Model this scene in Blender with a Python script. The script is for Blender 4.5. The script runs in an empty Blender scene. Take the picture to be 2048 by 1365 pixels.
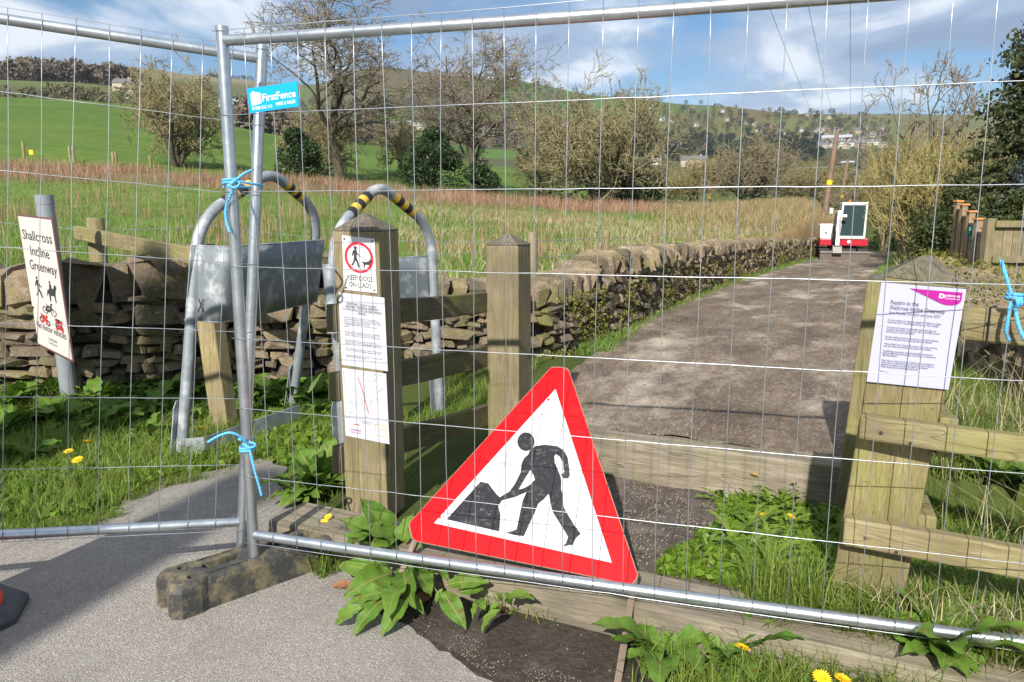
import bpy, bmesh, math, random
import numpy as np
from mathutils import Vector, Matrix
from mathutils.geometry import tessellate_polygon

rng = np.random.default_rng(7)
random.seed(7)
SC = bpy.context.scene
COL = SC.collection

# ---------------------------------------------------------------- camera, sky, sun, exposure
H = 1.45                      # eye height above the tarmac
F = 1500.0                    # focal length in pixels of the 2048 px wide photograph
TH = math.atan(254.0 / F)     # camera pitched down
cam_d = bpy.data.cameras.new('camera')
cam_d.sensor_width = 36.0
cam_d.lens = 36.0 * F / 2048.0
cam_d.clip_start = 0.05
cam_d.clip_end = 12000.0
cam = bpy.data.objects.new('camera', cam_d)
cam.location = (0, 0, H)
cam.rotation_euler = (math.pi / 2 - TH, 0, 0)
COL.objects.link(cam)
SC.camera = cam

SUN_AZ = math.radians(16.5)   # light travels away from the viewer and to the right
SUN_EL = math.radians(34.5)
world = bpy.data.worlds.new('World')
SC.world = world
world.use_nodes = True
wn, wl = world.node_tree.nodes, world.node_tree.links
wn.clear()
w_out = wn.new('ShaderNodeOutputWorld')
w_bg = wn.new('ShaderNodeBackground')
w_sky = wn.new('ShaderNodeTexSky')
w_sky.sky_type = 'NISHITA'
w_sky.sun_disc = False
w_sky.sun_elevation = SUN_EL
w_sky.sun_rotation = math.pi + SUN_AZ
w_sky.altitude = 200
w_sky.dust_density = 0.25
w_sky.ozone_density = 2.6
w_sky.air_density = 1.0
w_bg.inputs['Strength'].default_value = 0.08
w_tc = wn.new('ShaderNodeTexCoord')
w_sep = wn.new('ShaderNodeSeparateXYZ')
wl.new(w_tc.outputs['Generated'], w_sep.inputs[0])
def wmath(op, a, b=None, clamp=False):
    n = wn.new('ShaderNodeMath'); n.operation = op; n.use_clamp = clamp
    for i, v in enumerate((a, b)):
        if v is None: continue
        if isinstance(v, (int, float)): n.inputs[i].default_value = v
        else: wl.new(v, n.inputs[i])
    return n.outputs[0]
w_den = wmath('ADD', wmath('MAXIMUM', w_sep.outputs['Z'], 0.0), 0.22)
w_cmb = wn.new('ShaderNodeCombineXYZ')
wl.new(wmath('DIVIDE', w_sep.outputs['X'], w_den), w_cmb.inputs[0])
wl.new(wmath('DIVIDE', w_sep.outputs['Y'], w_den), w_cmb.inputs[1])
def wnoise(scale, detail, rough, loc, dist=0.0):
    mp = wn.new('ShaderNodeMapping'); mp.inputs['Location'].default_value = loc
    wl.new(w_cmb.outputs[0], mp.inputs[0])
    n = wn.new('ShaderNodeTexNoise'); n.inputs['Scale'].default_value = scale
    n.inputs['Detail'].default_value = detail; n.inputs['Roughness'].default_value = rough
    n.inputs['Distortion'].default_value = dist
    wl.new(mp.outputs[0], n.inputs['Vector'])
    return n.outputs['Fac']
def wramp(fac, stops):
    r = wn.new('ShaderNodeValToRGB'); r.color_ramp.interpolation = 'EASE'
    while len(r.color_ramp.elements) < len(stops): r.color_ramp.elements.new(0.5)
    for e, (p, c) in zip(r.color_ramp.elements, stops):
        e.position = p; e.color = (c[0], c[1], c[2], 1)
    wl.new(fac, r.inputs[0])
    return r.outputs[0]
w_cov = wramp(wnoise(1.15, 8.0, 0.54, (3.1, 0.4, 0.0), 0.3), [(0.39, (0, 0, 0)), (0.54, (1, 1, 1))])
w_shade = wramp(wnoise(1.5, 7.0, 0.55, (9.4, 2.2, 1.0), 0.5), [(0.37, (2.7, 3.5, 5.0)), (0.48, (4.2, 5.2, 6.9)), (0.60, (9.6, 10.0, 10.5))])
w_mix = wn.new('ShaderNodeMix'); w_mix.data_type = 'RGBA'
wl.new(wmath('MULTIPLY', w_cov, 0.85), w_mix.inputs[0])
w_hs = wn.new('ShaderNodeHueSaturation'); w_hs.inputs['Saturation'].default_value = 1.3
wl.new(w_sky.outputs[0], w_hs.inputs['Color'])
wl.new(w_hs.outputs[0], w_mix.inputs[6])
wl.new(w_shade, w_mix.inputs[7])
wl.new(w_mix.outputs[2], w_bg.inputs['Color'])
wl.new(w_bg.outputs[0], w_out.inputs[0])

sun_d = bpy.data.lights.new('sun', 'SUN')
sun_d.energy = 5.0
sun_d.angle = math.radians(0.53)
sun_d.color = (1.0, 0.955, 0.88)
sun = bpy.data.objects.new('sun', sun_d)
LDIR = Vector((math.sin(SUN_AZ) * math.cos(SUN_EL), math.cos(SUN_AZ) * math.cos(SUN_EL), -math.sin(SUN_EL)))
sun.rotation_euler = LDIR.to_track_quat('-Z', 'Y').to_euler()
sun.location = (-6, -10, 12)
COL.objects.link(sun)

SC.view_settings.view_transform = 'Standard'
SC.view_settings.look = 'None'
SC.view_settings.exposure = 0.50
SC.view_settings.gamma = 1.0
SC.view_settings.use_curve_mapping = False
SC.cycles.max_bounces = 6
SC.cycles.transparent_max_bounces = 8
SC.cycles.use_denoising = True

# ---------------------------------------------------------------- placing: a photograph pixel -> a place in the world
CT, ST = math.cos(TH), math.sin(TH)
def ray(px, py):
    u, v = (px - 1024.0) / F, (682.5 - py) / F
    return u, CT + v * ST, -ST + v * CT
def at(px, py, D):
    x, y, z = ray(px, py)
    return Vector((x / y * D, D, H + z / y * D))
def on_z(px, py, z):
    x, y, zz = ray(px, py)
    t = (z - H) / zz
    return Vector((x * t, y * t, z))
def on_plane(px, py, p0, n):
    d = Vector(ray(px, py)); o = Vector((0, 0, H))
    return o + d * ((Vector(p0) - o).dot(n) / d.dot(n))
def y_to_z(py, D):
    x, y, z = ray(1024, py)
    return H + z / y * D

# ---------------------------------------------------------------- numpy noise
def _hash(ix, iy, seed):
    n = (ix.astype(np.int64) * 374761393 + iy.astype(np.int64) * 668265263 + seed * 974634777) & 0x7fffffff
    n = ((n ^ (n >> 13)) * 1274126177) & 0x7fffffff
    return ((n ^ (n >> 16)) & 0xffff) / 65535.0
def vnoise(x, y, seed=0):
    x = np.asarray(x, float); y = np.asarray(y, float)
    ix, iy = np.floor(x), np.floor(y)
    fx, fy = x - ix, y - iy
    fx = fx * fx * (3 - 2 * fx); fy = fy * fy * (3 - 2 * fy)
    a = _hash(ix, iy, seed); b = _hash(ix + 1, iy, seed); c = _hash(ix, iy + 1, seed); d = _hash(ix + 1, iy + 1, seed)
    return (a * (1 - fx) + b * fx) * (1 - fy) + (c * (1 - fx) + d * fx) * fy
def fbm(x, y, seed=0, octs=4):
    s = 0; a = 0.5
    for o in range(octs):
        s = s + a * vnoise(np.asarray(x) * 2 ** o, np.asarray(y) * 2 ** o, seed + o * 17); a *= 0.5
    return s / (1 - 0.5 ** octs)
def sstep(a, b, x):
    t = np.clip((np.asarray(x, float) - a) / (b - a), 0, 1)
    return t * t * (3 - 2 * t)

# ---------------------------------------------------------------- mesh helpers
def mesh_np(name, V, Q=None, T=None, smooth=False):
    me = bpy.data.meshes.new(name)
    V = np.asarray(V, np.float32).reshape(-1, 3)
    loops, starts, tot = [], [], 0
    for A, k in ((Q, 4), (T, 3)):
        if A is None or len(A) == 0: continue
        A = np.asarray(A, np.int32).reshape(-1, k)
        loops.append(A.ravel()); starts.append(tot + np.arange(len(A), dtype=np.int32) * k); tot += A.size
    me.vertices.add(len(V)); me.vertices.foreach_set('co', V.ravel())
    if tot:
        L = np.concatenate(loops); S = np.concatenate(starts)
        me.loops.add(len(L)); me.loops.foreach_set('vertex_index', L)
        me.polygons.add(len(S)); me.polygons.foreach_set('loop_start', S)
        if smooth: me.polygons.foreach_set('use_smooth', np.ones(len(S), bool))
    me.update(calc_edges=True)
    me.validate()
    return me
def link(name, me, m=None, parent=None):
    o = bpy.data.objects.new(name, me)
    COL.objects.link(o)
    if m is not None and me is not None and len(me.materials) == 0: me.materials.append(m)
    if parent is not None:
        o.parent = parent
        o.matrix_parent_inverse = parent.matrix_basis.inverted() if parent.matrix_basis != Matrix() else Matrix()
    return o
def tag(o, label, cat, group=None, kind=None):
    if label: o['label'] = label
    if cat: o['category'] = cat
    if group: o['group'] = group
    if kind: o['kind'] = kind
    return o
def thing(name, label, cat, loc=(0, 0, 0), group=None):
    o = bpy.data.objects.new(name, None); COL.objects.link(o)
    o.location = loc; o.empty_display_size = 0.1
    bpy.context.view_layer.update() if False else None
    o.matrix_basis = Matrix.Translation(Vector(loc))
    return tag(o, label, cat, group)
def struct(o): o['kind'] = 'structure'; return o

class MB:
    def __init__(s): s.v = []; s.f = []
    def add(s, vs, fs):
        b = len(s.v); s.v += [tuple(v) for v in vs]; s.f += [tuple(i + b for i in f) for f in fs]; return s
    def box(s, o, ax, ay, az):        # corner + three edge vectors
        o, ax, ay, az = Vector(o), Vector(ax), Vector(ay), Vector(az)
        p = [o, o + ax, o + ax + ay, o + ay]; p += [q + az for q in p]
        fs = [(0, 3, 2, 1), (4, 5, 6, 7), (0, 1, 5, 4), (1, 2, 6, 5), (2, 3, 7, 6), (3, 0, 4, 7)]
        if ax.cross(ay).dot(az) < 0: fs = [f[::-1] for f in fs]
        return s.add(p, fs)
    def cbox(s, c, ax, ay, az):       # centre + three full edge vectors
        c = Vector(c); return s.box(c - (Vector(ax) + Vector(ay) + Vector(az)) / 2, ax, ay, az)
    def tube(s, pts, r, n=10, caps=True):
        pts = [Vector(p) for p in pts]; R = r if isinstance(r, (list, tuple)) else [r] * len(pts)
        rings = []; up = None
        for i, p in enumerate(pts):
            d = (pts[min(i + 1, len(pts) - 1)] - pts[max(i - 1, 0)])
            d = d.normalized() if d.length > 1e-9 else Vector((0, 0, 1))
            if up is None:
                up = Vector((0, 0, 1)) if abs(d.z) < 0.9 else Vector((1, 0, 0))
            a = (up - d * up.dot(d))
            a = a.normalized() if a.length > 1e-6 else d.orthogonal().normalized()
            b = d.cross(a); up = a
            rings.append([p + a * (R[i] * math.cos(t)) + b * (R[i] * math.sin(t)) for t in [2 * math.pi * k / n for k in range(n)]])
        base = len(s.v)
        for rg in rings: s.v += [tuple(q) for q in rg]
        for i in range(len(pts) - 1):
            for k in range(n):
                a, b = base + i * n + k, base + i * n + (k + 1) % n
                s.f.append((a, b, b + n, a + n))
        if caps:
            s.f.append(tuple(base + k for k in range(n))[::-1])
            s.f.append(tuple(base + (len(pts) - 1) * n + k for k in range(n)))
        return s
    def poly(s, pts, off=None):       # flat polygon, tessellated
        pts = [Vector(p) for p in pts]
        tr = tessellate_polygon([pts])
        return s.add(pts, tr)
    def slab(s, pts, d):              # polygon extruded by vector d
        pts = [Vector(p) for p in pts]; n = len(pts); d = Vector(d)
        tr = tessellate_polygon([pts])
        fs = [t[::-1] for t in tr] + [tuple(i + n for i in t) for t in tr] + [(i, (i + 1) % n, (i + 1) % n + n, i + n) for i in range(n)]
        return s.add(pts + [p + d for p in pts], fs)
    def build(s, name, m, parent=None, smooth=False, bevel=0, auto=None, segs=2, fix=True):
        me = bpy.data.meshes.new(name); me.from_pydata(s.v, [], s.f); me.update()
        if bevel or fix:
            bm = bmesh.new(); bm.from_mesh(me)
            if fix: bmesh.ops.recalc_face_normals(bm, faces=bm.faces)
            if bevel: bmesh.ops.bevel(bm, geom=[e for e in bm.edges], offset=bevel, segments=segs, affect='EDGES', profile=0.5)
            bm.to_mesh(me); bm.free()
        if smooth:
            for p in me.polygons: p.use_smooth = True
            if auto: me.set_sharp_from_angle(angle=math.radians(auto))
        return link(name, me, m, parent)

def tubes_np(P0, P1, R0, R1, n):
    P0 = np.asarray(P0, float); P1 = np.asarray(P1, float)
    d = P1 - P0; d /= np.maximum(np.linalg.norm(d, axis=1, keepdims=True), 1e-9)
    ref = np.where(np.abs(d[:, 2:3]) < 0.8, np.array([[0, 0, 1.0]]), np.array([[1.0, 0, 0]]))
    a = np.cross(d, ref); a /= np.linalg.norm(a, axis=1, keepdims=True)
    b = np.cross(d, a)
    t = np.arange(n) * 2 * math.pi / n
    c, s = np.cos(t)[None, :, None], np.sin(t)[None, :, None]
    ring = a[:, None, :] * c + b[:, None, :] * s
    V = np.concatenate([P0[:, None, :] + ring * np.asarray(R0)[:, None, None], P1[:, None, :] + ring * np.asarray(R1)[:, None, None]], axis=1)
    N = len(P0); base = (np.arange(N) * 2 * n)[:, None]; k = np.arange(n)[None, :]; k2 = (k + 1) % n
    Q = np.stack([base + k, base + k2, base + n + k2, base + n + k], axis=2)
    return V.reshape(-1, 3), Q.reshape(-1, 4)

# ---------------------------------------------------------------- materials
class NT:
    def __init__(s, name):
        s.m = bpy.data.materials.new(name); s.m.use_nodes = True
        s.n, s.l = s.m.node_tree.nodes, s.m.node_tree.links
        s.b = s.n['Principled BSDF']; s._tc = None
    def tc(s, which='Object'):
        if s._tc is None: s._tc = s.n.new('ShaderNodeTexCoord')
        return s._tc.outputs[which]
    def pos(s):
        g = s.n.new('ShaderNodeNewGeometry'); return g.outputs['Position']
    def mapping(s, vec, scale=(1, 1, 1), rot=(0, 0, 0), loc=(0, 0, 0)):
        mp = s.n.new('ShaderNodeMapping'); s.l.new(vec, mp.inputs[0])
        mp.inputs['Scale'].default_value = scale; mp.inputs['Rotation'].default_value = rot; mp.inputs['Location'].default_value = loc
        return mp.outputs[0]
    def noise(s, vec, scale, detail=4, rough=0.55, dist=0.0):
        n = s.n.new('ShaderNodeTexNoise'); s.l.new(vec, n.inputs['Vector'])
        n.inputs['Scale'].default_value = scale; n.inputs['Detail'].default_value = detail
        n.inputs['Roughness'].default_value = rough; n.inputs['Distortion'].default_value = dist
        return n.outputs['Fac']
    def voronoi(s, vec, scale, feature='F1', out='Distance'):
        n = s.n.new('ShaderNodeTexVoronoi'); n.feature = feature; s.l.new(vec, n.inputs['Vector']); n.inputs['Scale'].default_value = scale
        return n.outputs[out]
    def ramp(s, fac, stops, ease='LINEAR'):
        r = s.n.new('ShaderNodeValToRGB'); r.color_ramp.interpolation = ease
        while len(r.color_ramp.elements) < len(stops): r.color_ramp.elements.new(0.5)
        for e, (p, c) in zip(r.color_ramp.elements, stops):
            if isinstance(c, (int, float)): c = (c, c, c)
            e.position = p; e.color = (c[0], c[1], c[2], 1)
        s.l.new(fac, r.inputs[0]); return r.outputs[0]
    def mix(s, fac, a, b, mode='MIX'):
        n = s.n.new('ShaderNodeMix'); n.data_type = 'RGBA'; n.blend_type = mode
        for i, v in ((0, fac), (6, a), (7, b)):
            if isinstance(v, (int, float)): n.inputs[i].default_value = v
            elif isinstance(v, tuple): n.inputs[i].default_value = (v[0], v[1], v[2], 1)
            else: s.l.new(v, n.inputs[i])
        return n.outputs[2]
    def math(s, op, a, b=None, clamp=False):
        n = s.n.new('ShaderNodeMath'); n.operation = op; n.use_clamp = clamp
        for i, v in enumerate((a, b)):
            if v is None: continue
            if isinstance(v, (int, float)): n.inputs[i].default_value = v
            else: s.l.new(v, n.inputs[i])
        return n.outputs[0]
    def island(s):
        g = s.n.new('ShaderNodeNewGeometry'); o = s.n.new('ShaderNodeObjectInfo')
        return s.math('FRACT', s.math('ADD', g.outputs['Random Per Island'], o.outputs['Random']))
    def bump(s, h, strength=0.3, dist=0.01):
        n = s.n.new('ShaderNodeBump'); n.inputs['Strength'].default_value = strength; n.inputs['Distance'].default_value = dist
        s.l.new(h, n.inputs['Height']); s.l.new(n.outputs[0], s.b.inputs['Normal'])
    def set(s, color=None, rough=None, metal=None, spec=None, **kw):
        for k, v in (('Base Color', color), ('Roughness', rough), ('Metallic', metal), ('Specular IOR Level', spec)):
            if v is None: continue
            if isinstance(v, tuple): s.b.inputs[k].default_value = (v[0], v[1], v[2], 1)
            elif isinstance(v, (int, float)): s.b.inputs[k].default_value = v
            else: s.l.new(v, s.b.inputs[k])
        for k, v in kw.items(): s.b.inputs[k.replace('_', ' ')].default_value = v
        return s.m

M = {}
def plain(name, col, rough=0.5, metal=0.0, spec=0.5, var=0.0, scale=20.0, **kw):
    t = NT(name)
    if var:
        nz = t.noise(t.tc(), scale, 5, 0.6)
        c = t.mix(nz, tuple(x * (1 - var) for x in col), tuple(min(1, x * (1 + var)) for x in col))
        t.set(c, rough, metal, spec, **kw)
        t.bump(nz, 0.12, 0.004)
    else: t.set(tuple(col), rough, metal, spec, **kw)
    M[name] = t.m; return t.m

def galv(name, base=(0.52, 0.55, 0.57), metal=0.85, rough=(0.28, 0.5)):
    t = NT(name); p = t.pos()
    sp = t.voronoi(p, 55.0, out='Color'); n1 = t.noise(p, 9.0, 5, 0.6); n2 = t.noise(p, 60.0, 3, 0.6)
    sep = t.n.new('ShaderNodeSeparateColor'); t.l.new(sp, sep.inputs[0])
    c = t.mix(t.math('MULTIPLY', sep.outputs[0], 0.5), base, tuple(x * 0.78 for x in base))
    c = t.mix(t.ramp(n1, [(0.5, 0.0), (0.68, 0.55)]), c, (0.68, 0.70, 0.70))
    c = t.mix(t.ramp(n2, [(0.60, 0.0), (0.75, 0.5)]), c, tuple(x * 0.55 for x in base))
    r = t.n.new('ShaderNodeMapRange'); t.l.new(n1, r.inputs[0]); r.inputs[3].default_value = rough[0]; r.inputs[4].default_value = rough[1]
    t.set(c, r.outputs[0], metal); t.bump(n2, 0.08, 0.002)
    M[name] = t.m
galv('galv_tube', (0.50, 0.54, 0.57), 0.9, (0.26, 0.42))
galv('galv_wire', (0.46, 0.49, 0.52), 0.85, (0.3, 0.45))
galv('galv_dull', (0.27, 0.295, 0.315), 0.3, (0.5, 0.68))
galv('galv_plate', (0.21, 0.235, 0.25), 0.15, (0.5, 0.68))

def wood(name, light, dark, green=0.0, grain=(1, 1, 0.06), sc=38.0, bump=0.5):
    t = NT(name)
    oi = t.n.new('ShaderNodeObjectInfo'); vm = t.n.new('ShaderNodeVectorMath'); vm.operation = 'ADD'
    t.l.new(t.tc('Object'), vm.inputs[0]); t.l.new(t.math('MULTIPLY', oi.outputs['Random'], 13.0), vm.inputs[1])
    p = vm.outputs[0]
    mp = t.mapping(p, grain)
    g = t.noise(mp, sc, 6, 0.65, 0.35)
    big = t.noise(p, 3.2, 4, 0.6); fine = t.noise(mp, sc * 5, 3, 0.7)
    c = t.mix(t.ramp(g, [(0.30, 0.0), (0.62, 1.0)]), dark, light)
    c = t.mix(t.ramp(fine, [(0.35, 0.55), (0.55, 0.0)]), c, tuple(x * 0.45 for x in dark))
    c = t.mix(t.ramp(big, [(0.42, 0.0), (0.68, 0.55)]), c, tuple(x * 0.8 for x in dark))
    if green: c = t.mix(t.math('MULTIPLY', t.ramp(t.noise(p, 4.3, 5, 0.65), [(0.40, 0.0), (0.62, 1.0)]), green), c, (0.20, 0.21, 0.045))
    crack = t.ramp(t.noise(t.mapping(p, (grain[0] * 1.0, grain[1] * 1.0, grain[2] * 0.4)), sc * 0.7, 2, 0.5, 0.2), [(0.492, 0.0), (0.50, 1.0), (0.508, 0.0)])
    c = t.mix(t.math('MULTIPLY', crack, 0.4), c, tuple(x * 0.25 for x in dark))
    vk = t.n.new('ShaderNodeTexVoronoi'); vk.inputs['Scale'].default_value = 3.4; t.l.new(t.mapping(p, tuple(1.0 if gg > 0.5 else 0.45 for gg in grain)), vk.inputs['Vector'])
    c = t.mix(t.ramp(vk.outputs['Distance'], [(0.05, 0.85), (0.10, 0.0)]), c, tuple(x * 0.35 for x in dark))
    blot = t.noise(p, 1.7, 5, 0.7, 0.6)
    c = t.mix(t.ramp(blot, [(0.45, 0.0), (0.70, 0.5)]), c, (0.10, 0.085, 0.06))
    t.set(c, 0.82, 0.0, 0.25)
    hgt = t.math('SUBTRACT', t.math('ADD', g, t.math('MULTIPLY', fine, 0.5)), t.math('MULTIPLY', crack, 0.5))
    t.bump(hgt, bump, 0.006)
    M[name] = t.m
wood('wood_post', (0.33, 0.265, 0.165), (0.18, 0.14, 0.085), 0.3)
wood('wood_green', (0.37, 0.305, 0.16), (0.20, 0.155, 0.075), 0.5)
wood('wood_pale', (0.42, 0.34, 0.19), (0.27, 0.20, 0.10), 0.25)
wood('wood_top', (0.20, 0.175, 0.14), (0.085, 0.07, 0.055), 0.15, (1, 0.2, 1), 45, 0.8)
wood('wood_rail', (0.36, 0.30, 0.17), (0.20, 0.155, 0.08), 0.5, (0.06, 1, 1))
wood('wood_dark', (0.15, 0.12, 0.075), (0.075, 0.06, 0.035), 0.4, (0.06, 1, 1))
wood('wood_sleeper', (0.36, 0.305, 0.235), (0.18, 0.148, 0.11), 0.15, (0.05, 1, 1), 30, 0.6)
wood('wood_fence', (0.46, 0.33, 0.20), (0.32, 0.22, 0.13), 0.0)
wood('wood_pole', (0.30, 0.20, 0.145), (0.20, 0.13, 0.09), 0.0)

def stone(name, a, b, moss=0.3):
    t = NT(name); p = t.pos(); r = t.island()
    n1 = t.noise(p, 11.0, 6, 0.65); n2 = t.noise(p, 70.0, 5, 0.7)
    c = t.mix(r, a, b)
    c = t.mix(t.ramp(n1, [(0.35, 0.7), (0.55, 0.0)]), c, (0.085, 0.068, 0.048))
    c = t.mix(t.ramp(n2, [(0.52, 0.0), (0.75, 0.6)]), c, (0.46, 0.42, 0.36))
    c = t.mix(t.ramp(t.noise(p, 19.0, 4, 0.6), [(0.60, 0.0), (0.70, 0.7)]), c, (0.36, 0.36, 0.33))
    if moss:
        c = t.mix(t.math('MULTIPLY', t.ramp(t.noise(p, 2.3, 5, 0.7), [(0.52, 0.0), (0.66, 1.0)]), moss), c, (0.16, 0.17, 0.028))
    t.set(c, 0.88, 0.0, 0.25)
    t.bump(t.math('ADD', t.math('MULTIPLY', n1, 1.2), t.math('MULTIPLY', n2, 0.5)), 0.75, 0.02)
    M[name] = t.m
stone('gritstone', (0.27, 0.20, 0.122), (0.105, 0.082, 0.057), 0.5)
stone('gritstone_mossy', (0.29, 0.215, 0.13), (0.115, 0.09, 0.06), 0.7)

def leafy(name, cols, rough=0.55, trans=0.0, island=True, scale=0.6, spec=0.3):
    t = NT(name)
    f = t.island() if island else t.noise(t.pos(), scale, 4, 0.6)
    k = len(cols)
    c = t.ramp(f, [(i / max(1, k - 1), q) for i, q in enumerate(cols)])
    c = t.mix(0.35, c, t.ramp(t.noise(t.pos(), scale, 3, 0.6), [(0.3, cols[0]), (0.7, cols[-1])]))
    t.set(c, rough, 0.0, spec)
    if trans:
        tr = t.n.new('ShaderNodeBsdfTranslucent'); t.l.new(c, tr.inputs[0])
        mx = t.n.new('ShaderNodeMixShader'); mx.inputs[0].default_value = trans
        out = t.n['Material Output']
        t.l.new(t.b.outputs[0], mx.inputs[1]); t.l.new(tr.outputs[0], mx.inputs[2]); t.l.new(mx.outputs[0], out.inputs[0])
    M[name] = t.m
leafy('grass_near', [(0.08, 0.17, 0.015), (0.17, 0.29, 0.028), (0.25, 0.37, 0.05), (0.36, 0.38, 0.12)], 0.42, 0.5)
leafy('grass_field', [(0.09, 0.20, 0.025), (0.14, 0.27, 0.038), (0.21, 0.31, 0.06), (0.31, 0.33, 0.10)], 0.6, 0.4)
leafy('grass_straw', [(0.30, 0.235, 0.12), (0.45, 0.37, 0.21), (0.55, 0.47, 0.30)], 0.6, 0.25)
leafy('reed_red', [(0.21, 0.105, 0.068), (0.31, 0.175, 0.115), (0.42, 0.29, 0.18)], 0.8, 0.15)
leafy('reed_tan', [(0.25, 0.19, 0.095), (0.34, 0.255, 0.14), (0.28, 0.25, 0.12)], 0.8, 0.15)
leafy('moss', [(0.09, 0.10, 0.018), (0.17, 0.165, 0.028), (0.25, 0.22, 0.04)], 0.9, 0.2)
leafy('herb', [(0.08, 0.17, 0.016), (0.17, 0.29, 0.03), (0.26, 0.36, 0.05)], 0.42, 0.45)
leafy('holly', [(0.018, 0.035, 0.012), (0.035, 0.06, 0.02), (0.06, 0.085, 0.03)], 0.45, 0.1)
leafy('yew', [(0.02, 0.032, 0.010), (0.045, 0.06, 0.016), (0.085, 0.10, 0.025)], 0.6, 0.1)
leafy('conifer', [(0.03, 0.045, 0.018), (0.06, 0.075, 0.025), (0.12, 0.125, 0.04)], 0.6, 0.15)
leafy('conifer_blue', [(0.06, 0.085, 0.085), (0.10, 0.13, 0.125)], 0.6, 0.15)
leafy('twig_olive', [(0.15, 0.125, 0.065), (0.25, 0.21, 0.11), (0.33, 0.285, 0.155)], 0.85, 0)
leafy('twig_grey', [(0.14, 0.115, 0.085), (0.22, 0.185, 0.14), (0.30, 0.25, 0.19)], 0.85, 0)
leafy('twig_brown', [(0.15, 0.12, 0.075), (0.255, 0.205, 0.13), (0.34, 0.28, 0.175)], 0.85, 0)
leafy('twig_willow', [(0.20, 0.165, 0.06), (0.30, 0.25, 0.095), (0.38, 0.32, 0.14)], 0.8, 0)
leafy('bark', [(0.06, 0.05, 0.035), (0.11, 0.09, 0.06)], 0.9, 0, False, 2.0)
leafy('bud_olive', [(0.17, 0.155, 0.05), (0.26, 0.235, 0.075), (0.33, 0.29, 0.10)], 0.7, 0.2)
leafy('ivy', [(0.05, 0.085, 0.02), (0.10, 0.14, 0.03)], 0.5, 0.1)
leafy('wood_far', [(0.09, 0.072, 0.055), (0.14, 0.11, 0.085), (0.19, 0.15, 0.11)], 0.95, 0)
leafy('wood_far_green', [(0.09, 0.08, 0.04), (0.15, 0.13, 0.06), (0.11, 0.09, 0.055)], 0.95, 0)
leafy('wood_far_dark', [(0.018, 0.028, 0.018), (0.03, 0.042, 0.026)], 0.95, 0)

def dock():
    t = NT('dock_leaf'); p = t.tc('UV'); r = t.island()
    nz = t.noise(t.pos(), 22.0, 4, 0.6)
    c = t.mix(r, (0.06, 0.135, 0.012), (0.13, 0.24, 0.028))
    c = t.mix(t.ramp(nz, [(0.35, 0.0), (0.65, 0.6)]), c, (0.17, 0.28, 0.05))
    c = t.mix(t.ramp(t.noise(t.pos(), 30.0, 3, 0.5), [(0.61, 0.0), (0.68, 0.7)]), c, (0.14, 0.06, 0.03))
    t.set(c, 0.55, 0.0, 0.25)
    w = t.n.new('ShaderNodeTexWave'); w.inputs['Scale'].default_value = 9.0; w.inputs['Distortion'].default_value = 1.5
    t.l.new(t.pos(), w.inputs['Vector'])
    t.bump(t.math('ADD', nz, t.math('MULTIPLY', w.outputs['Fac'], 0.15)), 0.5, 0.008)
    tr = t.n.new('ShaderNodeBsdfTranslucent'); t.l.new(c, tr.inputs[0])
    mx = t.n.new('ShaderNodeMixShader'); mx.inputs[0].default_value = 0.28
    t.l.new(t.b.outputs[0], mx.inputs[1]); t.l.new(tr.outputs[0], mx.inputs[2]); t.l.new(mx.outputs[0], t.n['Material Output'].inputs[0])
    M['dock_leaf'] = t.m
dock()
plain('leaf_rib', (0.22, 0.20, 0.06), 0.5)
plain('leaf_dead', (0.24, 0.11, 0.05), 0.7, var=0.4, scale=30)
plain('petal', (0.92, 0.62, 0.012), 0.6)
plain('stem', (0.16, 0.20, 0.06), 0.5)

def tarmac():
    t = NT('tarmac'); p = t.pos()
    v = t.voronoi(p, 230.0, out='Color'); sep = t.n.new('ShaderNodeSeparateColor'); t.l.new(v, sep.inputs[0])
    vd = t.voronoi(p, 230.0); big = t.noise(p, 1.3, 6, 0.65, 0.5); mid = t.noise(p, 14.0, 4, 0.6)
    c = t.ramp(sep.outputs[0], [(0.0, (0.20, 0.178, 0.155)), (0.45, (0.275, 0.248, 0.22)), (0.85, (0.335, 0.305, 0.272)), (1.0, (0.46, 0.43, 0.395))])
    c = t.mix(t.ramp(big, [(0.32, 0.6), (0.55, 0.0)]), c, (0.165, 0.145, 0.122))
    c = t.mix(t.ramp(mid, [(0.5, 0.0), (0.75, 0.35)]), c, (0.34, 0.315, 0.28))
    t.set(c, 0.85, 0, 0.3)
    t.bump(t.math('SUBTRACT', t.math('MULTIPLY', mid, 0.4), vd), 0.55, 0.006)
    M['tarmac'] = t.m
tarmac()
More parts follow.
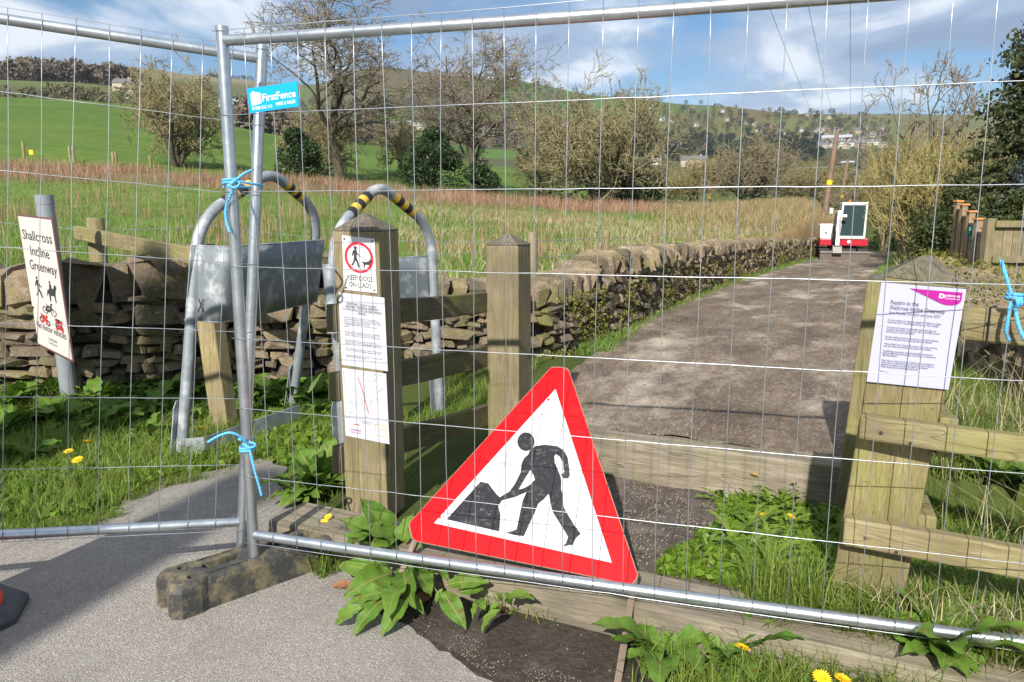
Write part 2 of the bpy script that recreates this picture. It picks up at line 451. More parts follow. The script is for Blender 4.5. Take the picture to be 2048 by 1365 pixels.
def soil(name, dark, mid, pale, pale_amt, sc=1.0, rough=0.95, spk=0.5, stretch=None):
    t = NT(name); p = t.pos()
    if stretch: p = t.mapping(t.mapping(p, (1, 1, 1), (0, 0, 0.40)), (1.0, stretch, 1.0))
    n1 = t.noise(p, 2.2 * sc, 6, 0.65, 0.4); n2 = t.noise(p, 28.0 * sc, 5, 0.7); vd = t.voronoi(p, 95.0 * sc, out='Color')
    sep = t.n.new('ShaderNodeSeparateColor'); t.l.new(vd, sep.inputs[0])
    c = t.mix(t.ramp(n1, [(0.36, 0.0), (0.62, 1.0)]), dark, mid)
    c = t.mix(t.ramp(n2, [(0.4, 0.5), (0.6, 0.0)]), c, tuple(x * 0.55 for x in dark))
    c = t.mix(t.math('MULTIPLY', t.ramp(sep.outputs[0], [(0.78, 0.0), (0.95, 1.0)]), spk), c, pale)
    c = t.mix(t.math('MULTIPLY', t.ramp(t.noise(p, 1.1 * sc, 6, 0.7), [(0.52, 0.0), (0.66, 1.0)]), pale_amt), c, pale)
    t.set(c, rough, 0, 0.2)
    t.bump(t.math('ADD', t.math('MULTIPLY', n2, 1.0), t.math('MULTIPLY', sep.outputs[1], 0.35)), 0.8, 0.018)
    M[name] = t.m
soil('soil_dark', (0.045, 0.036, 0.028), (0.082, 0.067, 0.053), (0.20, 0.178, 0.155), 0.45, 1.3, 0.9, 0.10)
soil('soil_gravel', (0.11, 0.088, 0.07), (0.185, 0.15, 0.122), (0.30, 0.265, 0.225), 0.35, 1.6, 0.95, 0.35)
soil('track_dirt', (0.125, 0.092, 0.066), (0.25, 0.195, 0.142), (0.46, 0.39, 0.31), 0.85, 0.9, 0.95, 0.25, 0.45)

def ground_mat():
    t = NT('ground_cover'); a = t.n.new('ShaderNodeAttribute'); a.attribute_name = 'cover'
    p = t.pos(); n1 = t.noise(p, 1.3, 6, 0.65); n2 = t.noise(p, 0.05, 6, 0.6); n3 = t.noise(p, 14.0, 4, 0.7)
    c = t.mix(t.ramp(n1, [(0.3, 0.45), (0.7, 0.0)]), a.outputs['Color'], (0.03, 0.035, 0.012), 'MIX')
    c2 = t.mix(t.ramp(n2, [(0.3, 0.25), (0.65, 0.0)]), c, (0.05, 0.05, 0.02))
    t.set(c2, 0.95, 0, 0.15); t.bump(t.math('ADD', n1, n3), 0.5, 0.05)
    M['ground_cover'] = t.m
ground_mat()

plain('paper', (0.50, 0.50, 0.55), 0.55)
plain('laminate', (0.46, 0.465, 0.60), 0.10, spec=0.6, Coat_Weight=0.6, Coat_Roughness=0.06)  # lavender tint puts the sky's reflection into the base colour
plain('sign_white', (0.60, 0.60, 0.58), 0.35)
plain('ink', (0.03, 0.03, 0.035), 0.6)
plain('ink_grey', (0.10, 0.10, 0.13), 0.6)
plain('ink_pale', (0.48, 0.49, 0.52), 0.6)
plain('ink_red', (0.55, 0.04, 0.03), 0.5)
plain('magenta', (0.40, 0.010, 0.27), 0.15, Coat_Weight=0.5, Coat_Roughness=0.06)
plain('sign_red', (0.62, 0.012, 0.018), 0.30, var=0.10, scale=9)
plain('ring_red', (0.66, 0.02, 0.05), 0.35)
def scratched(name, base, scr, amt=0.5, rough=0.4, sc=6.0):
    t = NT(name); p = t.pos()
    s1 = t.noise(t.mapping(p, (1.0, 14.0, 14.0), (0.3, 0.5, 0.6)), sc, 5, 0.75, 0.5)
    s2 = t.noise(t.mapping(p, (14.0, 1.2, 9.0), (0.2, 0.9, 0.1)), sc, 5, 0.75, 0.5)
    d = t.noise(p, 11.0, 5, 0.65)
    f = t.math('MAXIMUM', t.ramp(s1, [(0.57, 0.0), (0.66, amt)]), t.ramp(s2, [(0.58, 0.0), (0.68, amt)]))
    c = t.mix(f, base, scr)
    c = t.mix(t.ramp(d, [(0.55, 0.0), (0.75, 0.35)]), c, tuple((x + y) / 2 for x, y in zip(base, scr)))
    t.set(c, rough, 0, 0.12); t.bump(d, 0.15, 0.004)
    M[name] = t.m
scratched('works_black', (0.022, 0.023, 0.026), (0.20, 0.20, 0.21), 0.5)
scratched('works_white', (0.53, 0.53, 0.545), (0.36, 0.36, 0.37), 0.45)
scratched('works_red', (0.60, 0.002, 0.006), (0.62, 0.03, 0.03), 0.3, 0.5)
scratched('left_white', (0.62, 0.56, 0.53), (0.46, 0.41, 0.38), 0.35)
plain('sign_back', (0.30, 0.30, 0.29), 0.5, 0.5)
plain('sign_border', (0.16, 0.06, 0.055), 0.5)
plain('first_blue', (0.0, 0.33, 0.80), 0.35)
plain('print_white', (0.85, 0.85, 0.85), 0.4)
plain('rope_blue', (0.10, 0.42, 0.70), 0.65, var=0.35, scale=180)
plain('tape_yellow', (0.55, 0.36, 0.04), 0.5, var=0.2, scale=14)
plain('tape_black', (0.018, 0.018, 0.02), 0.45)
plain('plastic_grey', (0.23, 0.25, 0.265), 0.45, var=0.12, scale=10)
plain('rust_steel', (0.21, 0.155, 0.115), 0.65, 0.3, var=0.3, scale=40)
plain('nail', (0.06, 0.05, 0.045), 0.6, 0.5)
def foot_mat():
    t = NT('recycled_plastic'); p = t.pos()
    c = t.mix(t.ramp(t.noise(p, 12.0, 6, 0.7), [(0.46, 0.0), (0.64, 0.9)]), (0.045, 0.045, 0.043), (0.20, 0.165, 0.09))
    c = t.mix(t.ramp(t.noise(p, 90.0, 3, 0.6), [(0.66, 0.0), (0.74, 0.6)]), c, (0.32, 0.30, 0.26))
    t.set(c, 0.62, 0, 0.4); t.bump(t.noise(p, 45.0, 5, 0.7), 0.4, 0.006); M['recycled_plastic'] = t.m
foot_mat()
plain('cone_rubber', (0.055, 0.055, 0.058), 0.6, var=0.4, scale=25)
plain('cone_orange', (0.75, 0.06, 0.02), 0.4)
plain('dig_white', (0.72, 0.71, 0.67), 0.35, var=0.1, scale=6)
plain('dig_red', (0.42, 0.015, 0.03), 0.35, var=0.2, scale=6)
plain('dig_dark', (0.03, 0.03, 0.03), 0.6)
plain('dig_steel', (0.22, 0.20, 0.18), 0.55, 0.4, var=0.3, scale=8)
plain('dig_mud', (0.13, 0.105, 0.085), 0.9, var=0.3, scale=6)
plain('seat', (0.02, 0.03, 0.05), 0.7)
plain('beacon', (0.85, 0.13, 0.02), 0.3)
t_ = NT('cab_glass'); t_.set((0.06, 0.10, 0.10), 0.05, 0.0, 0.5, Transmission_Weight=0.5, Alpha=1.0, IOR=1.05); M['cab_glass'] = t_.m
plain('marker_yellow', (0.80, 0.50, 0.01), 0.5)
plain('cap_orange', (0.58, 0.24, 0.07), 0.6)
plain('tarp_teal', (0.02, 0.26, 0.22), 0.5, var=0.3, scale=12)
plain('cable', (0.32, 0.34, 0.38), 0.6)
plain('house_white', (0.52, 0.50, 0.46), 0.8)
plain('house_stone', (0.42, 0.36, 0.28), 0.9)
plain('house_red', (0.33, 0.20, 0.14), 0.9)
plain('house_roof', (0.13, 0.125, 0.125), 0.8)
plain('shed_roof', (0.36, 0.38, 0.41), 0.5)
plain('far_glass', (0.04, 0.05, 0.06), 0.3)
plain('wall_core', (0.035, 0.028, 0.02), 0.95)

# ================================================================ the setting: ground
E1 = Vector((0.9026, -0.4305, 0.0))      # across the entrance, to the right
E2 = Vector((0.4305, 0.9026, 0.0))       # along the greenway
ORG = Vector((0.107, 2.513, 0.0))        # front foot of the near timber sleeper
def along(x, y): return (x - ORG.x) * E2.x + (y - ORG.y) * E2.y
def across(x, y): return (x - ORG.x) * E1.x + (y - ORG.y) * E1.y
def loc_pt(w, t, z=0.0): return ORG + E1 * w + E2 * t + Vector((0, 0, z))

WALL = np.array([(-14.0, 5.0), (-9.0, 5.5), (-3.55, 6.05), (-1.8, 6.4), (-0.62, 6.95), (0.30, 7.6), (1.58, 10.4), (5.4, 19.0), (14.3, 36.0), (22.0, 50.0), (40.0, 82.0)])
def wall_side(x, y):
    """signed distance to the wall line, positive on the field side"""
    x = np.asarray(x, float); y = np.asarray(y, float)
    best = np.full(x.shape, 1e9); sgn = np.ones(x.shape)
    for (x0, y0), (x1, y1) in zip(WALL[:-1], WALL[1:]):
        dx, dy = x1 - x0, y1 - y0; L2 = dx * dx + dy * dy
        t = np.clip(((x - x0) * dx + (y - y0) * dy) / L2, 0, 1)
        qx, qy = x - (x0 + t * dx), y - (y0 + t * dy)
        d = np.hypot(qx, qy); s = np.sign(dx * qy - dy * qx)
        m = d < best; best = np.where(m, d, best); sgn = np.where(m, s, sgn)
    return best * sgn

TX = [-900, 0, 150, 300, 450, 600, 760, 1000, 1200, 1400, 1600, 1800, 2048, 2900]
TA = np.array([(x - 1024) / F / 1.01 for x in TX])
def yz(D, ys): return [y_to_z(y, D) for y in ys]
TD = np.array([5.0, 16.0, 28.0, 42.0, 55.0, 140.0, 300.0, 700.0, 1150.0, 1700.0, 2600.0, 4200.0])
TZ = np.array([
    [0.40] * 14, [0.62, .62, .62, .62, .62, .62, .6, .6, .55, .5, .4, .2, .2, .2],
    [1.4, 1.4, 1.4, 1.4, 1.35, 1.3, 1.2, 1.05, 0.95, 0.8, 0.6, -.2, 0, .2],
    [4.06, 4.06, 3.95, 3.8, 3.55, 3.2, 2.8, 2.2, 1.85, 1.6, 1.5, -.6, 0, .5],
    [6.8, 6.8, 6.5, 6.0, 5.0, 4.2, 3.5, 2.6, 2.05, 1.95, 2.3, -.8, .5, 1],
    yz(140, [205, 212, 215, 226, 262, 285, 300, 340, 378, 402, 408, 432, 432, 430]),
    yz(300, [240, 240, 240, 250, 290, 310, 330, 360, 392, 402, 405, 405, 400, 400]),
    yz(700, [176, 178, 182, 194, 224, 268, 285, 305, 326, 333, 333, 328, 322, 320]),
    yz(1150, [196, 190, 188, 192, 205, 240, 205, 215, 255, 280, 284, 282, 278, 280]),
    yz(1700, [150, 150, 140, 142, 166, 182, 138, 160, 192, 212, 233, 240, 246, 250]),
    yz(2600, [150, 146, 139, 147, 163, 176, 185, 195, 215, 226, 235, 237, 241, 245]),
    yz(4200, [170, 165, 160, 165, 175, 186, 196, 205, 222, 230, 237, 236, 240, 246])])
LTD = np.log(TD)
def table_z(a, D):
    a = np.asarray(a, float); D = np.asarray(D, float)
    # smoothed across columns
    ld = np.clip(np.log(np.maximum(D, 1.0)), LTD[0], LTD[-1] - 1e-6)
    i = np.clip(np.searchsorted(LTD, ld, side='right') - 1, 0, len(LTD) - 2)
    f = (ld - LTD[i]) / (LTD[i + 1] - LTD[i]); f = f * f * (3 - 2 * f) * 0.5 + f * 0.5
    aa = np.clip(a, TA[0], TA[-1] - 1e-6)
    j = np.clip(np.searchsorted(TA, aa, side='right') - 1, 0, len(TA) - 2)
    g = (aa - TA[j]) / (TA[j + 1] - TA[j]); g = g * g * (3 - 2 * g) * 0.6 + g * 0.4
    z0 = TZ[i, j] * (1 - g) + TZ[i, j + 1] * g
    z1 = TZ[i + 1, j] * (1 - g) + TZ[i + 1, j + 1] * g
    return z0 * (1 - f) + z1 * f
def near_z(x, y):
    t = along(x, y); w = across(x, y); D = y
    tr = 0.21 - 0.0227 * np.maximum(D, 0)                        # falling track beyond the far sleeper
    pit = 0.105 + (-0.11 - 0.105) * sstep(0.25, 1.75, t)          # hollow between the sleepers
    z = np.where(t < 0.12, 0.0, np.where(t < 1.9, pit, tr))
    inpath = sstep(-0.95, -0.75, w) * (1 - sstep(1.75, 2.1, w))
    left = -0.02 * sstep(0.0, 3.0, t)
    right = np.where(t < 0.0, 0.0, 0.10 + 0.10 * sstep(1.5, 4, t) + 0.0 * t) - 0.015 * np.maximum(D - 6, 0)
    side = np.where(w < 0.4, left, right)
    zn = inpath * z + (1 - inpath) * side
    # beyond the stile the verge levels with the track
    far = sstep(2.2, 4.0, t)
    bank = 0.12 * sstep(1.9, 3.2, w)
    zf = tr + np.where(w < -0.3, -0.05 * 0, bank)
    return zn * (1 - far) + zf * far
def zg(x, y):
    x = np.asarray(x, float); y = np.asarray(y, float)
    D = np.maximum(y, 0.5); a = x / D
    tz = table_z(a, np.hypot(0, D))
    nz = near_z(x, y)
    fs = sstep(-0.15, 0.35, wall_side(x, y))
    far = sstep(40.0, 62.0, y)
    z = nz * (1 - fs) + tz * fs
    z = z * (1 - far) + tz * far
    z = z + (fbm(x * 0.35, y * 0.35, 5) - 0.5) * 0.25 * sstep(8, 25, D) * np.maximum(fs, far)
    z = z + (fbm(x * 0.004, y * 0.004, 9) - 0.5) * 14.0 * sstep(350, 900, D)
    return z
def zg1(x, y): return float(zg(np.array([x]), np.array([y]))[0])
def hit(px, py, d0=150.0, d1=4000.0):
    Ds = np.exp(np.linspace(math.log(d0), math.log(d1), 500))
    rx, ry, rz = ray(px, py)
    zr = H + rz / ry * Ds
    zt = zg(rx / ry * Ds, Ds)
    k = np.nonzero(zr <= zt)[0]
    D = Ds[k[0]] if len(k) else None
    return None if D is None else (rx / ry * D, D, float(zg1(rx / ry * D, D)))

# one ground sheet out to the skyline
GA = np.concatenate([np.linspace(-2.6, -1.2, 30)[:-1], np.linspace(-1.2, 1.2, 361), np.linspace(1.2, 2.6, 30)[1:]])
GD = np.exp(np.linspace(math.log(0.9), math.log(4200.0), 470))
AA, DD = np.meshgrid(GA, GD)
GX, GY = AA * DD, DD
GZ = zg(GX, GY)
nR, nC = GX.shape
idx = np.arange(nR * nC).reshape(nR, nC)
GQ = np.stack([idx[:-1, :-1], idx[:-1, 1:], idx[1:, 1:], idx[1:, :-1]], axis=2).reshape(-1, 4)
GV = np.stack([GX, GY, GZ], axis=2).reshape(-1, 3)
# apron behind the viewer
b0 = len(GV)
AX = np.linspace(-2.6 * 0.9, 2.6 * 0.9, 2)
ap = np.array([(-60, -60, -0.02), (60, -60, -0.02), (60, 0.9, -0.02), (-60, 0.9, -0.02)])
GV = np.concatenate([GV, ap]); GQ = np.concatenate([GQ, [[b0, b0 + 1, b0 + 2, b0 + 3]]])
ground_me = mesh_np('ground', GV, GQ, smooth=True)
# land cover colours
def cover(x, y):
    D = np.maximum(y, 0.5); a = x / D; px = a * F * 1.01 + 1024
    fs = wall_side(x, y) > 0
    n = fbm(x * 0.25, y * 0.25, 21); n2 = fbm(x * 0.06, y * 0.06, 33); n3 = fbm(x * 0.006, y * 0.006, 41, 5); n4 = fbm(x * 0.02, y * 0.02, 51, 4)
    C = np.zeros(x.shape + (3,))
    def put(mask, col): C[...] = C * (1 - mask[..., None]) + np.array(col) * mask[..., None]
    put(np.ones(x.shape), (0.075, 0.105, 0.022))
    near = (D < 60) & fs
    put(near * 1.0, (0.14, 0.22, 0.045))
    put(near * sstep(0.50, 0.66, n) * (0.12 + 0.88 * sstep(700, 1100, px)), (0.30, 0.26, 0.12))
    put(near * sstep(1250, 1450, px) * sstep(0.25, 0.5, n2 + 0.15), (0.36, 0.24, 0.11))
    put(0.8 * sstep(33.5, 37, D) * (1 - sstep(41, 44, D)) * (1 - sstep(1150, 1300, px)), (0.24, 0.15, 0.095))
    past = sstep(42, 46, D) * (1 - sstep(1250, 1500, px))
    put(past, (0.12, 0.19, 0.032))
    put(past * sstep(0.45, 0.62, fbm(x * 0.02, y * 0.25, 35)) * 0.6, (0.075, 0.155, 0.025))
    far = sstep(240, 330, D)
    put(far, (0.10, 0.10, 0.045))
    put(far * sstep(0.48, 0.60, n3), (0.10, 0.19, 0.035))
    put(far * sstep(0.50, 0.62, n4) * 0.7, (0.10, 0.085, 0.05))
    hill = sstep(1000, 1250, D)
    put(hill, (0.13, 0.125, 0.05))
    put(hill * sstep(0.46, 0.58, n3), (0.105, 0.16, 0.042))
    put(hill * (1 - sstep(520, 640, px)) * sstep(1400, 1600, D), (0.27, 0.22, 0.115))
    put(hill * sstep(600, 700, px) * (1 - sstep(900, 1000, px)), (0.13, 0.105, 0.055))
    put(hill * sstep(980, 1010, px) * (1 - sstep(1230, 1290, px)), (0.09, 0.18, 0.035))
    put(hill * sstep(1380, 1460, px), (0.16, 0.18, 0.06))
    put(hill * sstep(1380, 1460, px) * sstep(0.47, 0.55, n4), (0.17, 0.13, 0.05))
    put(sstep(2300, 2600, D), (0.11, 0.16, 0.09))
    # wooded hill at the left, green meadow below it
    put(sstep(430, 500, D) * (1 - sstep(700, 800, D)) * (1 - sstep(330, 420, px)), (0.13, 0.16, 0.05))
    return C
CC = cover(GV[:, 0], GV[:, 1])
attr = ground_me.color_attributes.new('cover', 'FLOAT_COLOR', 'POINT')
attr.data.foreach_set('color', np.concatenate([CC, np.ones((len(CC), 1))], axis=1).astype(np.float32).ravel())
ground = struct(link('ground', ground_me, M['ground_cover']))

def ragged(pts, step=0.03, amp=0.02, seed=1):
    """closed outline with a ragged edge"""
    out = []; n = len(pts)
    for i in range(n):
        a, b = Vector(pts[i]), Vector(pts[(i + 1) % n]); L = (b - a).length
        k = max(1, int(L / step)) if L < 6 else 4
        nrm = Vector((-(b - a).y, (b - a).x, 0)).normalized() if L > 0 else Vector()
        for j in range(k):
            p = a.lerp(b, j / k)
            w = 0.0 if L >= 6 else ((float(fbm(np.array([p.x * 9]), np.array([p.y * 9]), seed)[0]) - 0.5) * 4 + (float(fbm(np.array([p.x * 2.2]), np.array([p.y * 2.2]), seed + 3)[0]) - 0.5) * 6) * amp
            out.append(p + nrm * w)
    return out
def sheet(name, pts, z, m, step=0.03, amp=0.02, seed=1):
    r = ragged([(p[0], p[1], 0) for p in pts], step, amp, seed)
    mb = MB(); mb.poly([Vector((p.x, p.y, z)) for p in r])
    o = mb.build(name, m, fix=False)
    me = o.data
    if sum(p.normal.z for p in me.polygons) < 0:
        me.flip_normals()
    return struct(o)
g = lambda px, py, z=0.0: tuple(on_z(px, py, z))[:2]
# tarmac: front apron and the little branch towards the A-frames
sheet('tarmac_path', [(-12, -20), (9, -20), (9, 1.0), (2.2, 1.55), g(1500, 1480), g(1180, 1420), g(1000, 1365), g(880, 1290), g(760, 1235), g(700, 1195), g(690, 1120), g(655, 1060), g(575, 1010), g(565, 975),
      g(572, 945), g(545, 925), g(520, 920), g(440, 945), g(330, 965), g(255, 1000), g(235, 1035), g(80, 1060), g(-120, 1075), g(-500, 1100), (-12, 3.0)], 0.008, M['tarmac'])
sheet('soil_strip', [g(600, 1075), g(700, 1050), g(860, 1085), g(1083, 1150), (2.4, 1.75), (3.4, 1.3), (2.0, 1.2), g(1500, 1470), g(1150, 1420), g(960, 1365), g(850, 1300), g(740, 1250), g(660, 1200), g(640, 1150)], 0.004, M['soil_dark'])
# ground between the sleepers
def draped(name, fn, m, us, vs, lift):
    U, Vv = np.meshgrid(us, vs); X, Y = fn(U, Vv)
    Z = zg(X, Y) + lift(X, Y)
    r, c = X.shape; ii = np.arange(r * c).reshape(r, c)
    Q = np.stack([ii[:-1, :-1], ii[:-1, 1:], ii[1:, 1:], ii[1:, :-1]], axis=2).reshape(-1, 4)
    return struct(link(name, mesh_np(name, np.stack([X, Y, Z], axis=2), Q, smooth=True), m))
def pit_xy(w, t): return ORG.x + E1.x * w + E2.x * t, ORG.y + E1.y * w + E2.y * t
draped('gravel_hollow', pit_xy, M['soil_gravel'], np.linspace(-0.72, 1.70, 70), np.linspace(0.24, 1.86, 50),
       lambda X, Y: 0.012 + (fbm(X * 9, Y * 9, 61) - 0.5) * 0.03)
# dirt track along the wall
TC = np.array([(1.353, 4.079), (1.633, 4.666), (2.35, 6.8), (3.55, 10.2), (7.4, 18.6), (16.4, 35.5), (24.0, 49.0), (34, 66)])
TS = np.concatenate([[0], np.cumsum(np.hypot(*np.diff(TC, axis=0).T))])
def track_xy(w, s):
    x = np.interp(s, TS, TC[:, 0]); y = np.interp(s, TS, TC[:, 1])
    e = 0.6
    dx = np.interp(s + e, TS, TC[:, 0]) - np.interp(s - e, TS, TC[:, 0]); dy = np.interp(s + e, TS, TC[:, 1]) - np.interp(s - e, TS, TC[:, 1])
    L = np.hypot(dx, dy) + 1e-9
    return x + dy / L * w, y - dx / L * w
def track_lift(X, Y):
    return 0.034 + 0.022 * (fbm(X * 2.2, Y * 2.2, 71) - 0.5) * 2 + 0.022 * (fbm(X * 8, Y * 8, 72) - 0.5) * 2
draped('dirt_track', track_xy, M['track_dirt'], np.linspace(-1.62, 1.45, 70), np.concatenate([np.linspace(0.0, 10, 160), np.linspace(10.2, 45, 180)]), track_lift)

# ================================================================ dry stone walls
def stone_mesh(seed, flat=1.0):
    r = np.random.default_rng(seed)
    bm = bmesh.new(); bmesh.ops.create_cube(bm, size=1.0)
    bmesh.ops.bevel(bm, geom=list(bm.edges), offset=0.13, segments=1, affect='EDGES', profile=0.5)
    sh = r.uniform(-0.18, 0.18, 6)
    for v in bm.verts:
        x, y, z = v.co
        v.co.x += sh[0] * z + sh[1] * y + r.normal(0, 0.05)
        v.co.z += sh[2] * 1.6 * x + r.normal(0, 0.06)
        v.co.y += sh[3] * z + sh[4] * x + r.normal(0, 0.08)
    bmesh.ops.triangulate(bm, faces=bm.faces)
    me = bpy.data.meshes.new('stone'); bm.to_mesh(me); bm.free()
    for p in me.polygons: p.use_smooth = False
    return me
STN = [stone_mesh(s) for s in range(16)]
STN_V = []
for me in STN:
    v = np.zeros(len(me.vertices) * 3, np.float32); me.vertices.foreach_get('co', v)
    t = np.array([p.vertices[:] for p in me.polygons], np.int32); STN_V.append((v.reshape(-1, 3), t))
def polyline(P):
    P = np.asarray(P, float); S = np.concatenate([[0], np.cumsum(np.hypot(*np.diff(P, axis=0).T))])
    def f(s):
        return np.interp(s, S, P[:, 0]), np.interp(s, S, P[:, 1])
    return f, S[-1]
def build_wall(label, P, height, thick, mat, course, length, n_parts, grow, zfun, seed, cope_h=0.24, both=False):
    r = random.Random(seed)
    f, L = polyline(P)
    x0, y0 = f(0.0)
    t = thing('dry_stone_wall', label, 'wall', (float(P[0][0]), float(P[0][1]), zfun(P[0][0], P[0][1])))
    stones = []
    def frame(s):
        xa, ya = f(max(0, s - 0.15)); xb, yb = f(min(L, s + 0.15)); x, y = f(s)
        d = Vector((xb - xa, yb - ya, 0)).normalized()
        return Vector((x, y, 0)), d, Vector((d.y, -d.x, 0))     # point, along, towards the viewer's side
    # face courses
    for side in ((1,) if not both else (1, -1)):
        z = 0.0; row = 0
        while True:
            ch = course * r.uniform(0.75, 1.3)
            s = -r.uniform(0, 0.2)
            any_ = False
            while s < L:
                sc = grow(s)
                l = length * r.choice((0.45, 0.6, 0.8, 1.0, 1.2, 1.5, 1.75)) * r.uniform(0.85, 1.15) * sc; hh = ch * sc * r.choice((0.62, 0.85, 0.95, 1.05, 1.1, 1.25, 1.6))
                p, d, n = frame(min(max(s + l / 2, 0), L))
                top = height(p.x, p.y) - cope_h
                zc = z * sc + hh / 2 + r.uniform(-0.018, 0.018)
                if zc - hh * 0.05 < top and 0 <= s + l / 2 <= L:
                    any_ = True
                    c = p + n * side * (thick / 2 - 0.11 + r.uniform(-0.045, 0.03)) + Vector((0, 0, zfun(p.x, p.y) - 0.03 + zc))
                    stones.append((c, d, n * side, Vector((l * 1.0, 0.24 * r.uniform(0.85, 1.1), hh * 0.97)), r.uniform(-0.16, 0.16), r.randrange(16)))
                s += l * 1.0 + 0.006
            z += ch
            row += 1
            if not any_ or row > 40: break
    # upright cope stones
    s = 0.0
    while s < L:
        sc = grow(s); l = r.uniform(0.08, 0.17) * sc
        p, d, n = frame(min(s + l / 2, L))
        big = 1.0
        if sc > 1.05: l *= r.choice((1.4, 1.8, 2.4)); big = 1.0
        hh = cope_h * r.uniform(0.92, 1.18) * big
        c = p + n * r.uniform(-0.03, 0.03) + Vector((0, 0, zfun(p.x, p.y) + height(p.x, p.y) - cope_h + hh / 2 - 0.06))
        stones.append((c, d, n, Vector((l * 0.98, thick * r.uniform(0.85, 1.08), hh)), r.uniform(-0.28, 0.28), r.randrange(16)))
        s += l
    def mtx(st):
        c, d, n, sz, tilt, k = st
        R = Matrix((d, n, Vector((0, 0, 1)))).transposed()
        if R.determinant() < 0: R = Matrix((-d, n, Vector((0, 0, 1)))).transposed()
        return Matrix.Translation(c) @ (R @ Matrix.Rotation(tilt, 3, 'Y')).to_4x4() @ Matrix.Diagonal((sz.x, sz.y, sz.z, 1))
    def apparent(st):
        c, sz = st[0], st[3]
        u = c.x / max(c.y, 0.1)
        vis = 1.0 if -0.75 < u < 0.75 else 0.01
        return vis * sz.x * sz.z / (c.length ** 2)
    stones.sort(key=apparent, reverse=True)
    inv = t.matrix_basis.inverted()
    for st in stones[:n_parts]:
        me = STN[st[5]]
        if not len(me.materials): me.materials.append(None)
        o = bpy.data.objects.new('stone', me); COL.objects.link(o)
        o.material_slots[0].link = 'OBJECT'; o.material_slots[0].material = mat
        o.parent = t; o.matrix_parent_inverse = inv; o.matrix_basis = mtx(st)
    VV, TT, b = [], [], 0
    for st in stones[n_parts:]:
        v, tt = STN_V[st[5]]; m = np.array(mtx(st))
        w = v @ m[:3, :3].T + m[:3, 3]
        VV.append(w); TT.append(tt + b); b += len(v)
    if VV:
        o = link('stonework', mesh_np('stonework', np.concatenate(VV), None, np.concatenate(TT)), mat, t); o['kind'] = 'stuff'
    # rubble core
    mb = MB(); N = max(2, int(L / 0.35)); vs = []
    for i in range(N + 1):
        p, d, n = frame(L * i / N); zb = zfun(p.x, p.y) - 0.15; zt = zfun(p.x, p.y) + height(p.x, p.y) - cope_h + 0.02
        w = thick / 2 - 0.10
        vs += [p + n * w + Vector((0, 0, zb)), p + n * w + Vector((0, 0, zt)), p - n * w + Vector((0, 0, zt)), p - n * w + Vector((0, 0, zb))]
    fs = []
    for i in range(N):
        a = i * 4
        fs += [(a, a + 4, a + 5, a + 1), (a + 1, a + 5, a + 6, a + 2), (a + 2, a + 6, a + 7, a + 3)]
    fs += [(0, 1, 2, 3), (N * 4, N * 4 + 3, N * 4 + 2, N * 4 + 1)]
    mb.add(vs, fs); mb.build('rubble_core', M['wall_core'], t)
    return t
zw_left = lambda x, y: -0.03
zw_track = lambda x, y: (0.21 - 0.0227 * y) * min(1, max(0, (y - 7.0) / 2.0)) - 0.03
h_left = lambda x, y: 1.17 - 0.28 * float(sstep(-1.8, 0.1, x)) + 0.05 * math.sin(x * 2.1)
h_track = lambda x, y: 0.86 + 0.20 * float(sstep(7.6, 9.5, y)) - 0.1 * float(sstep(20, 34, y))
WL = [(-7.5, 5.65), (-3.55, 6.05), (-1.8, 6.4), (-0.62, 6.95), (0.10, 7.32)]
WT = [(0.12, 7.34), (0.42, 7.75), (1.0, 9.0), (1.58, 10.4), (3.4, 14.6), (5.4, 19.0), (9.7, 27.6), (14.3, 36.0), (16.3, 40.0)]
build_wall('dry stone wall of big brown gritstone blocks behind the leaning grey sign post', WL, h_left, 0.52, M['gritstone'], 0.082, 0.185, 298, lambda s: 1.06, zw_left, 3, 0.29)
build_wall('long low dry stone wall with upright cope stones running down beside the dirt track', WT, h_track, 0.46, M['gritstone_mossy'], 0.085, 0.17, 295, lambda s: 0.9 + 0.03 * max(0, s - 6), zw_track, 4, 0.24)

# mossy broken wall on the right of the track
P_R = [(7.6, 13.6), (5.9, 10.6), (4.75, 8.0), (4.0, 5.8), (3.7, 4.4)]
h_r = lambda x, y: 0.75 + 0.25 * math.sin(y * 1.7) * 0.6
zw_r = lambda x, y: zg1(x, y) - 0.05
build_wall('mossy tumbled stone wall below the garden fence at the right', P_R, h_r, 0.6, M['gritstone_mossy'], 0.11, 0.24, 200, lambda s: 1.0, zw_r, 5, 0.22)

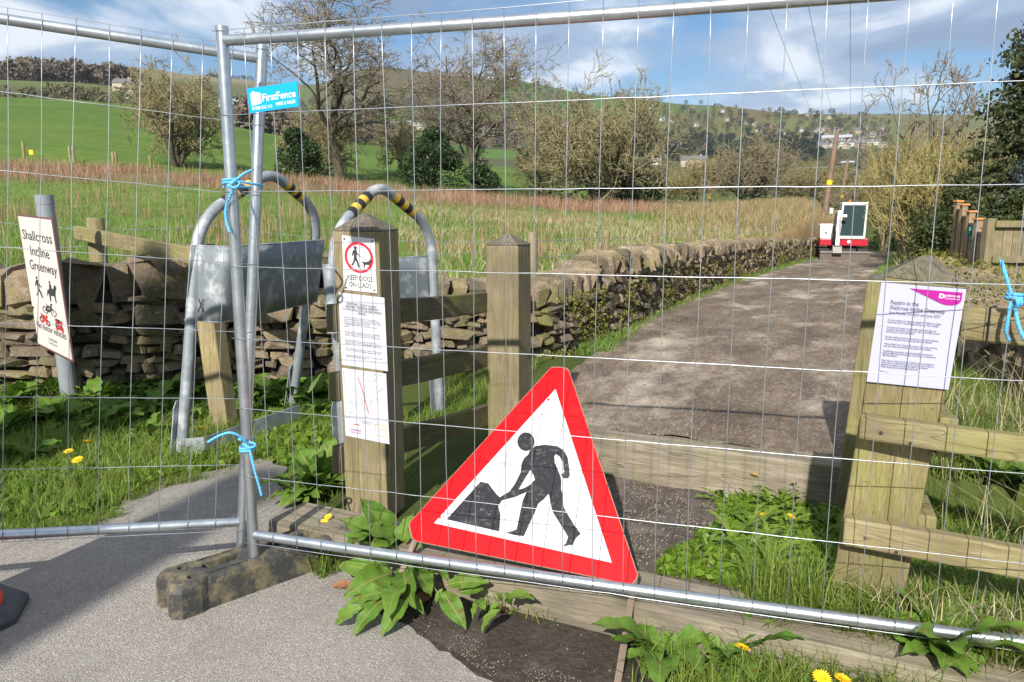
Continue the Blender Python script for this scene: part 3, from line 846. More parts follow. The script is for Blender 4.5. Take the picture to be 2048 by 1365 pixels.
# ================================================================ lettering helper
def text_mesh(body, size=1.0, align='LEFT', sx=1.0, spacing=1.0, line=1.0, bold=0.0):
    cu = bpy.data.curves.new('lettering', 'FONT'); cu.body = body; cu.size = size; cu.align_x = align
    cu.space_character = spacing; cu.space_line = line; cu.resolution_u = 2; cu.offset = bold
    ob = bpy.data.objects.new('lettering', cu)
    me = bpy.data.meshes.new_from_object(ob)
    bpy.data.objects.remove(ob); bpy.data.curves.remove(cu)
    v = np.zeros(len(me.vertices) * 3, np.float32); me.vertices.foreach_get('co', v); v = v.reshape(-1, 3)
    f = [tuple(p.vertices) for p in me.polygons]
    bpy.data.meshes.remove(me)
    v[:, 0] *= sx
    return v, f
class Face:
    """a flat quad in the world: TL, TR, BR, BL; prints things on it in unit coordinates (x right 0..1, y down 0..1)"""
    def __init__(s, TL, TR, BR, BL):
        s.c = [Vector(p) for p in (TL, TR, BR, BL)]
        s.n = ((s.c[1] - s.c[0]).cross(s.c[3] - s.c[0])).normalized()
        if s.n.dot(Vector((0, 0, H)) - s.c[0]) < 0: s.n = -s.n
        s.W = (s.c[1] - s.c[0]).length; s.Hh = (s.c[3] - s.c[0]).length
    def p(s, x, y, lift=0.0006):
        a = s.c[0].lerp(s.c[1], x); b = s.c[3].lerp(s.c[2], x)
        return a.lerp(b, y) + s.n * lift
    def plate(s, name, m, parent, thick=0.002, lift=0.0):
        mb = MB(); q = [c + s.n * lift for c in s.c]; mb.slab(q, -s.n * thick); return mb.build(name, m, parent)
    def poly(s, pts, mb=None, lift=0.0012):
        mb = mb or MB(); mb.poly([s.p(x, y, lift) for x, y in pts]); return mb
    def text(s, body, x, y, size, name, m, parent, align='LEFT', sx=1.0, line=1.0, bold=0.0, lift=0.0012, fit=None):
        v, f = text_mesh(body, 1.0, align, sx, 1.0, line, bold)
        k = size / s.Hh if False else size
        if fit:
            w = v[:, 0].max() - v[:, 0].min(); v[:, 0] *= (fit / (w * size)) if w > 0 else 1
            vx = v[:, 0] * size
        else: vx = v[:, 0] * size * (s.Hh / s.W)
        pts = [s.p(x + a, y - b * size, lift) for a, b in zip(vx, v[:, 1])]
        mb = MB(); mb.add(pts, f)
        return mb.build(name, m, parent, fix=False)

def beam(name, p0, p1, h, t, m, parent, up=(0, 0, 1), bevel=0.006, roll=None):
    p0, p1 = Vector(p0), Vector(p1); d = p1 - p0; L = d.length; d.normalize()
    u = Vector(up) - d * Vector(up).dot(d); u.normalize(); s = u.cross(d)
    mb = MB(); n = max(1, int(L / 0.25)); vs, fs = [], []
    rr = random.Random(hash((round(p0.x, 3), round(p0.z, 3))) & 0xffff)
    for i in range(n + 1):
        jx = rr.uniform(-0.003, 0.003); jz = rr.uniform(-0.003, 0.003)
        for a, b in ((-1, -1), (1, -1), (1, 1), (-1, 1)):
            vs.append((L * i / n, a * t / 2 + jx, b * h / 2 + jz))
    for i in range(n):
        for k in range(4): fs.append((i * 4 + k, i * 4 + (k + 1) % 4, i * 4 + 4 + (k + 1) % 4, i * 4 + 4 + k))
    fs += [(3, 2, 1, 0), (n * 4, n * 4 + 1, n * 4 + 2, n * 4 + 3)]
    me = bpy.data.meshes.new(name); me.from_pydata(vs, [], fs); me.update()
    bm = bmesh.new(); bm.from_mesh(me); bmesh.ops.recalc_face_normals(bm, faces=bm.faces)
    if bevel:
        es = [e for e in bm.edges if e.calc_face_angle(0) > 0.6]
        bmesh.ops.bevel(bm, geom=es, offset=bevel, segments=2, affect='EDGES', profile=0.5)
    bm.to_mesh(me); bm.free()
    o = link(name, me, m, parent)
    R = Matrix((d, s, u)).transposed().to_4x4()
    o.matrix_basis = Matrix.Translation(p0) @ R
    return o

def hexa_post(name, foot, top, cap_h, m, mtop, parent, sub='post_top', slices=6):
    """square timber post: four foot corners, four head corners (front-left, front-right, back-right, back-left), pyramid cap"""
    foot = [Vector(p) for p in foot]; top = [Vector(p) for p in top]
    mb = MB(); vs, fs = [], []
    for i in range(slices + 1):
        for a, b in zip(foot, top):
            j = Vector((random.uniform(-1, 1), random.uniform(-1, 1), 0)) * 0.0018
            vs.append(a.lerp(b, i / slices) + j)
    for i in range(slices):
        for k in range(4): fs.append((i * 4 + k, i * 4 + (k + 1) % 4, i * 4 + 4 + (k + 1) % 4, i * 4 + 4 + k))
    fs.append((3, 2, 1, 0)); e = slices * 4; fs.append((e, e + 1, e + 2, e + 3))
    me = bpy.data.meshes.new(name); me.from_pydata([tuple(v) for v in vs], [], fs); me.update()
    bm = bmesh.new(); bm.from_mesh(me); bmesh.ops.recalc_face_normals(bm, faces=bm.faces)
    es = [q for q in bm.edges if q.calc_face_angle(0) > 0.6]
    bmesh.ops.bevel(bm, geom=es, offset=0.006, segments=2, affect='EDGES', profile=0.5)
    bm.to_mesh(me); bm.free()
    o = link(name, me, m, parent)
    c = sum(top, Vector()) / 4; ap = c + (sum(top, Vector()) / 4 - sum(foot, Vector()) / 4).normalized() * cap_h
    up = (ap - c).normalized()
    lo = [c + (p - c) * 1.002 + up * 0.001 for p in top]
    mi = [c + (p - c) * 1.0 + up * 0.006 for p in top]
    hi = [c + (p - c) * 0.10 + up * cap_h for p in top]
    mb = MB(); mb.add(lo + mi + hi, [(3, 2, 1, 0)] + [(k, (k + 1) % 4, (k + 1) % 4 + 4, k + 4) for k in range(4)] + [(k + 4, (k + 1) % 4 + 4, (k + 1) % 4 + 8, k + 8) for k in range(4)] + [(8, 9, 10, 11)])
    mb.build(sub, mtop, o)
    return o

# ================================================================ temporary fence
def fence_panel(label, B, U, A, length, nwire, seed, lift=0.0):
    """B foot of the end post, U unit up, A unit along"""
    r = random.Random(seed)
    B, U, A = Vector(B), Vector(U).normalized(), Vector(A).normalized()
    N = A.cross(U).normalized()
    if N.dot(Vector((0, 0, H)) - B) < 0: N = -N
    P = lambda a, u, n=0.0: B + A * a + U * (u - B.z) + N * n
    t = thing('temporary_fence', label, 'fence panel', (B.x, B.y, 0.06))
    z0, z1 = 0.222, 2.045
    for a in (0.0, length):
        mb = MB(); mb.tube([P(a, 0.07), P(a, 1.0), P(a, 2.085)], 0.0212, 16); po = mb.build('post', M['galv_tube'], t, True, auto=50)
        mb = MB(); mb.tube([P(a, 2.075), P(a, 2.092)], 0.0222, 16); mb.build('post_cap', M['galv_tube'], po, True, auto=50)
    for z in (z0, z1):
        pts = [P(0.012 + (length - 0.024) * i / 10, z + (0.012 * math.sin(math.pi * i / 10) * (-1 if z < 1 else -0.6))) for i in range(11)]
        mb = MB(); mb.tube(pts, 0.0188, 16); mb.build('rail', M['galv_tube'], t, True, auto=50)
    rows = [0.200 + 0.2655 * i for i in range(8)]
    RW = 0.00140
    for i, z in enumerate(rows):
        zz = z if 0 < i < 7 else (z0 - 0.027 if i == 0 else z1 + 0.030)
        pts = [P(-0.022 + (length + 0.044) * k / 40, zz + r.gauss(0, 0.0008), 0.0225) for k in range(41)]
        mb = MB(); mb.tube(pts, RW, 6); mb.build('wire', M['galv_wire'], t, True)
    for k in range(1, nwire):
        a0 = length * k / nwire; b1 = r.gauss(0, 0.0035); b2 = r.gauss(0, 0.003); bow = 0.012 * math.sin(math.pi * min(1, a0 / 0.5)) if a0 < 0.5 else 0.0
        pts = []
        for j in range(15):
            u = z0 - 0.027 + (z1 + 0.057 - z0) * j / 14; q = math.sin(math.pi * j / 14)
            wrap = 0.0205 if 0 < j < 14 else 0.017
            pts.append(P(a0 + b1 * math.sin(math.pi * j / 14) + b2 * math.sin(2 * math.pi * j / 14) + r.gauss(0, 0.0006), u, wrap + 0.003))
        mb = MB(); mb.tube(pts, RW, 6); mb.build('wire', M['galv_wire'], t, True)
    return t, P, N
RB = Vector((-1.008, 2.75, 0.13)); RA = Vector((0.9600, -0.2800, 0))
RT, RP, RN = fence_panel('large galvanised mesh fence panel across the greenway, right of the joint', RB, (0, 0, 1), RA, 3.5, 34, 11)
LB = Vector((-1.097, 2.865, 0.13)); LU = Vector((0.145, 0.14, 1.957)).normalized()
LA = Vector((-0.94, -0.342, 0)); LA = (LA - LU * LA.dot(LU)).normalized()
LT, LP, LN = fence_panel('galvanised mesh fence panel leaning at the left edge, left of the joint', LB, LU, LA, 3.5, 34, 12)
def on_right_panel(px, py, lift=0.03):
    return on_plane(px, py, RB + RN * lift, RN)

# fence foot
def fence_foot():
    ax = Vector((0.72, 0.694, 0)); ay = Vector((-0.694, 0.72, 0))
    o = Vector((-1.205, 2.475, 0))
    t = thing('fence_block', 'black recycled plastic fence foot block under the two fence posts', 'fence foot', o + ax * 0.34 + ay * 0.1)
    L, W, Hh = 0.74, 0.205, 0.135
    hA = ((RB - o).dot(ax), (RB - o).dot(ay)); hB = ((LB - o).dot(ax), (LB - o).dot(ay))
    # outline with waisted corners
    out = [(0.03, 0), (0.10, 0), (0.13, 0.012), (L - 0.13, 0.012), (L - 0.10, 0), (L - 0.03, 0), (L, 0.03), (L, 0.065), (L - 0.02, 0.075), (L - 0.02, W - 0.075), (L, W - 0.065), (L, W - 0.03), (L - 0.03, W), (L - 0.10, W), (L - 0.13, W - 0.012), (0.13, W - 0.012), (0.10, W), (0.03, W), (0, W - 0.03), (0, W - 0.065), (0.02, W - 0.075), (0.02, 0.075), (0, 0.065), (0, 0.03)]
    bm = bmesh.new()
    def inset(pts, k): 
        c = (L / 2, W / 2); return [(c[0] + (x - c[0]) * (1 - 2 * k / L), c[1] + (y - c[1]) * (1 - 2 * k / W)) for x, y in pts]
    lv = [(out, 0.0), (out, Hh - 0.03), (inset(out, 0.006), Hh - 0.012), (inset(out, 0.016), Hh)]
    rings = []
    for pts, z in lv:
        rings.append([bm.verts.new(o + ax * x + ay * y + Vector((0, 0, (z if not (z == 0 and 0.13 < x < L - 0.13) else 0.018)))) for x, y in pts])
    n = len(out)
    for a, b in zip(rings[:-1], rings[1:]):
        for k in range(n): bm.faces.new((a[k], a[(k + 1) % n], b[(k + 1) % n], b[k]))
    bm.faces.new(rings[-1]); bm.faces.new(rings[0][::-1])
    me = bpy.data.meshes.new('block'); bm.to_mesh(me); bm.free()
    blk = link('block', me, M['recycled_plastic'], t)
    # cut holes with a boolean (sockets for posts, the hand slot)
    cut = MB()
    def hole(x, y, r, z=0.05): cut.tube([o + ax * x + ay * y + Vector((0, 0, z)), o + ax * x + ay * y + Vector((0, 0, 0.3))], r, 14)
    for x, y in ((0.09, 0.055), (0.09, W - 0.055), (L - 0.09, 0.055), (L - 0.09, W - 0.055), (hA[0], max(0.035, hA[1])), (hB[0], min(W - 0.035, hB[1]))): hole(x, y, 0.0215 if x in (hA[0], hB[0]) else 0.017)
    for x0, x1 in ((0.16, 0.29), (0.42, 0.58)):
        p = [(x0, W / 2 - 0.024), (x1, W / 2 - 0.024), (x1 + 0.018, W / 2), (x1, W / 2 + 0.024), (x0, W / 2 + 0.024), (x0 - 0.018, W / 2)]
        cut.slab([o + ax * a + ay * b + Vector((0, 0, 0.055)) for a, b in p], (0, 0, 0.2))
    for x0, x1, yy in ((0.15, 0.30, 0.038), (0.15, 0.30, W - 0.038), (0.42, 0.6, 0.038), (0.42, 0.6, W - 0.038)):
        cut.slab([o + ax * a + ay * b + Vector((0, 0, Hh - 0.010)) for a, b in ((x0, yy - 0.006), (x1, yy - 0.006), (x1, yy + 0.006), (x0, yy + 0.006))], (0, 0, 0.2))
    for yy in (W / 2,):
        cut.slab([o + ax * a + ay * b + Vector((0, 0, -0.1)) for a, b in ((-0.1, yy - 0.024), (0.05, yy - 0.024), (0.05, yy + 0.024), (-0.1, yy + 0.024))], (0, 0, 0.135))
    co = cut.build('cutter', M['recycled_plastic'])
    md = blk.modifiers.new('holes', 'BOOLEAN'); md.operation = 'DIFFERENCE'; md.object = co; md.solver = 'EXACT'
    dg = bpy.context.evaluated_depsgraph_get()
    me2 = bpy.data.meshes.new_from_object(blk.evaluated_get(dg))
    blk.modifiers.clear(); blk.data = me2
    if not len(me2.materials): me2.materials.append(M['recycled_plastic'])
    cm = co.data; bpy.data.objects.remove(co); bpy.data.meshes.remove(cm)
    return t
bpy.context.view_layer.update()
fence_foot()

# blue supplier plate on the right panel
q = [on_right_panel(x, y) for x, y in ((493, 178), (594, 163), (598, 213), (500, 227))]
sg = thing('fence_sign', 'small blue hire plate with white lettering fixed to the mesh beside the posts', 'sign', (q[3] + q[2]) / 2)
fc = Face(*q); fc.plate('plate', M['first_blue'], sg, 0.003)
fc.text('FirstFence', 0.285, 0.60, 0.42, 'lettering', M['print_white'], sg, fit=0.66, bold=0.012)
fc.text('01283 512 111', 0.065, 0.90, 0.19, 'lettering', M['print_white'], sg, fit=0.40, bold=0.01)
fc.text('HIRE & SALES', 0.55, 0.845, 0.185, 'lettering', M['print_white'], sg, fit=0.385, bold=0.01)
mb = MB()
fc.poly([(0.065, 0.24), (0.12, 0.14), (0.165, 0.20), (0.165, 0.70), (0.065, 0.72)], mb)
for k, x in enumerate((0.175, 0.205, 0.232, 0.256)):
    w = (0.022, 0.018, 0.013, 0.009)[k]
    fc.poly([(x, 0.20 + 0.015 * k), (x + w, 0.20 + 0.015 * k), (x + w, 0.68 - 0.005 * k), (x, 0.69 - 0.005 * k)], mb)
mb.build('emblem', M['print_white'], sg, fix=False)
mb = MB(); fc.poly([(0.115, 0.18), (0.121, 0.18), (0.124, 0.70), (0.118, 0.70)], mb, 0.0018); mb.build('emblem', M['first_blue'], sg, fix=False)

# blue ropes
def rope(label, strands, loc, r=0.0048):
    t = thing('rope', label, 'rope', loc)
    for pts in strands:
        P = [Vector(p) for p in pts]
        # smooth the path, then twist three yarns round it
        Q = []
        for i in range(len(P) - 1):
            p0, p1, p2, p3 = P[max(i - 1, 0)], P[i], P[i + 1], P[min(i + 2, len(P) - 1)]
            for k in range(8):
                u = k / 8
                Q.append(0.5 * ((2 * p1) + (p2 - p0) * u + (2 * p0 - 5 * p1 + 4 * p2 - p3) * u * u + (3 * p1 - p0 - 3 * p2 + p3) * u ** 3))
        Q.append(P[-1])
        L = [0.0]
        for a, b in zip(Q[:-1], Q[1:]): L.append(L[-1] + (b - a).length)
        n = max(12, int(L[-1] / 0.006)); mb = MB()
        import bisect
        R = []
        for j in range(n + 1):
            s = L[-1] * j / n; i = min(max(bisect.bisect_right(L, s) - 1, 0), len(Q) - 2)
            R.append(Q[i].lerp(Q[i + 1], (s - L[i]) / max(1e-9, L[i + 1] - L[i])))
        for y in range(3):
            S = []
            for j, p in enumerate(R):
                d = (R[min(j + 1, n)] - R[max(j - 1, 0)]).normalized(); a = d.orthogonal().normalized(); a = (Vector((0.3, 0.2, 0.9)) - d * d.dot(Vector((0.3, 0.2, 0.9)))).normalized(); b = d.cross(a)
                ph = 2 * math.pi * y / 3 + j * 0.9
                S.append(p + (a * math.cos(ph) + b * math.sin(ph)) * r * 0.5)
            mb.tube(S, r * 0.62, 5)
        mb.build('strand', M['rope_blue'], t, True)
    return t
def ring(c, d, r, turns=1.0, tilt=0.0, pitch=0.01):
    d = Vector(d).normalized(); a = d.orthogonal().normalized(); b = d.cross(a)
    n = int(14 * turns) + 1
    return [Vector(c) + a * r * math.cos(2 * math.pi * i / 14) + b * r * math.sin(2 * math.pi * i / 14) + d * pitch * i / 14 for i in range(n)]
pa = on_right_panel(466, 372, 0.035); pb = LP(0.0, 1.56)
rp1 = RP(0, 1.555)
rope('blue twisted rope knotted round the fence posts at the top of the joint', [
    ring(rp1, (0, 0, 1), 0.028, 2.2), [rp1 + Vector((0.028, -0.01, 0.01)), rp1 + Vector((0.08, 0.06, 0.0)), pb + Vector((0.03, -0.02, 0.0)), pb + Vector((0.0, 0.03, 0.005)), pb + Vector((-0.03, 0, 0.0)), rp1 + Vector((-0.03, 0.0, -0.01))],
    [at(458, 372, 2.70), at(470, 362, 2.695), at(488, 348, 2.71), at(506, 340, 2.74)],
    [at(468, 376, 2.70), at(459, 395, 2.71), at(452, 415, 2.72), at(452, 440, 2.715), at(460, 466, 2.70)],
    [at(455, 370, 2.70), at(470, 376, 2.69), at(480, 366, 2.70), at(466, 362, 2.70), at(458, 376, 2.69)]], rp1)
rp2 = RP(0, 0.56)
rope('blue twisted rope tied low round the fence posts above the black foot', [
    ring(rp2, (0, 0, 1), 0.027, 2.0), ring(LP(0, 0.56), LU, 0.027, 1.2),
    [at(497, 893, 2.70), at(484, 876, 2.68), at(462, 866, 2.66), at(440, 871, 2.66), at(415, 885, 2.66)],
    [at(497, 893, 2.70), at(503, 915, 2.69), at(510, 945, 2.68), at(518, 972, 2.68), at(523, 992, 2.68)],
    [at(486, 888, 2.70), at(500, 896, 2.69), at(512, 890, 2.70), at(498, 884, 2.70)]], rp2)

# ================================================================ the timber horse stile
stile = None
near_sl = thing('timber_sleeper', 'weathered timber sleeper edging the tarmac, under the bottom rail of the fence', 'sleeper', loc_pt(0.2, 0.12, 0))
a0, a1 = loc_pt(-1.30, 0.125, 0.068), loc_pt(2.6, 0.125, 0.068)
beam('beam', a0, a1, 0.150, 0.245, M['wood_sleeper'], near_sl, bevel=0.012)
far_sl = thing('timber_sleeper', 'weathered timber sleeper step at the start of the dirt track', 'sleeper', loc_pt(0.5, 1.9, -0.1))
beam('beam', loc_pt(-0.75, 1.91, 0.005), loc_pt(1.16, 1.91, 0.005), 0.285, 0.20, M['wood_sleeper'], far_sl, bevel=0.012)

def sq(c, ax, ay, w): # front-left, front-right, back-right, back-left
    return [c, c + ax * w, c + ax * w + ay * w, c + ay * w]
Z = lambda z: Vector((0, 0, z))
# near left post
a_ = math.radians(-15.0); ex = Vector((math.cos(a_), math.sin(a_), 0)); ey = Vector((-math.sin(a_), math.cos(a_), 0))
c0 = Vector((-0.787, 3.385, 0)); W_ = 0.222
pl = thing('timber_post', 'square timber post with pyramid top carrying the dog sign and two paper notices', 'post', c0 + ex * .1 + ey * .1)
tp = Vector((-0.80, 3.375, 0))
hexa_post('post_shaft', [p + Z(0.02) for p in sq(c0, ex, ey, W_ - 0.01)], [p + Z(1.375) for p in sq(tp, ex, ey, W_)], 0.075, M['wood_post'], M['wood_top'], pl)
PLn = (ex.cross(Vector((tp.x - c0.x, tp.y - c0.y, 1.355)))).normalized()
if PLn.y > 0: PLn = -PLn
on_pl = lambda x, y, l=0.004: on_plane(x, y, c0 + PLn * l, PLn)
# near right post, leaning towards the viewer
f0 = Vector((1.095, 2.425, 0.03)); t0 = Vector((1.130, 2.278, 1.262))
ex2 = Vector((0.895, -0.445, 0)); ey2 = Vector((0.445, 0.895, 0))
pr = thing('timber_post', 'square timber post stained yellow-green that carries the repairs notice', 'post', f0 + ex2 * .1 + ey2 * .1)
hexa_post('post_shaft', [f0 + ex2 * a + ey2 * b + Z(-0.02) for a, b in ((0, 0), (.218, 0), (.218, .2), (0, .2))],
          [t0 + ex2 * a + ey2 * b + Z(-0.10 * a) for a, b in ((0, 0), (.218, 0), (.218, .2), (0, .2))], 0.075, M['wood_green'], M['wood_top'], pr)
PRn = (ex2.cross(t0 - f0)).normalized()
if PRn.y > 0: PRn = -PRn
on_pr = lambda x, y, l=0.006: on_plane(x, y, f0 + PRn * l, PRn)
# far posts
a3_ = math.radians(-22.0); c1 = Vector((-0.150, 4.60, 0)); ex3 = Vector((math.cos(a3_), math.sin(a3_), 0)); ey3 = Vector((-math.sin(a3_), math.cos(a3_), 0))
pf = thing('timber_post', 'bare square timber post standing between the dog sign post and the stone wall', 'post', c1 + ex3 * .1 + ey3 * .1 + Z(-0.1))
hexa_post('post_shaft', [p + Z(-0.2) for p in sq(c1, ex3, ey3, 0.215)], [p + Z(1.262) for p in sq(c1 + Vector((-.012, 0, 0)), ex3, ey3, 0.215)], 0.07, M['wood_post'], M['wood_top'], pf)
c2 = loc_pt(1.70, 1.98, -0.15)
c2 = Vector((1.652, 3.66, -0.15))
pg = thing('timber_post', 'far timber post half hidden behind the repairs notice post', 'post', c2)
hexa_post('post_shaft', [c2 + ex2 * a + ey2 * b for a, b in ((0, 0), (.21, 0), (.21, .21), (0, .21))], [c2 + Vector((0.083, 0, 1.285)) + ex2 * a + ey2 * b for a, b in ((0, 0), (.21, 0), (.21, .21), (0, .21))], 0.035, M['wood_green'], M['wood_top'], pg)

# side rails of the stile: left set
lr = []
A0 = c0 - ex * 0.026; A1 = c1 - ex * 0.026
dirL = (A1 - A0).normalized(); A0 = A0 - dirL * 0.03; A1 = A1 + dirL * 0.22
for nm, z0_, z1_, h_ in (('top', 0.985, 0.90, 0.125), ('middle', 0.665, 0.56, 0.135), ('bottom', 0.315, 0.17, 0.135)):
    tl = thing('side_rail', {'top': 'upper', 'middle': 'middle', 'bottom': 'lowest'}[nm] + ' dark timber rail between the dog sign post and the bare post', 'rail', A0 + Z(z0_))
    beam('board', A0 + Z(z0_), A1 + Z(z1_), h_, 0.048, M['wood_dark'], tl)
# right set: short ends show beside the right post
B0 = f0 + ex2 * (0.218 + 0.027); B1 = c2 + ex2 * (0.21 + 0.03)
dR = (B1 - B0); dR.z = 0; dR.normalize()
for nm, zc in (('upper', 0.775), ('middle', 0.44), ('lowest', 0.13)):
    s_ = 0.03 * (zc) ; k = zc / 1.23; sh = (t0 - f0) * k; sh.z = 0
    p = Vector((B0.x, B0.y, 0)) + sh - dR * 0.005
    tl = thing('side_rail', nm + ' timber rail end poking out behind the right edge of the repairs notice post', 'rail', p + Z(zc))
    beam('board', p + Z(zc), Vector((B1.x, B1.y, 0)) + dR * 0.2 + Z(zc - 0.12), 0.125, 0.052, M['wood_green'], tl)
# rails to the right of the notice post
def rail_px(label, l_top, l_bot, DL, r_top, r_bot, z_shift=0.0):
    a = at(*l_top, DL); b = at(*l_bot, DL)
    c = (a + b) / 2; h_ = (a - b).length
    # level rail: find depth where the right end has the same height
    rx, ry, rz = ray((r_top[0] + r_bot[0]) / 2, (r_top[1] + r_bot[1]) / 2)
    D = (c.z + z_shift - H) / (rz / ry)
    e = Vector((rx / ry * D, D, c.z + z_shift))
    d = (e - c).normalized()
    t = thing('fence_rail', label, 'rail', c)
    o = beam('board', c, c + d * 1.6, h_, 0.05, M['wood_rail'], t, bevel=0.008)
    return t, c, d, h_
r1 = rail_px('pale timber rail nailed across the repairs notice post at middle height', (1722, 828), (1718, 876), 2.285, (2048, 868), (2048, 925))
r2 = rail_px('pale timber rail nailed low across the repairs notice post near the ground', (1690, 1030), (1686, 1084), 2.345, (2048, 1100), (2048, 1152))
r3 = rail_px('top timber rail with the blue rope, running right from the repairs notice post', (1928, 612), (1925, 678), 2.30, (2048, 622), (2048, 690))
# nails
for (t_, px, py) in ((r1, 1765, 860), (r1, 1826, 872), (r2, 1733, 1068), (r2, 1796, 1083)):
    p = at(px, py, t_[1].y - 0.02); d = t_[2]; n_ = Vector((d.y, -d.x, 0)).normalized()
    if n_.y > 0: n_ = -n_
    c = t_[1] + d * ((p - t_[1]).dot(d)); c = c + n_ * 0.0255; c.z = p.z
    mb = MB(); mb.tube([c - n_ * 0.004, c + n_ * 0.0015], 0.0055, 10); mb.build('nail', M['nail'], t_[0])
# cable tie
ct = thing('cable_tie', 'black cable tie round the top rail beside the repairs notice', 'cable tie', r3[1] + r3[2] * 0.05)
cp = r3[1] + r3[2] * 0.075
mb = MB(); hh = r3[3] / 2 + 0.004
nn = Vector((r3[2].y, -r3[2].x, 0)).normalized(); nn = nn if nn.y < 0 else -nn
mb.tube([cp + nn * 0.029 + Z(hh), cp + nn * 0.030 - Z(hh), cp - nn * 0.03 - Z(hh), cp - nn * 0.03 + Z(hh), cp + nn * 0.029 + Z(hh)], 0.0032, 6)
mb.cbox(cp + nn * 0.032 + Z(0.008), r3[2] * 0.008, nn * 0.006, Z(0.01)); mb.build('strap', M['tape_black'], ct)
kr = at(2026, 600, r3[1].y - 0.12)
rope('blue twisted rope knotted over the top rail at the right edge', [
    [at(2002, 520, 2.16), at(2010, 548, 2.15), at(2018, 575, 2.15), at(2026, 600, 2.15)],
    ring(at(2026, 600, 2.155), (0.2, 0, 1), 0.018, 1.8), ring(at(2026, 604, 2.15), (1, 0, 0.1), 0.016, 1.5),
    [at(2022, 604, 2.15), at(2018, 630, 2.14), at(2012, 660, 2.15), at(2018, 682, 2.16)],
    [at(2030, 604, 2.15), at(2034, 640, 2.14), at(2044, 670, 2.13), at(2056, 690, 2.13)]], kr, 0.0055)

# ---------------------------------------------------------------- notices
# dog sign
q = [on_pl(x, y, 0.004) for x, y in ((684, 471), (749, 478), (754, 587), (688, 580))]
dg = thing('dog_sign', 'white sign with red ring and dog walker asking to keep dogs on leads', 'sign', q[3])
fc = Face(*q); fc.plate('plate', M['sign_white'], dg, 0.003)
asp = fc.W / fc.Hh
def circ(cx, cy, r, n=40, r2=None): return [(cx + r * math.cos(2 * math.pi * k / n), cy + r * asp * math.sin(2 * math.pi * k / n)) for k in range(n)]
mb = MB(); o_, i_ = circ(0.5, 0.375, 0.44), circ(0.5, 0.375, 0.365)
for k in range(40): fc.poly([o_[k], o_[(k + 1) % 40], i_[(k + 1) % 40], i_[k]], mb)
mb.build('red_ring', M['ring_red'], dg, fix=False)
mb = MB()
fc.poly(circ(0.40, 0.20, 0.05, 14), mb)
fc.poly([(0.36, 0.235), (0.43, 0.235), (0.46, 0.29), (0.52, 0.33), (0.50, 0.35), (0.44, 0.31), (0.43, 0.38), (0.48, 0.46), (0.51, 0.55), (0.465, 0.56), (0.43, 0.48), (0.39, 0.43), (0.36, 0.48), (0.29, 0.54), (0.26, 0.52), (0.32, 0.46), (0.345, 0.38), (0.34, 0.30), (0.31, 0.36), (0.28, 0.35), (0.32, 0.26)], mb)
fc.poly([(0.60, 0.445), (0.78, 0.435), (0.83, 0.40), (0.85, 0.37), (0.87, 0.395), (0.91, 0.41), (0.89, 0.435), (0.85, 0.445), (0.83, 0.48), (0.83, 0.545), (0.80, 0.545), (0.795, 0.49), (0.68, 0.495), (0.66, 0.55), (0.63, 0.55), (0.635, 0.49), (0.60, 0.46), (0.585, 0.425), (0.605, 0.43)], mb)
fc.poly([(0.51, 0.338), (0.52, 0.332), (0.80, 0.43), (0.79, 0.437)], mb)
mb.build('pictogram', M['ink'], dg, fix=False)
fc.text('KEEP DOGS', 0.5, 0.80, 0.135, 'lettering', M['ink'], dg, 'CENTER', fit=0.76, bold=0.004)
fc.text('ON LEADS', 0.5, 0.925, 0.135, 'lettering', M['ink'], dg, 'CENTER', fit=0.66, bold=0.004)
for x, y in ((0.07, 0.06), (0.93, 0.05), (0.93, 0.95), (0.07, 0.955)):
    mb = MB(); c = fc.p(x, y, 0.0); mb.tube([c, c + fc.n * 0.003], 0.0042, 10); mb.build('screw', M['nail'], dg)

def paper_sheet(name, label, quad, m, parent_cat, curl=0.004):
    fcx = Face(*quad); t = thing(name, label, parent_cat, quad[3])
    mb = MB(); nx, ny = 10, 14; vs, fs = [], []
    for j in range(ny + 1):
        for i in range(nx + 1):
            x, y = i / nx, j / ny
            vs.append(fcx.p(x, y, -0.0006 + 0.0006 * math.sin(5 * x + 4 * y)))
    for j in range(ny):
        for i in range(nx):
            a = j * (nx + 1) + i; fs.append((a, a + 1, a + nx + 2, a + nx + 1))
    mb.add(vs, fs); mb.add([v - fcx.n * 0.0006 for v in vs], [f[::-1] for f in fs])
    mb.build('sheet', m, t, True, fix=False)
    return t, fcx
q = [on_pl(x, y, 0.004) for x, y in ((677, 585), (768.5, 596), (775.6, 743), (683.6, 730))]
cn, fc = paper_sheet('paper_notice', 'white typed closure notice pinned under the dog sign', q, M['paper'], 'notice')
fc.text('DERBYSHIRE COUNTY COUNCIL\nTEMPORARY PERMISSIVE GREENWAY\nCLOSURE (SHALLCROSS INCLINE, WHALEY\nBRIDGE)', 0.5, 0.155, 0.047, 'lettering', M['ink_grey'], cn, 'CENTER', line=0.82, bold=0.002, fit=0.86)
body = ['Notice is hereby given that the Council will close\nthe greenway between Shallcross and Whaley Bridge.\nReason: to facilitate ground stabilisation works during\nmaintenance and improvement works.\nALTERNATIVE ROUTE: an alternative route is\nsigned.',
        'Access will be maintained wherever reasonably\npossible for the affected length of highway. The\nclosure will be kept as short as the works permit.',
        'Derbyshire County Council apologises for any\ninconvenience caused while the works take place.\nAnyone needing further information should ring.',
        'The County Council intends to make an Order under\nSection 14 of the Road Traffic Regulation Act 1984.',
        'Executive Director - Place, County Hall,\nMATLOCK DE4 3AG']
yy = 0.335
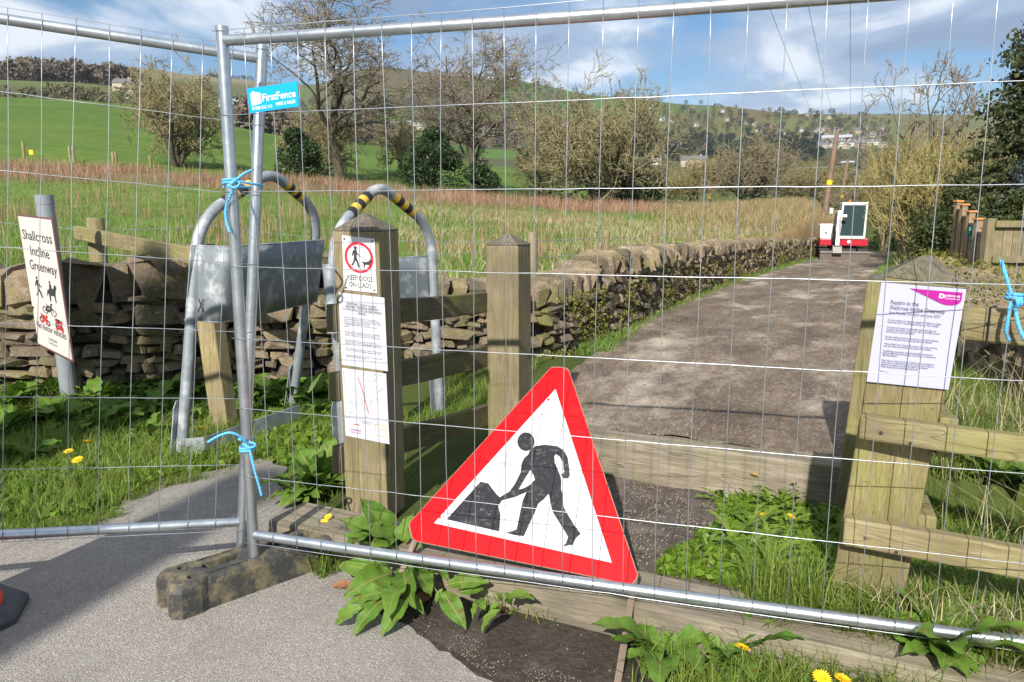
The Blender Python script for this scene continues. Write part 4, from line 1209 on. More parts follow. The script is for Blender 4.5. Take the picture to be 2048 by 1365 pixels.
for b in body:
    n = b.count('\n') + 1
    fc.text(b, 0.10, yy, 0.026, 'lettering', M['ink_grey'], cn, 'LEFT', line=0.95, fit=0.80); yy += 0.0262 * n + 0.038
q = [on_pl(x, y, 0.004) for x, y in ((683.6, 736), (772, 748), (779, 889), (691, 872))]
mp_, fc = paper_sheet('paper_map', 'white paper map with fine grey lines pinned below the closure notice', q, M['paper'], 'map')
mb = MB(); r_ = random.Random(5)
def line(fc, mb, pts, w=0.006, lift=0.0012):
    for (x0, y0), (x1, y1) in zip(pts[:-1], pts[1:]):
        dx, dy = x1 - x0, y1 - y0; L = math.hypot(dx, dy) or 1
        nx, ny = -dy / L * w / 2, dx / L * w / 2
        fc.poly([(x0 + nx, y0 + ny), (x1 + nx, y1 + ny), (x1 - nx, y1 - ny), (x0 - nx, y0 - ny)], mb, lift)
for k in range(46):
    x, y = r_.uniform(0.05, 0.9), r_.uniform(0.04, 0.62); a = r_.uniform(0, 6.28); pts = [(x, y)]
    for j in range(r_.randrange(3, 9)):
        a += r_.uniform(-0.8, 0.8); x = min(0.95, max(0.04, x + 0.05 * math.cos(a))); y = min(0.66, max(0.03, y + 0.035 * math.sin(a))); pts.append((x, y))
    line(fc, mb, pts, 0.006)
for off in (0, 0.035, 0.06): line(fc, mb, [(0.40 + off, 0.03), (0.62 + off, 0.16), (0.97, 0.36 - off)], 0.006)
line(fc, mb, [(0.03, 0.03), (0.97, 0.03), (0.97, 0.70), (0.03, 0.70), (0.03, 0.03)], 0.005)
mb.build('map_lines', M['ink_pale'], mp_, fix=False)
mb = MB(); line(fc, mb, [(0.36, 0.10), (0.44, 0.26), (0.50, 0.42), (0.56, 0.60)], 0.014, 0.0016); mb.build('map_route', M['ink_red'], mp_, fix=False)
mb = MB(); line(fc, mb, [(0.20, 0.80), (0.34, 0.80)], 0.012); mb.build('map_key', M['ink_red'], mp_, fix=False)
mb = MB(); line(fc, mb, [(0.70, 0.74), (0.95, 0.74), (0.95, 0.90), (0.70, 0.90), (0.70, 0.74), (0.80, 0.82), (0.95, 0.78)], 0.008); mb.build('map_lines', M['tape_yellow'], mp_, fix=False)
fc.text('Temporary greenway closure\nShallcross Incline', 0.5, 0.74, 0.026, 'lettering', M['ink_grey'], mp_, 'CENTER', fit=0.3)
fc.text('D DERBYSHIRE\nCounty Council', 0.12, 0.895, 0.034, 'lettering', M['magenta'], mp_, fit=0.24)

# repairs notice
q = [on_pr(x, y, 0.012) for x, y in ((1763, 565), (1933, 579), (1897, 780), (1733, 764))]
rn, fc = paper_sheet('repairs_notice', 'large white laminated notice with purple corner about repairs to the greenway', q, M['laminate'], 'notice')
mb = MB(); fc.poly([(0.34, 0.035), (0.965, 0.035), (0.965, 0.115), (0.94, 0.145), (0.88, 0.163), (0.80, 0.165), (0.74, 0.155), (0.66, 0.130)], mb, 0.0012); mb.build('purple_banner', M['magenta'], rn, fix=False)
mb = MB(); fc.poly([(0.705, 0.060), (0.74, 0.060), (0.765, 0.07), (0.772, 0.082), (0.765, 0.096), (0.74, 0.104), (0.705, 0.104)], mb, 0.0018); mb.build('emblem', M['print_white'], rn, fix=False)
mb = MB(); fc.poly([(0.722, 0.073), (0.745, 0.073), (0.75, 0.082), (0.745, 0.092), (0.722, 0.092)], mb, 0.0024); mb.build('emblem', M['magenta'], rn, fix=False)
fc.text('DERBYSHIRE', 0.775, 0.084, 0.026, 'lettering', M['print_white'], rn, fit=0.165, bold=0.006, lift=0.0018)
fc.text('County Council', 0.775, 0.108, 0.022, 'lettering', M['print_white'], rn, fit=0.165, lift=0.0018)
fc.text('Repairs to the', 0.145, 0.20, 0.058, 'lettering', M['ink_grey'], rn, fit=0.335, bold=0.012)
fc.text('Shallcross Incline Greenway', 0.145, 0.252, 0.058, 'lettering', M['ink_grey'], rn, fit=0.66, bold=0.012)
fc.text('Start Monday 3rd April until June 2023', 0.145, 0.297, 0.042, 'lettering', M['ink_grey'], rn, fit=0.61)
yy = 0.365
for b in ['We are carrying out repairs to rebuild the Shallcross Incline\nGreenway after it was damaged during very heavy rainfall.',
          'The repairs will provide a more durable surface with improved\ndrainage to help walkers, cyclists, horse riders and mobility scooter\nusers enjoy the route in all weathers.',
          'We have already carried out some works to clear back vegetation\nalong the route before the start of the main improvements.',
          'Whaley Bridge Town Council, the owners of the route, and local\npath users have been involved in the design of the scheme.',
          'The 800metre long incline runs between Shallcross Road and\nShallcross Mill Road and forms part of the former Cromford and\nHigh Peak Railway.',
          'Please help us to keep you and our workforce safe by avoiding the\nincline when it is temporarily closed. Any closures will be kept to a\nminimum to maintain access along the public route between\nWhaley Bridge and the surrounding countryside.', 'Thank you']:
    n = b.count('\n') + 1
    fc.text(b, 0.145, yy, 0.028, 'lettering', M['ink_grey'], rn, line=0.78, fit=0.64 if n > 1 else 0.1, bold=0.004); yy += 0.0225 * n + 0.027
# backing board edge
mb = MB(); mb.slab([p - fc.n * 0.0015 for p in fc.c], -fc.n * 0.009); mb.build('backing_board', M['tape_black'], rn)

# left greenway sign on its grey tube
ps = at(142, 805, 5.74); 
lp = thing('sign_post', 'grey plastic tube post of the greenway sign in front of the stone wall', 'post', Vector((ps.x, 5.74, 0)))
lo, hi = at(140, 800, 5.74), at(88, 392, 5.74)
dl = (hi - lo).normalized()
mb = MB(); mb.tube([lo - dl * 0.15, hi], 0.062, 24); tb = mb.build('tube', M['plastic_grey'], lp, True, auto=50)
mb = MB(); mb.tube([hi - dl * 0.065, hi + dl * 0.006], 0.0645, 24); mb.build('cap', M['plastic_grey'], lp, True, auto=50)
DTL, DTR = 5.78, 5.28
q = [at(34, 429, DTL), at(104, 437, DTR), at(148, 726, DTR), at(76, 690, DTL)]
gs = thing('greenway_sign', 'white greenway sign with walker, horse, bicycle and red motor symbols on a grey post', 'sign', q[3])
fc = Face(*q); fc.plate('border', M['sign_border'], gs, 0.006)
f2 = Face(fc.p(0.025, 0.012, 0.001), fc.p(0.975, 0.012, 0.001), fc.p(0.975, 0.985, 0.001), fc.p(0.025, 0.985, 0.001)); f2.plate('plate', M['left_white'], gs, 0.0008, 0.001)
for s_, x, y, w in (('Shallcross', 0.06, 0.17, 0.87), ('Incline', 0.22, 0.285, 0.56), ('Greenway', 0.14, 0.395, 0.80)):
    f2.text(s_, x, y, 0.105, 'lettering', M['ink'], gs, fit=w, bold=0.006, lift=0.0025)
f2.text('No motor vehicles', 0.06, 0.86, 0.075, 'lettering', M['ink'], gs, fit=0.86, bold=0.004, lift=0.0025)
f2.text('D DERBYSHIRE\nCounty Council', 0.36, 0.925, 0.028, 'lettering', M['ink_grey'], gs, fit=0.26, lift=0.0025)
mb = MB(); L_ = 0.0025
def blob(fc, mb, cx, cy, rx, ry, n=12): fc.poly([(cx + rx * math.cos(2 * math.pi * k / n), cy + ry * math.sin(2 * math.pi * k / n)) for k in range(n)], mb, L_)
blob(f2, mb, 0.30, 0.455, 0.026, 0.012)
f2.poly([(0.27, 0.47), (0.33, 0.47), (0.36, 0.50), (0.41, 0.515), (0.40, 0.525), (0.345, 0.512), (0.335, 0.535), (0.38, 0.565), (0.41, 0.60), (0.37, 0.603), (0.34, 0.575), (0.305, 0.555), (0.28, 0.58), (0.24, 0.60), (0.21, 0.592), (0.26, 0.565), (0.28, 0.53), (0.265, 0.50), (0.23, 0.525), (0.21, 0.52)], mb, L_)
blob(f2, mb, 0.68, 0.462, 0.024, 0.011)
f2.poly([(0.655, 0.475), (0.705, 0.475), (0.72, 0.505), (0.76, 0.505), (0.80, 0.475), (0.83, 0.47), (0.86, 0.49), (0.84, 0.50), (0.82, 0.52), (0.80, 0.545), (0.80, 0.605), (0.775, 0.605), (0.76, 0.56), (0.66, 0.56), (0.65, 0.605), (0.62, 0.605), (0.61, 0.56), (0.59, 0.545), (0.56, 0.575), (0.55, 0.56), (0.58, 0.525), (0.64, 0.515)], mb, L_)
def hoop(fc, mb, cx, cy, rx, ry, w=0.012, n=18):
    for k in range(n):
        a, b = 2 * math.pi * k / n, 2 * math.pi * (k + 1) / n; e = 1 - w / rx
        fc.poly([(cx + rx * math.cos(a), cy + ry * math.sin(a)), (cx + rx * math.cos(b), cy + ry * math.sin(b)), (cx + rx * e * math.cos(b), cy + ry * e * math.sin(b)), (cx + rx * e * math.cos(a), cy + ry * e * math.sin(a))], mb, L_)
hoop(f2, mb, 0.42, 0.69, 0.085, 0.028, 0.02); hoop(f2, mb, 0.66, 0.69, 0.085, 0.028, 0.02)
line(f2, mb, [(0.42, 0.69), (0.50, 0.655), (0.61, 0.655), (0.54, 0.69), (0.42, 0.69)], 0.016, L_); line(f2, mb, [(0.54, 0.69), (0.48, 0.64)], 0.016, L_); line(f2, mb, [(0.66, 0.69), (0.60, 0.635), (0.65, 0.63)], 0.016, L_)
hoop(f2, mb, 0.26, 0.78, 0.07, 0.024, 0.03); hoop(f2, mb, 0.44, 0.79, 0.07, 0.024, 0.03)
f2.poly([(0.24, 0.745), (0.33, 0.735), (0.40, 0.75), (0.44, 0.78), (0.36, 0.775), (0.28, 0.775)], mb, L_)
f2.poly([(0.66, 0.77), (0.69, 0.755), (0.71, 0.725), (0.82, 0.73), (0.85, 0.765), (0.88, 0.785), (0.88, 0.81), (0.66, 0.80)], mb, L_)
mb.build('pictogram', M['ink'], gs, fix=False)
mb = MB(); L2 = 0.0032
for c4 in ((((0.25, 0.735), (0.45, 0.80)), ((0.45, 0.735), (0.25, 0.80))), (((0.67, 0.735), (0.88, 0.815)), ((0.88, 0.735), (0.67, 0.815)))):
    mb = MB()
    for a, b in c4: line(f2, mb, [a, b], 0.024, L2)
    mb.build('red_cross', M['ink_red'], gs, fix=False)

# ================================================================ road works sign
S_BR, S_BL = at(1266, 1166, 2.42), at(826, 1079, 2.70)
S_AP = at(1117, 738, 3.02)
SN = ((S_BR - S_BL).cross(S_AP - S_BL)).normalized()
if SN.dot(Vector((0, 0, H)) - S_BL) < 0: SN = -SN
sp = lambda px, py, l=0.0: on_plane(px, py, S_BL, SN) + SN * l
z8 = lambda x, y: (560 + x * 0.44335, 760 + y * 0.44335)
rw = thing('road_works_sign', 'red bordered triangular road works sign leaning back behind the fence', 'sign', S_BL.lerp(S_BR, 0.5))
outl = [(1101, 737), (1111, 735), (1130, 737), (1137, 742), (1274, 1148), (1272, 1157), (1263, 1167), (1255, 1167), (832, 1082), (825, 1076), (819, 1050), (822, 1043)]
mb = MB(); mb.slab([sp(x, y) for x, y in outl], -SN * 0.004); mb.build('plate', M['works_red'], rw)
cx_, cy_ = 1075, 1000
mb = MB(); mb.slab([sp(cx_ + (x - cx_) * 1.012, cy_ + (y - cy_) * 1.012, -0.0045) for x, y in outl], -SN * 0.012); mb.build('backing_plate', M['rust_steel'], rw)
mb = MB(); mb.poly([sp(*z8(x, y), 0.0008) for x, y in ((1243, 42), (695, 647), (1497, 826))]); mb.build('white_field', M['works_white'], rw, fix=False)
worker = [(1128, 318), (1150, 300), (1195, 293), (1250, 300), (1280, 318), (1298, 350), (1305, 400), (1308, 432), (1300, 446), (1278, 445), (1266, 428), (1283, 418), (1278, 380), (1262, 347), (1246, 336), (1238, 345), (1240, 375), (1252, 402), (1266, 436), (1270, 460), (1268, 490), (1275, 520), (1280, 575), (1300, 610), (1330, 660), (1357, 695), (1335, 715), (1320, 745), (1275, 752), (1290, 738), (1300, 710), (1270, 660), (1235, 605), (1225, 580), (1218, 540), (1212, 515), (1190, 540), (1165, 560), (1150, 600), (1130, 640), (1115, 675), (1100, 706), (1060, 702), (1018, 690), (1050, 682), (1068, 675), (1075, 640), (1085, 590), (1095, 545), (1112, 507), (1060, 530), (1000, 545), (988, 532), (1035, 505), (1060, 470), (1085, 420), (1090, 380), (1100, 355), (1120, 338)]
mb = MB(); mb.poly([sp(*z8(x, y), 0.0015) for x, y in worker]); mb.build('worker_pictogram', M['works_black'], rw, fix=False)
mb = MB(); mb.poly([sp(*z8(1110 + 39 * math.cos(a), 280 + 42 * math.sin(a)), 0.0022) for a in [2 * math.pi * k / 22 for k in range(22)]]); mb.build('worker_pictogram', M['works_black'], rw, fix=False)
mb = MB(); mb.poly([sp(*z8(x, y), 0.0022) for x, y in ((1130, 408), (1143, 428), (1150, 452), (1128, 475), (1100, 490), (1078, 496), (1095, 465), (1110, 440))]); mb.build('white_gap', M['works_white'], rw, fix=False)
mb = MB(); mb.poly([sp(*z8(x, y), 0.0015) for x, y in ((905, 460), (940, 468), (960, 495), (985, 525), (1002, 545), (985, 570), (995, 610), (990, 685), (752, 630))]); mb.build('heap_pictogram', M['works_black'], rw, fix=False)
# rivets
for x, y in ((1097, 800), (1150, 800), (880, 1035), (1010, 1100), (1140, 1130), (1235, 1100), (950, 915), (1190, 930)):
    c = sp(x, y); mb = MB(); mb.tube([c, c + SN * 0.003], 0.005, 8); mb.build('rivet', M['works_red'], rw)
# folding frame
dn = ((S_BL + S_BR) / 2 - S_AP).normalized()
def ground_leg(p, d):
    k = (p.z - 0.0) / -d.z; return p + d * k
for (px, py), (qx, qy) in (((832, 1066), (772, 1215)), ((1269, 1150), (1233, 1378))):
    p = sp(px, py, -0.018); e = on_plane(qx, qy, S_BL - SN * 0.018, SN)
    e = on_z(qx, qy, 0.0); d = (e - p).normalized()
    mb = MB(); ax = d.cross(SN).normalized()
    mb.box(p - d * 0.02 - ax * 0.011, (e - p) + d * 0.02, ax * 0.022, -SN * 0.022); mb.build('front_leg', M['rust_steel'], rw)
for (px, py) in ((1010, 860), (1190, 900)):
    p = sp(px, py, -0.02); e = Vector((p.x + 0.12, p.y + 0.42, 0.03)); e.z = zg1(e.x, e.y)
    d = (e - p); ax = d.cross(Vector((1, 0, 0))).normalized()
    mb = MB(); mb.box(p - Vector((0.011, 0, 0)), d, Vector((0.022, 0, 0)), ax * 0.022); mb.build('back_leg', M['rust_steel'], rw)

# ================================================================ galvanised A-frame barriers
def hoop_frame(label, LBp, RBp, LSp, RSp, APp, plate_pts, zlo, zhi, marks=False, bar=True):
    """LB/RB feet, LS/RS shoulders, AP apex (world)."""
    t = thing('barrier_frame', label, 'barrier', (LBp + RBp) / 2)
    # rounded hoop path
    raw = [LBp, LSp, LSp.lerp(APp, 0.0), APp, RSp, RBp]
    def rnd(a, b, c, k, n=7):
        p, q_ = b + (a - b).normalized() * k, b + (c - b).normalized() * k
        return [p * (1 - u) ** 2 + b * 2 * u * (1 - u) + q_ * u * u for u in [i / n for i in range(n + 1)]]
    KS, KA = 0.20, 0.13
    path = [LBp] + rnd(LBp, LSp, APp, KS, 10) + rnd(LSp, APp, RSp, KA, 10) + rnd(APp, RSp, RBp, KS, 10) + [RBp]
    mb = MB(); mb.tube(path, 0.0335, 18); hp = mb.build('hoop', M['galv_dull'], t, True, auto=60)
    # striped tape sleeves on the slopes
    def stripe(a, b, first):
        n = 5
        for i in range(n):
            mbx = MB(); p, q2 = a.lerp(b, i / n + 0.003), a.lerp(b, (i + 1) / n - 0.003)
            sk = (q2 - p).length * 0.5
            mbx.tube([p, q2], 0.0355, 18, False); mbx.build('tape_band', M['tape_yellow'] if (i + first) % 2 == 0 else M['tape_black'], hp, True)
    la = rnd(LBp, LSp, APp, KS)[-1]; lb = rnd(LSp, APp, RSp, KA)[0]
    ra = rnd(LSp, APp, RSp, KA)[-1]; rb = rnd(APp, RSp, RBp, KS)[0]
    stripe(la.lerp(lb, 0.02), la.lerp(lb, 0.98), 1); stripe(ra.lerp(rb, 0.05), ra.lerp(rb, 0.95), 0)
    # curved steel plate
    mbp = MB(); vs, fs = [], []
    P = [Vector(p) for p in plate_pts]; Q = []
    for i in range(len(P) - 1):
        p0, p1, p2, p3 = P[max(i - 1, 0)], P[i], P[i + 1], P[min(i + 2, len(P) - 1)]
        for k in range(6):
            u = k / 6; Q.append(0.5 * ((2 * p1) + (p2 - p0) * u + (2 * p0 - 5 * p1 + 4 * p2 - p3) * u * u + (3 * p1 - p0 - 3 * p2 + p3) * u ** 3))
    Q.append(P[-1]); n = len(Q)
    up = ((LSp - LBp) + (RSp - RBp)).normalized()
    for j in range(5):
        for q2 in Q: vs.append(q2 + up * ((zhi - zlo) * j / 4))
    for j in range(4):
        for i in range(n - 1): fs.append((j * n + i, j * n + i + 1, (j + 1) * n + i + 1, (j + 1) * n + i))
    mbp.add(vs, fs)
    po = mbp.build('steel_plate', M['galv_plate'], t, True)
    sm = po.modifiers.new('thick', 'SOLIDIFY'); sm.thickness = 0.005
    # rolled edges
    for zz in (0.0, 1.0):
        mb = MB(); mb.tube([q2 + up * ((zhi - zlo) * zz) for q2 in Q], 0.006, 6); mb.build('plate_edge', M['galv_plate'], po, True)
    # foot plates
    for b, s in ((LBp, LSp), (RBp, RSp)):
        d = (s - b).normalized(); side = (RBp - LBp).normalized(); nn = d.cross(side).normalized()
        mb = MB(); w = 0.075
        o = b - d * 0.02 + nn * 0.030 - side * (0.06)
        mb.slab([o, o + side * w, o + side * w + d * 0.36, o + side * (w * 0.75) + d * 0.40, o + side * (w * 0.25) + d * 0.40, o + d * 0.36], nn * 0.006); mb.build('foot_plate', M['galv_plate'], t)
    return t, up
gl = lambda px, py, D: at(px, py, D)
LB1 = on_z(362, 925, -0.02); RB1 = on_z(583, 822, -0.04)
LS1 = at(398, 455, 4.42); RS1 = at(637, 415, 5.36); AP1 = at(542, 343, 4.94)
LS1.z = 1.42; RS1.z = 1.46
pl1 = [LS1 + (LB1 - LS1) * 0.385 + Vector((-0.035, -0.02, 0)), at(388, 640, 4.40), at(420, 641, 4.30), at(455, 640, 4.33), at(520, 630, 4.62), at(580, 620, 4.98), at(634, 610, 5.34)]
zp = 0.835
for p in pl1: p.z = zp
f1, up1 = hoop_frame('galvanised steel barrier hoop with curved plate and striped top, behind the fence posts', LB1, RB1, LS1, RS1, AP1, pl1, 0.835, 1.275)
# low kicker bar of the first frame
kb = thing('kicker_bar', 'low galvanised bar at the foot of the barrier hoop behind the fence posts', 'bar', on_z(380, 910, 0))
k0, k1_, k2_, k3_ = on_z(352, 912, 0.02), on_z(372, 915, 0.02), on_z(410, 912, 0.02), on_z(600, 842, 0.02)
mb = MB()
seq = [k0, k1_, k2_, k2_.lerp(k3_, 0.5), k3_]
for a, b in zip(seq[:-1], seq[1:]):
    s = Vector((-(b - a).y, (b - a).x, 0)).normalized() * 0.008
    mb.box(a - s / 2, b - a, s, Vector((0, 0, 0.115)))
mb.build('flat_bar', M['galv_dull'], kb)
# embossed cross and stickers
mb = MB()
for a, b in (((556, 522), (640, 622)), ((628, 510), (560, 590))):
    pa_, pb_ = at(a[0], a[1], 4.78 if a[0] < 600 else 5.2), at(b[0], b[1], 5.2 if b[0] > 600 else 4.78)
LB2 = at(690, 905, 4.42); RB2 = at(881, 842, 5.28); LB2.z = -0.05; RB2.z = -0.08
LS2 = at(664, 470, 4.46); RS2 = at(861, 455, 5.30); AP2 = at(758, 368, 4.86)
pl2 = [at(655, 650, 4.36), at(660, 655, 4.30), at(690, 668, 4.36), at(760, 650, 4.78), at(815, 640, 5.06), at(862, 632, 5.28)]
for p in pl2: p.z = 0.77
f2_, up2 = hoop_frame('galvanised steel barrier hoop with striped top, half hidden by the dog sign post', LB2, RB2, LS2, RS2, AP2, pl2, 0.77, 1.16)
# black sticker strokes on the lit plate end
mb = MB()
pn = Vector((-0.25, -0.97, 0)).normalized()
for a, b in (((398, 598), (407, 625)), ((407, 598), (396, 626)), ((412, 598), (417, 627))):
    A_, B_ = at(a[0], a[1], 4.318), at(b[0], b[1], 4.318); d = (B_ - A_).normalized(); s = d.cross(pn).normalized() * 0.006
    mb.box(A_ - s / 2, B_ - A_, s, pn * 0.002)
mb.build('sticker', M['tape_black'], f1)

# timber prop post and the long slanting plank
pp = thing('timber_post', 'pale timber prop post behind the steel plate of the barrier', 'post', on_z(450, 868, -0.02))
b0_, b1_ = on_z(432, 862, -0.05), on_z(480, 850, -0.05)
dd = Vector((0.12, -0.02, 0)); de = Vector((0.04, 0.10, 0)); c_ = at(452, 858, 4.95); c_.z = -0.05
leanv = Vector((-0.10, 0.03, 1.30))
hexa_post('post_shaft', [c_ + dd * a + de * b for a, b in ((-.5, -.5), (.5, -.5), (.5, .5), (-.5, .5))], [c_ + leanv + dd * a * 1.05 + de * b for a, b in ((-.5, -.5), (.5, -.5), (.5, .5), (-.5, .5))], 0.02, M['wood_pale'], M['wood_top'], pp)
pk = thing('timber_plank', 'long weathered plank slanting over the stone wall from a round post', 'plank', at(150, 467, 6.5))
beam('board', at(152, 466, 6.55), at(425, 520, 5.02), 0.115, 0.045, M['wood_rail'], pk)

# traffic cone cut by the left edge
cb = on_z(-92, 1248, 0.0)
tc_ = thing('traffic_cone', 'orange traffic cone on a black rubber base at the left edge', 'cone', cb)
mb = MB(); R0, R1 = 0.205, 0.185; rot = 0.35
def octo(r, z): return [cb + Vector((r * math.cos(2 * math.pi * (k + 0.5) / 8 + rot), r * math.sin(2 * math.pi * (k + 0.5) / 8 + rot), z)) for k in range(8)]
lv = [octo(0.235, 0.008), octo(0.235, 0.032), octo(0.215, 0.050), octo(0.15, 0.056)]
vs = sum(lv, []); fs = [tuple(range(8))[::-1], tuple(range(24, 32))]
for j in range(3): fs += [(j * 8 + k, j * 8 + (k + 1) % 8, (j + 1) * 8 + (k + 1) % 8, (j + 1) * 8 + k) for k in range(8)]
mb.add(vs, fs); mb.build('base', M['cone_rubber'], tc_, bevel=0.006)
mb = MB(); mb.tube([cb + Z(0.05), cb + Z(0.075), cb + Z(0.09), cb + Z(0.42), cb + Z(0.72)], [0.155, 0.150, 0.135, 0.075, 0.028], 28); mb.build('cone_body', M['cone_orange'], tc_, True, auto=40)
mb = MB(); mb.tube([cb + Z(0.34), cb + Z(0.52)], [0.0925, 0.0625], 28, False); mb.build('white_band', M['print_white'], tc_, True)
# unseen trunks added behind the viewer to throw shadows across tarmac and wall
tip = Vector((-1.42, 3.95, 0)); Lb = 12.0
base = Vector((tip.x - math.sin(SUN_AZ) * Lb, tip.y - math.cos(SUN_AZ) * Lb, 0)); hp_ = Lb * math.tan(SUN_EL)
up_ = thing('shadow_trunk', 'bare forked trunk added behind the viewpoint, outside the picture, to cast shadows', 'tree', base)
mb = MB(); tip2 = Vector((-2.62, 5.98, 0.72)); b2 = base + Vector((-1.3, 0.2, 0))
L2_ = (tip2 - b2); k2_ = math.hypot(L2_.x, L2_.y); b2 = Vector((tip2.x - math.sin(SUN_AZ) * k2_, tip2.y - math.cos(SUN_AZ) * k2_, 0)); h2_ = tip2.z + k2_ * math.tan(SUN_EL)
mb.tube([b2 + Vector((0.10 * math.sin(i * 1.7), 0.05 * math.cos(i * 1.3), h2_ * i / 9)) for i in range(10)], [0.50, 0.46, 0.45, 0.44, 0.44, 0.43, 0.43, 0.42, 0.40, 0.34], 14); mb.build('trunk', M['bark'], up_, True)
mb = MB(); mb.tube([base + Vector((0.03 * math.sin(i), 0.03 * math.cos(i * 1.3), hp_ * i / 8)) for i in range(9)], [0.30, 0.27, 0.26, 0.25, 0.24, 0.235, 0.23, 0.225, 0.22], 14); mb.build('trunk', M['bark'], up_, True)

# ================================================================ excavator on the track
def excavator():
    D = 34.0; c = at(1681, 515, D); gz = zg1(c.x, D) + 0.01
    o = Vector((c.x, D, gz))
    fx = Vector((0.955, -0.30, 0)); fy = Vector((0.30, 0.955, 0))      # right, away
    P = lambda x, y, z: o + fx * x + fy * y + Z(z)
    t = thing('mini_excavator', 'white and red mini excavator with blade down on the dirt track', 'excavator', o)
    def bx(name, m, x0, x1, y0, y1, z0, z1, par=None, bev=0.03):
        mb = MB(); mb.box(P(x0, y0, z0), fx * (x1 - x0), fy * (y1 - y0), Z(z1 - z0)); return mb.build(name, m, par or t, bevel=bev)
    for x0, x1 in ((-0.98, -0.58), (0.58, 0.98)):
        prof = [(-0.9, 0.12), (-0.8, 0.02), (0.9, 0.02), (1.02, 0.14), (1.05, 0.32), (0.95, 0.46), (-0.8, 0.48), (-0.95, 0.36)]
        mb = MB(); mb.slab([P(x0, y, z) for y, z in prof], fx * (x1 - x0)); tk = mb.build('track', M['dig_dark'], t, bevel=0.02)
        for k in range(12):
            mb = MB(); y = -0.8 + k * 0.15; mb.box(P(x0 - 0.01, y, 0.475), fx * (x1 - x0 + 0.02), fy * 0.06, Z(0.03)); mb.build('grouser', M['dig_dark'], tk)
    bx('undercarriage', M['dig_dark'], -0.55, 0.55, -0.6, 0.6, 0.25, 0.62)
    # blade
    bl = bx('blade', M['dig_mud'], -1.0, 0.98, -1.55, -1.42, -0.02, 0.42, None, 0.02)
    mb = MB(); mb.box(P(-1.0, -1.60, 0.34), fx * 1.98, fy * 0.16, Z(0.07)); mb.build('blade_edge', M['dig_steel'], bl)
    for x in (-0.4, 0.35): bx('blade_arm', M['dig_steel'], x, x + 0.1, -1.42, -0.5, 0.2, 0.36)
    # house
    bx('red_skirt', M['dig_red'], -0.98, -0.42, -0.85, 0.9, 0.62, 0.92)
    bx('red_skirt', M['dig_red'], -0.20, 0.98, -0.80, 0.95, 0.62, 0.95)
    # engine cover, sloping
    mb = MB(); mb.slab([P(-0.98, y, z) for y, z in ((-0.80, 0.92), (0.9, 0.92), (0.9, 1.55), (-0.45, 1.58), (-0.62, 1.45))], fx * 0.55); mb.build('engine_cover', M['dig_white'], t, bevel=0.05)
    mb = MB(); mb.box(P(-0.80, -0.82, 1.18), fx * 0.12, fy * 0.02, Z(0.05)); mb.build('vent', M['dig_dark'], t)
    # cab frame: posts and roof
    lean = 0.20
    lo = {'fl': (-0.22, -0.80), 'fr': (0.80, -0.80), 'bl': (-0.22, 0.75), 'br': (0.90, 0.75)}
    hi = {'fl': (-0.10, -0.55), 'fr': (0.86, -0.55), 'bl': (-0.05, 0.70), 'br': (0.92, 0.70)}
    for k in lo:
        mb = MB(); a, b = P(lo[k][0], lo[k][1], 0.95), P(hi[k][0], hi[k][1], 2.42)
        mb.tube([a, b], 0.045, 8); mb.build('cab_pillar', M['dig_white'], t)
    mb = MB(); mb.tube([P(*hi['fl'], 2.42), P(*hi['fr'], 2.42)], 0.055, 8); mb.build('cab_header', M['dig_white'], t)
    mb = MB(); mb.tube([P(*lo['fl'], 0.98), P(*lo['fr'], 0.98)], 0.075, 8); mb.build('cab_sill', M['dig_white'], t)
    mb = MB(); mb.slab([P(hi[k][0] + dx, hi[k][1] + dy, 2.42) for k, dx, dy in (('fl', -.06, -.06), ('fr', .06, -.06), ('br', .06, .06), ('bl', -.06, .06))], Z(0.09)); rf = mb.build('cab_roof', M['dig_white'], t, bevel=0.03)
    q = [P(lo['fl'][0] + .05, lo['fl'][1] - .01, 1.02), P(lo['fr'][0] - .05, lo['fr'][1] - .01, 1.02), P(hi['fr'][0] - .05, hi['fr'][1] - .01, 2.38), P(hi['fl'][0] + .05, hi['fl'][1] - .01, 2.38)]
    mb = MB(); mb.slab(q, fy * 0.006); mb.build('windscreen', M['cab_glass'], t)
    q = [P(lo['fr'][0] + .03, lo['fr'][1] + .08, 1.0), P(lo['br'][0] + .03, lo['br'][1] - .08, 1.0), P(hi['br'][0] + .03, hi['br'][1] - .08, 2.38), P(hi['fr'][0] + .03, hi['fr'][1] + .08, 2.38)]
    mb = MB(); mb.slab(q, fx * 0.006); mb.build('side_window', M['cab_glass'], t)
    q = [P(lo['bl'][0], 0.76, 1.2), P(lo['br'][0], 0.76, 1.2), P(hi['br'][0], 0.71, 2.4), P(hi['bl'][0], 0.71, 2.4)]
    mb = MB(); mb.slab(q, fy * 0.006); mb.build('rear_window', M['cab_glass'], t)
    bx('cab_floor', M['dig_dark'], -0.2, 0.85, -0.75, 0.7, 0.95, 1.02, None, 0.0)
    st = bx('seat', M['seat'], 0.15, 0.65, 0.0, 0.5, 1.10, 1.32); bx('seat_back', M['seat'], 0.17, 0.63, 0.42, 0.56, 1.32, 1.95, st)
    bx('console', M['dig_dark'], -0.05, 0.85, -0.6, -0.42, 1.02, 1.35)
    # boom folded up in front of the left pillar
    bm_ = MB(); pts = [P(-0.32, -0.95, 0.72), P(-0.34, -1.25, 1.25), P(-0.33, -1.35, 1.75), P(-0.30, -1.15, 2.10)]
    for a, b in zip(pts[:-1], pts[1:]):
        d = b - a; s = fx * 0.12; w = d.cross(fx).normalized() * 0.18; bm_.box(a - s / 2 - w / 2, d, s, w)
    bo = bm_.build('boom', M['dig_white'], t)
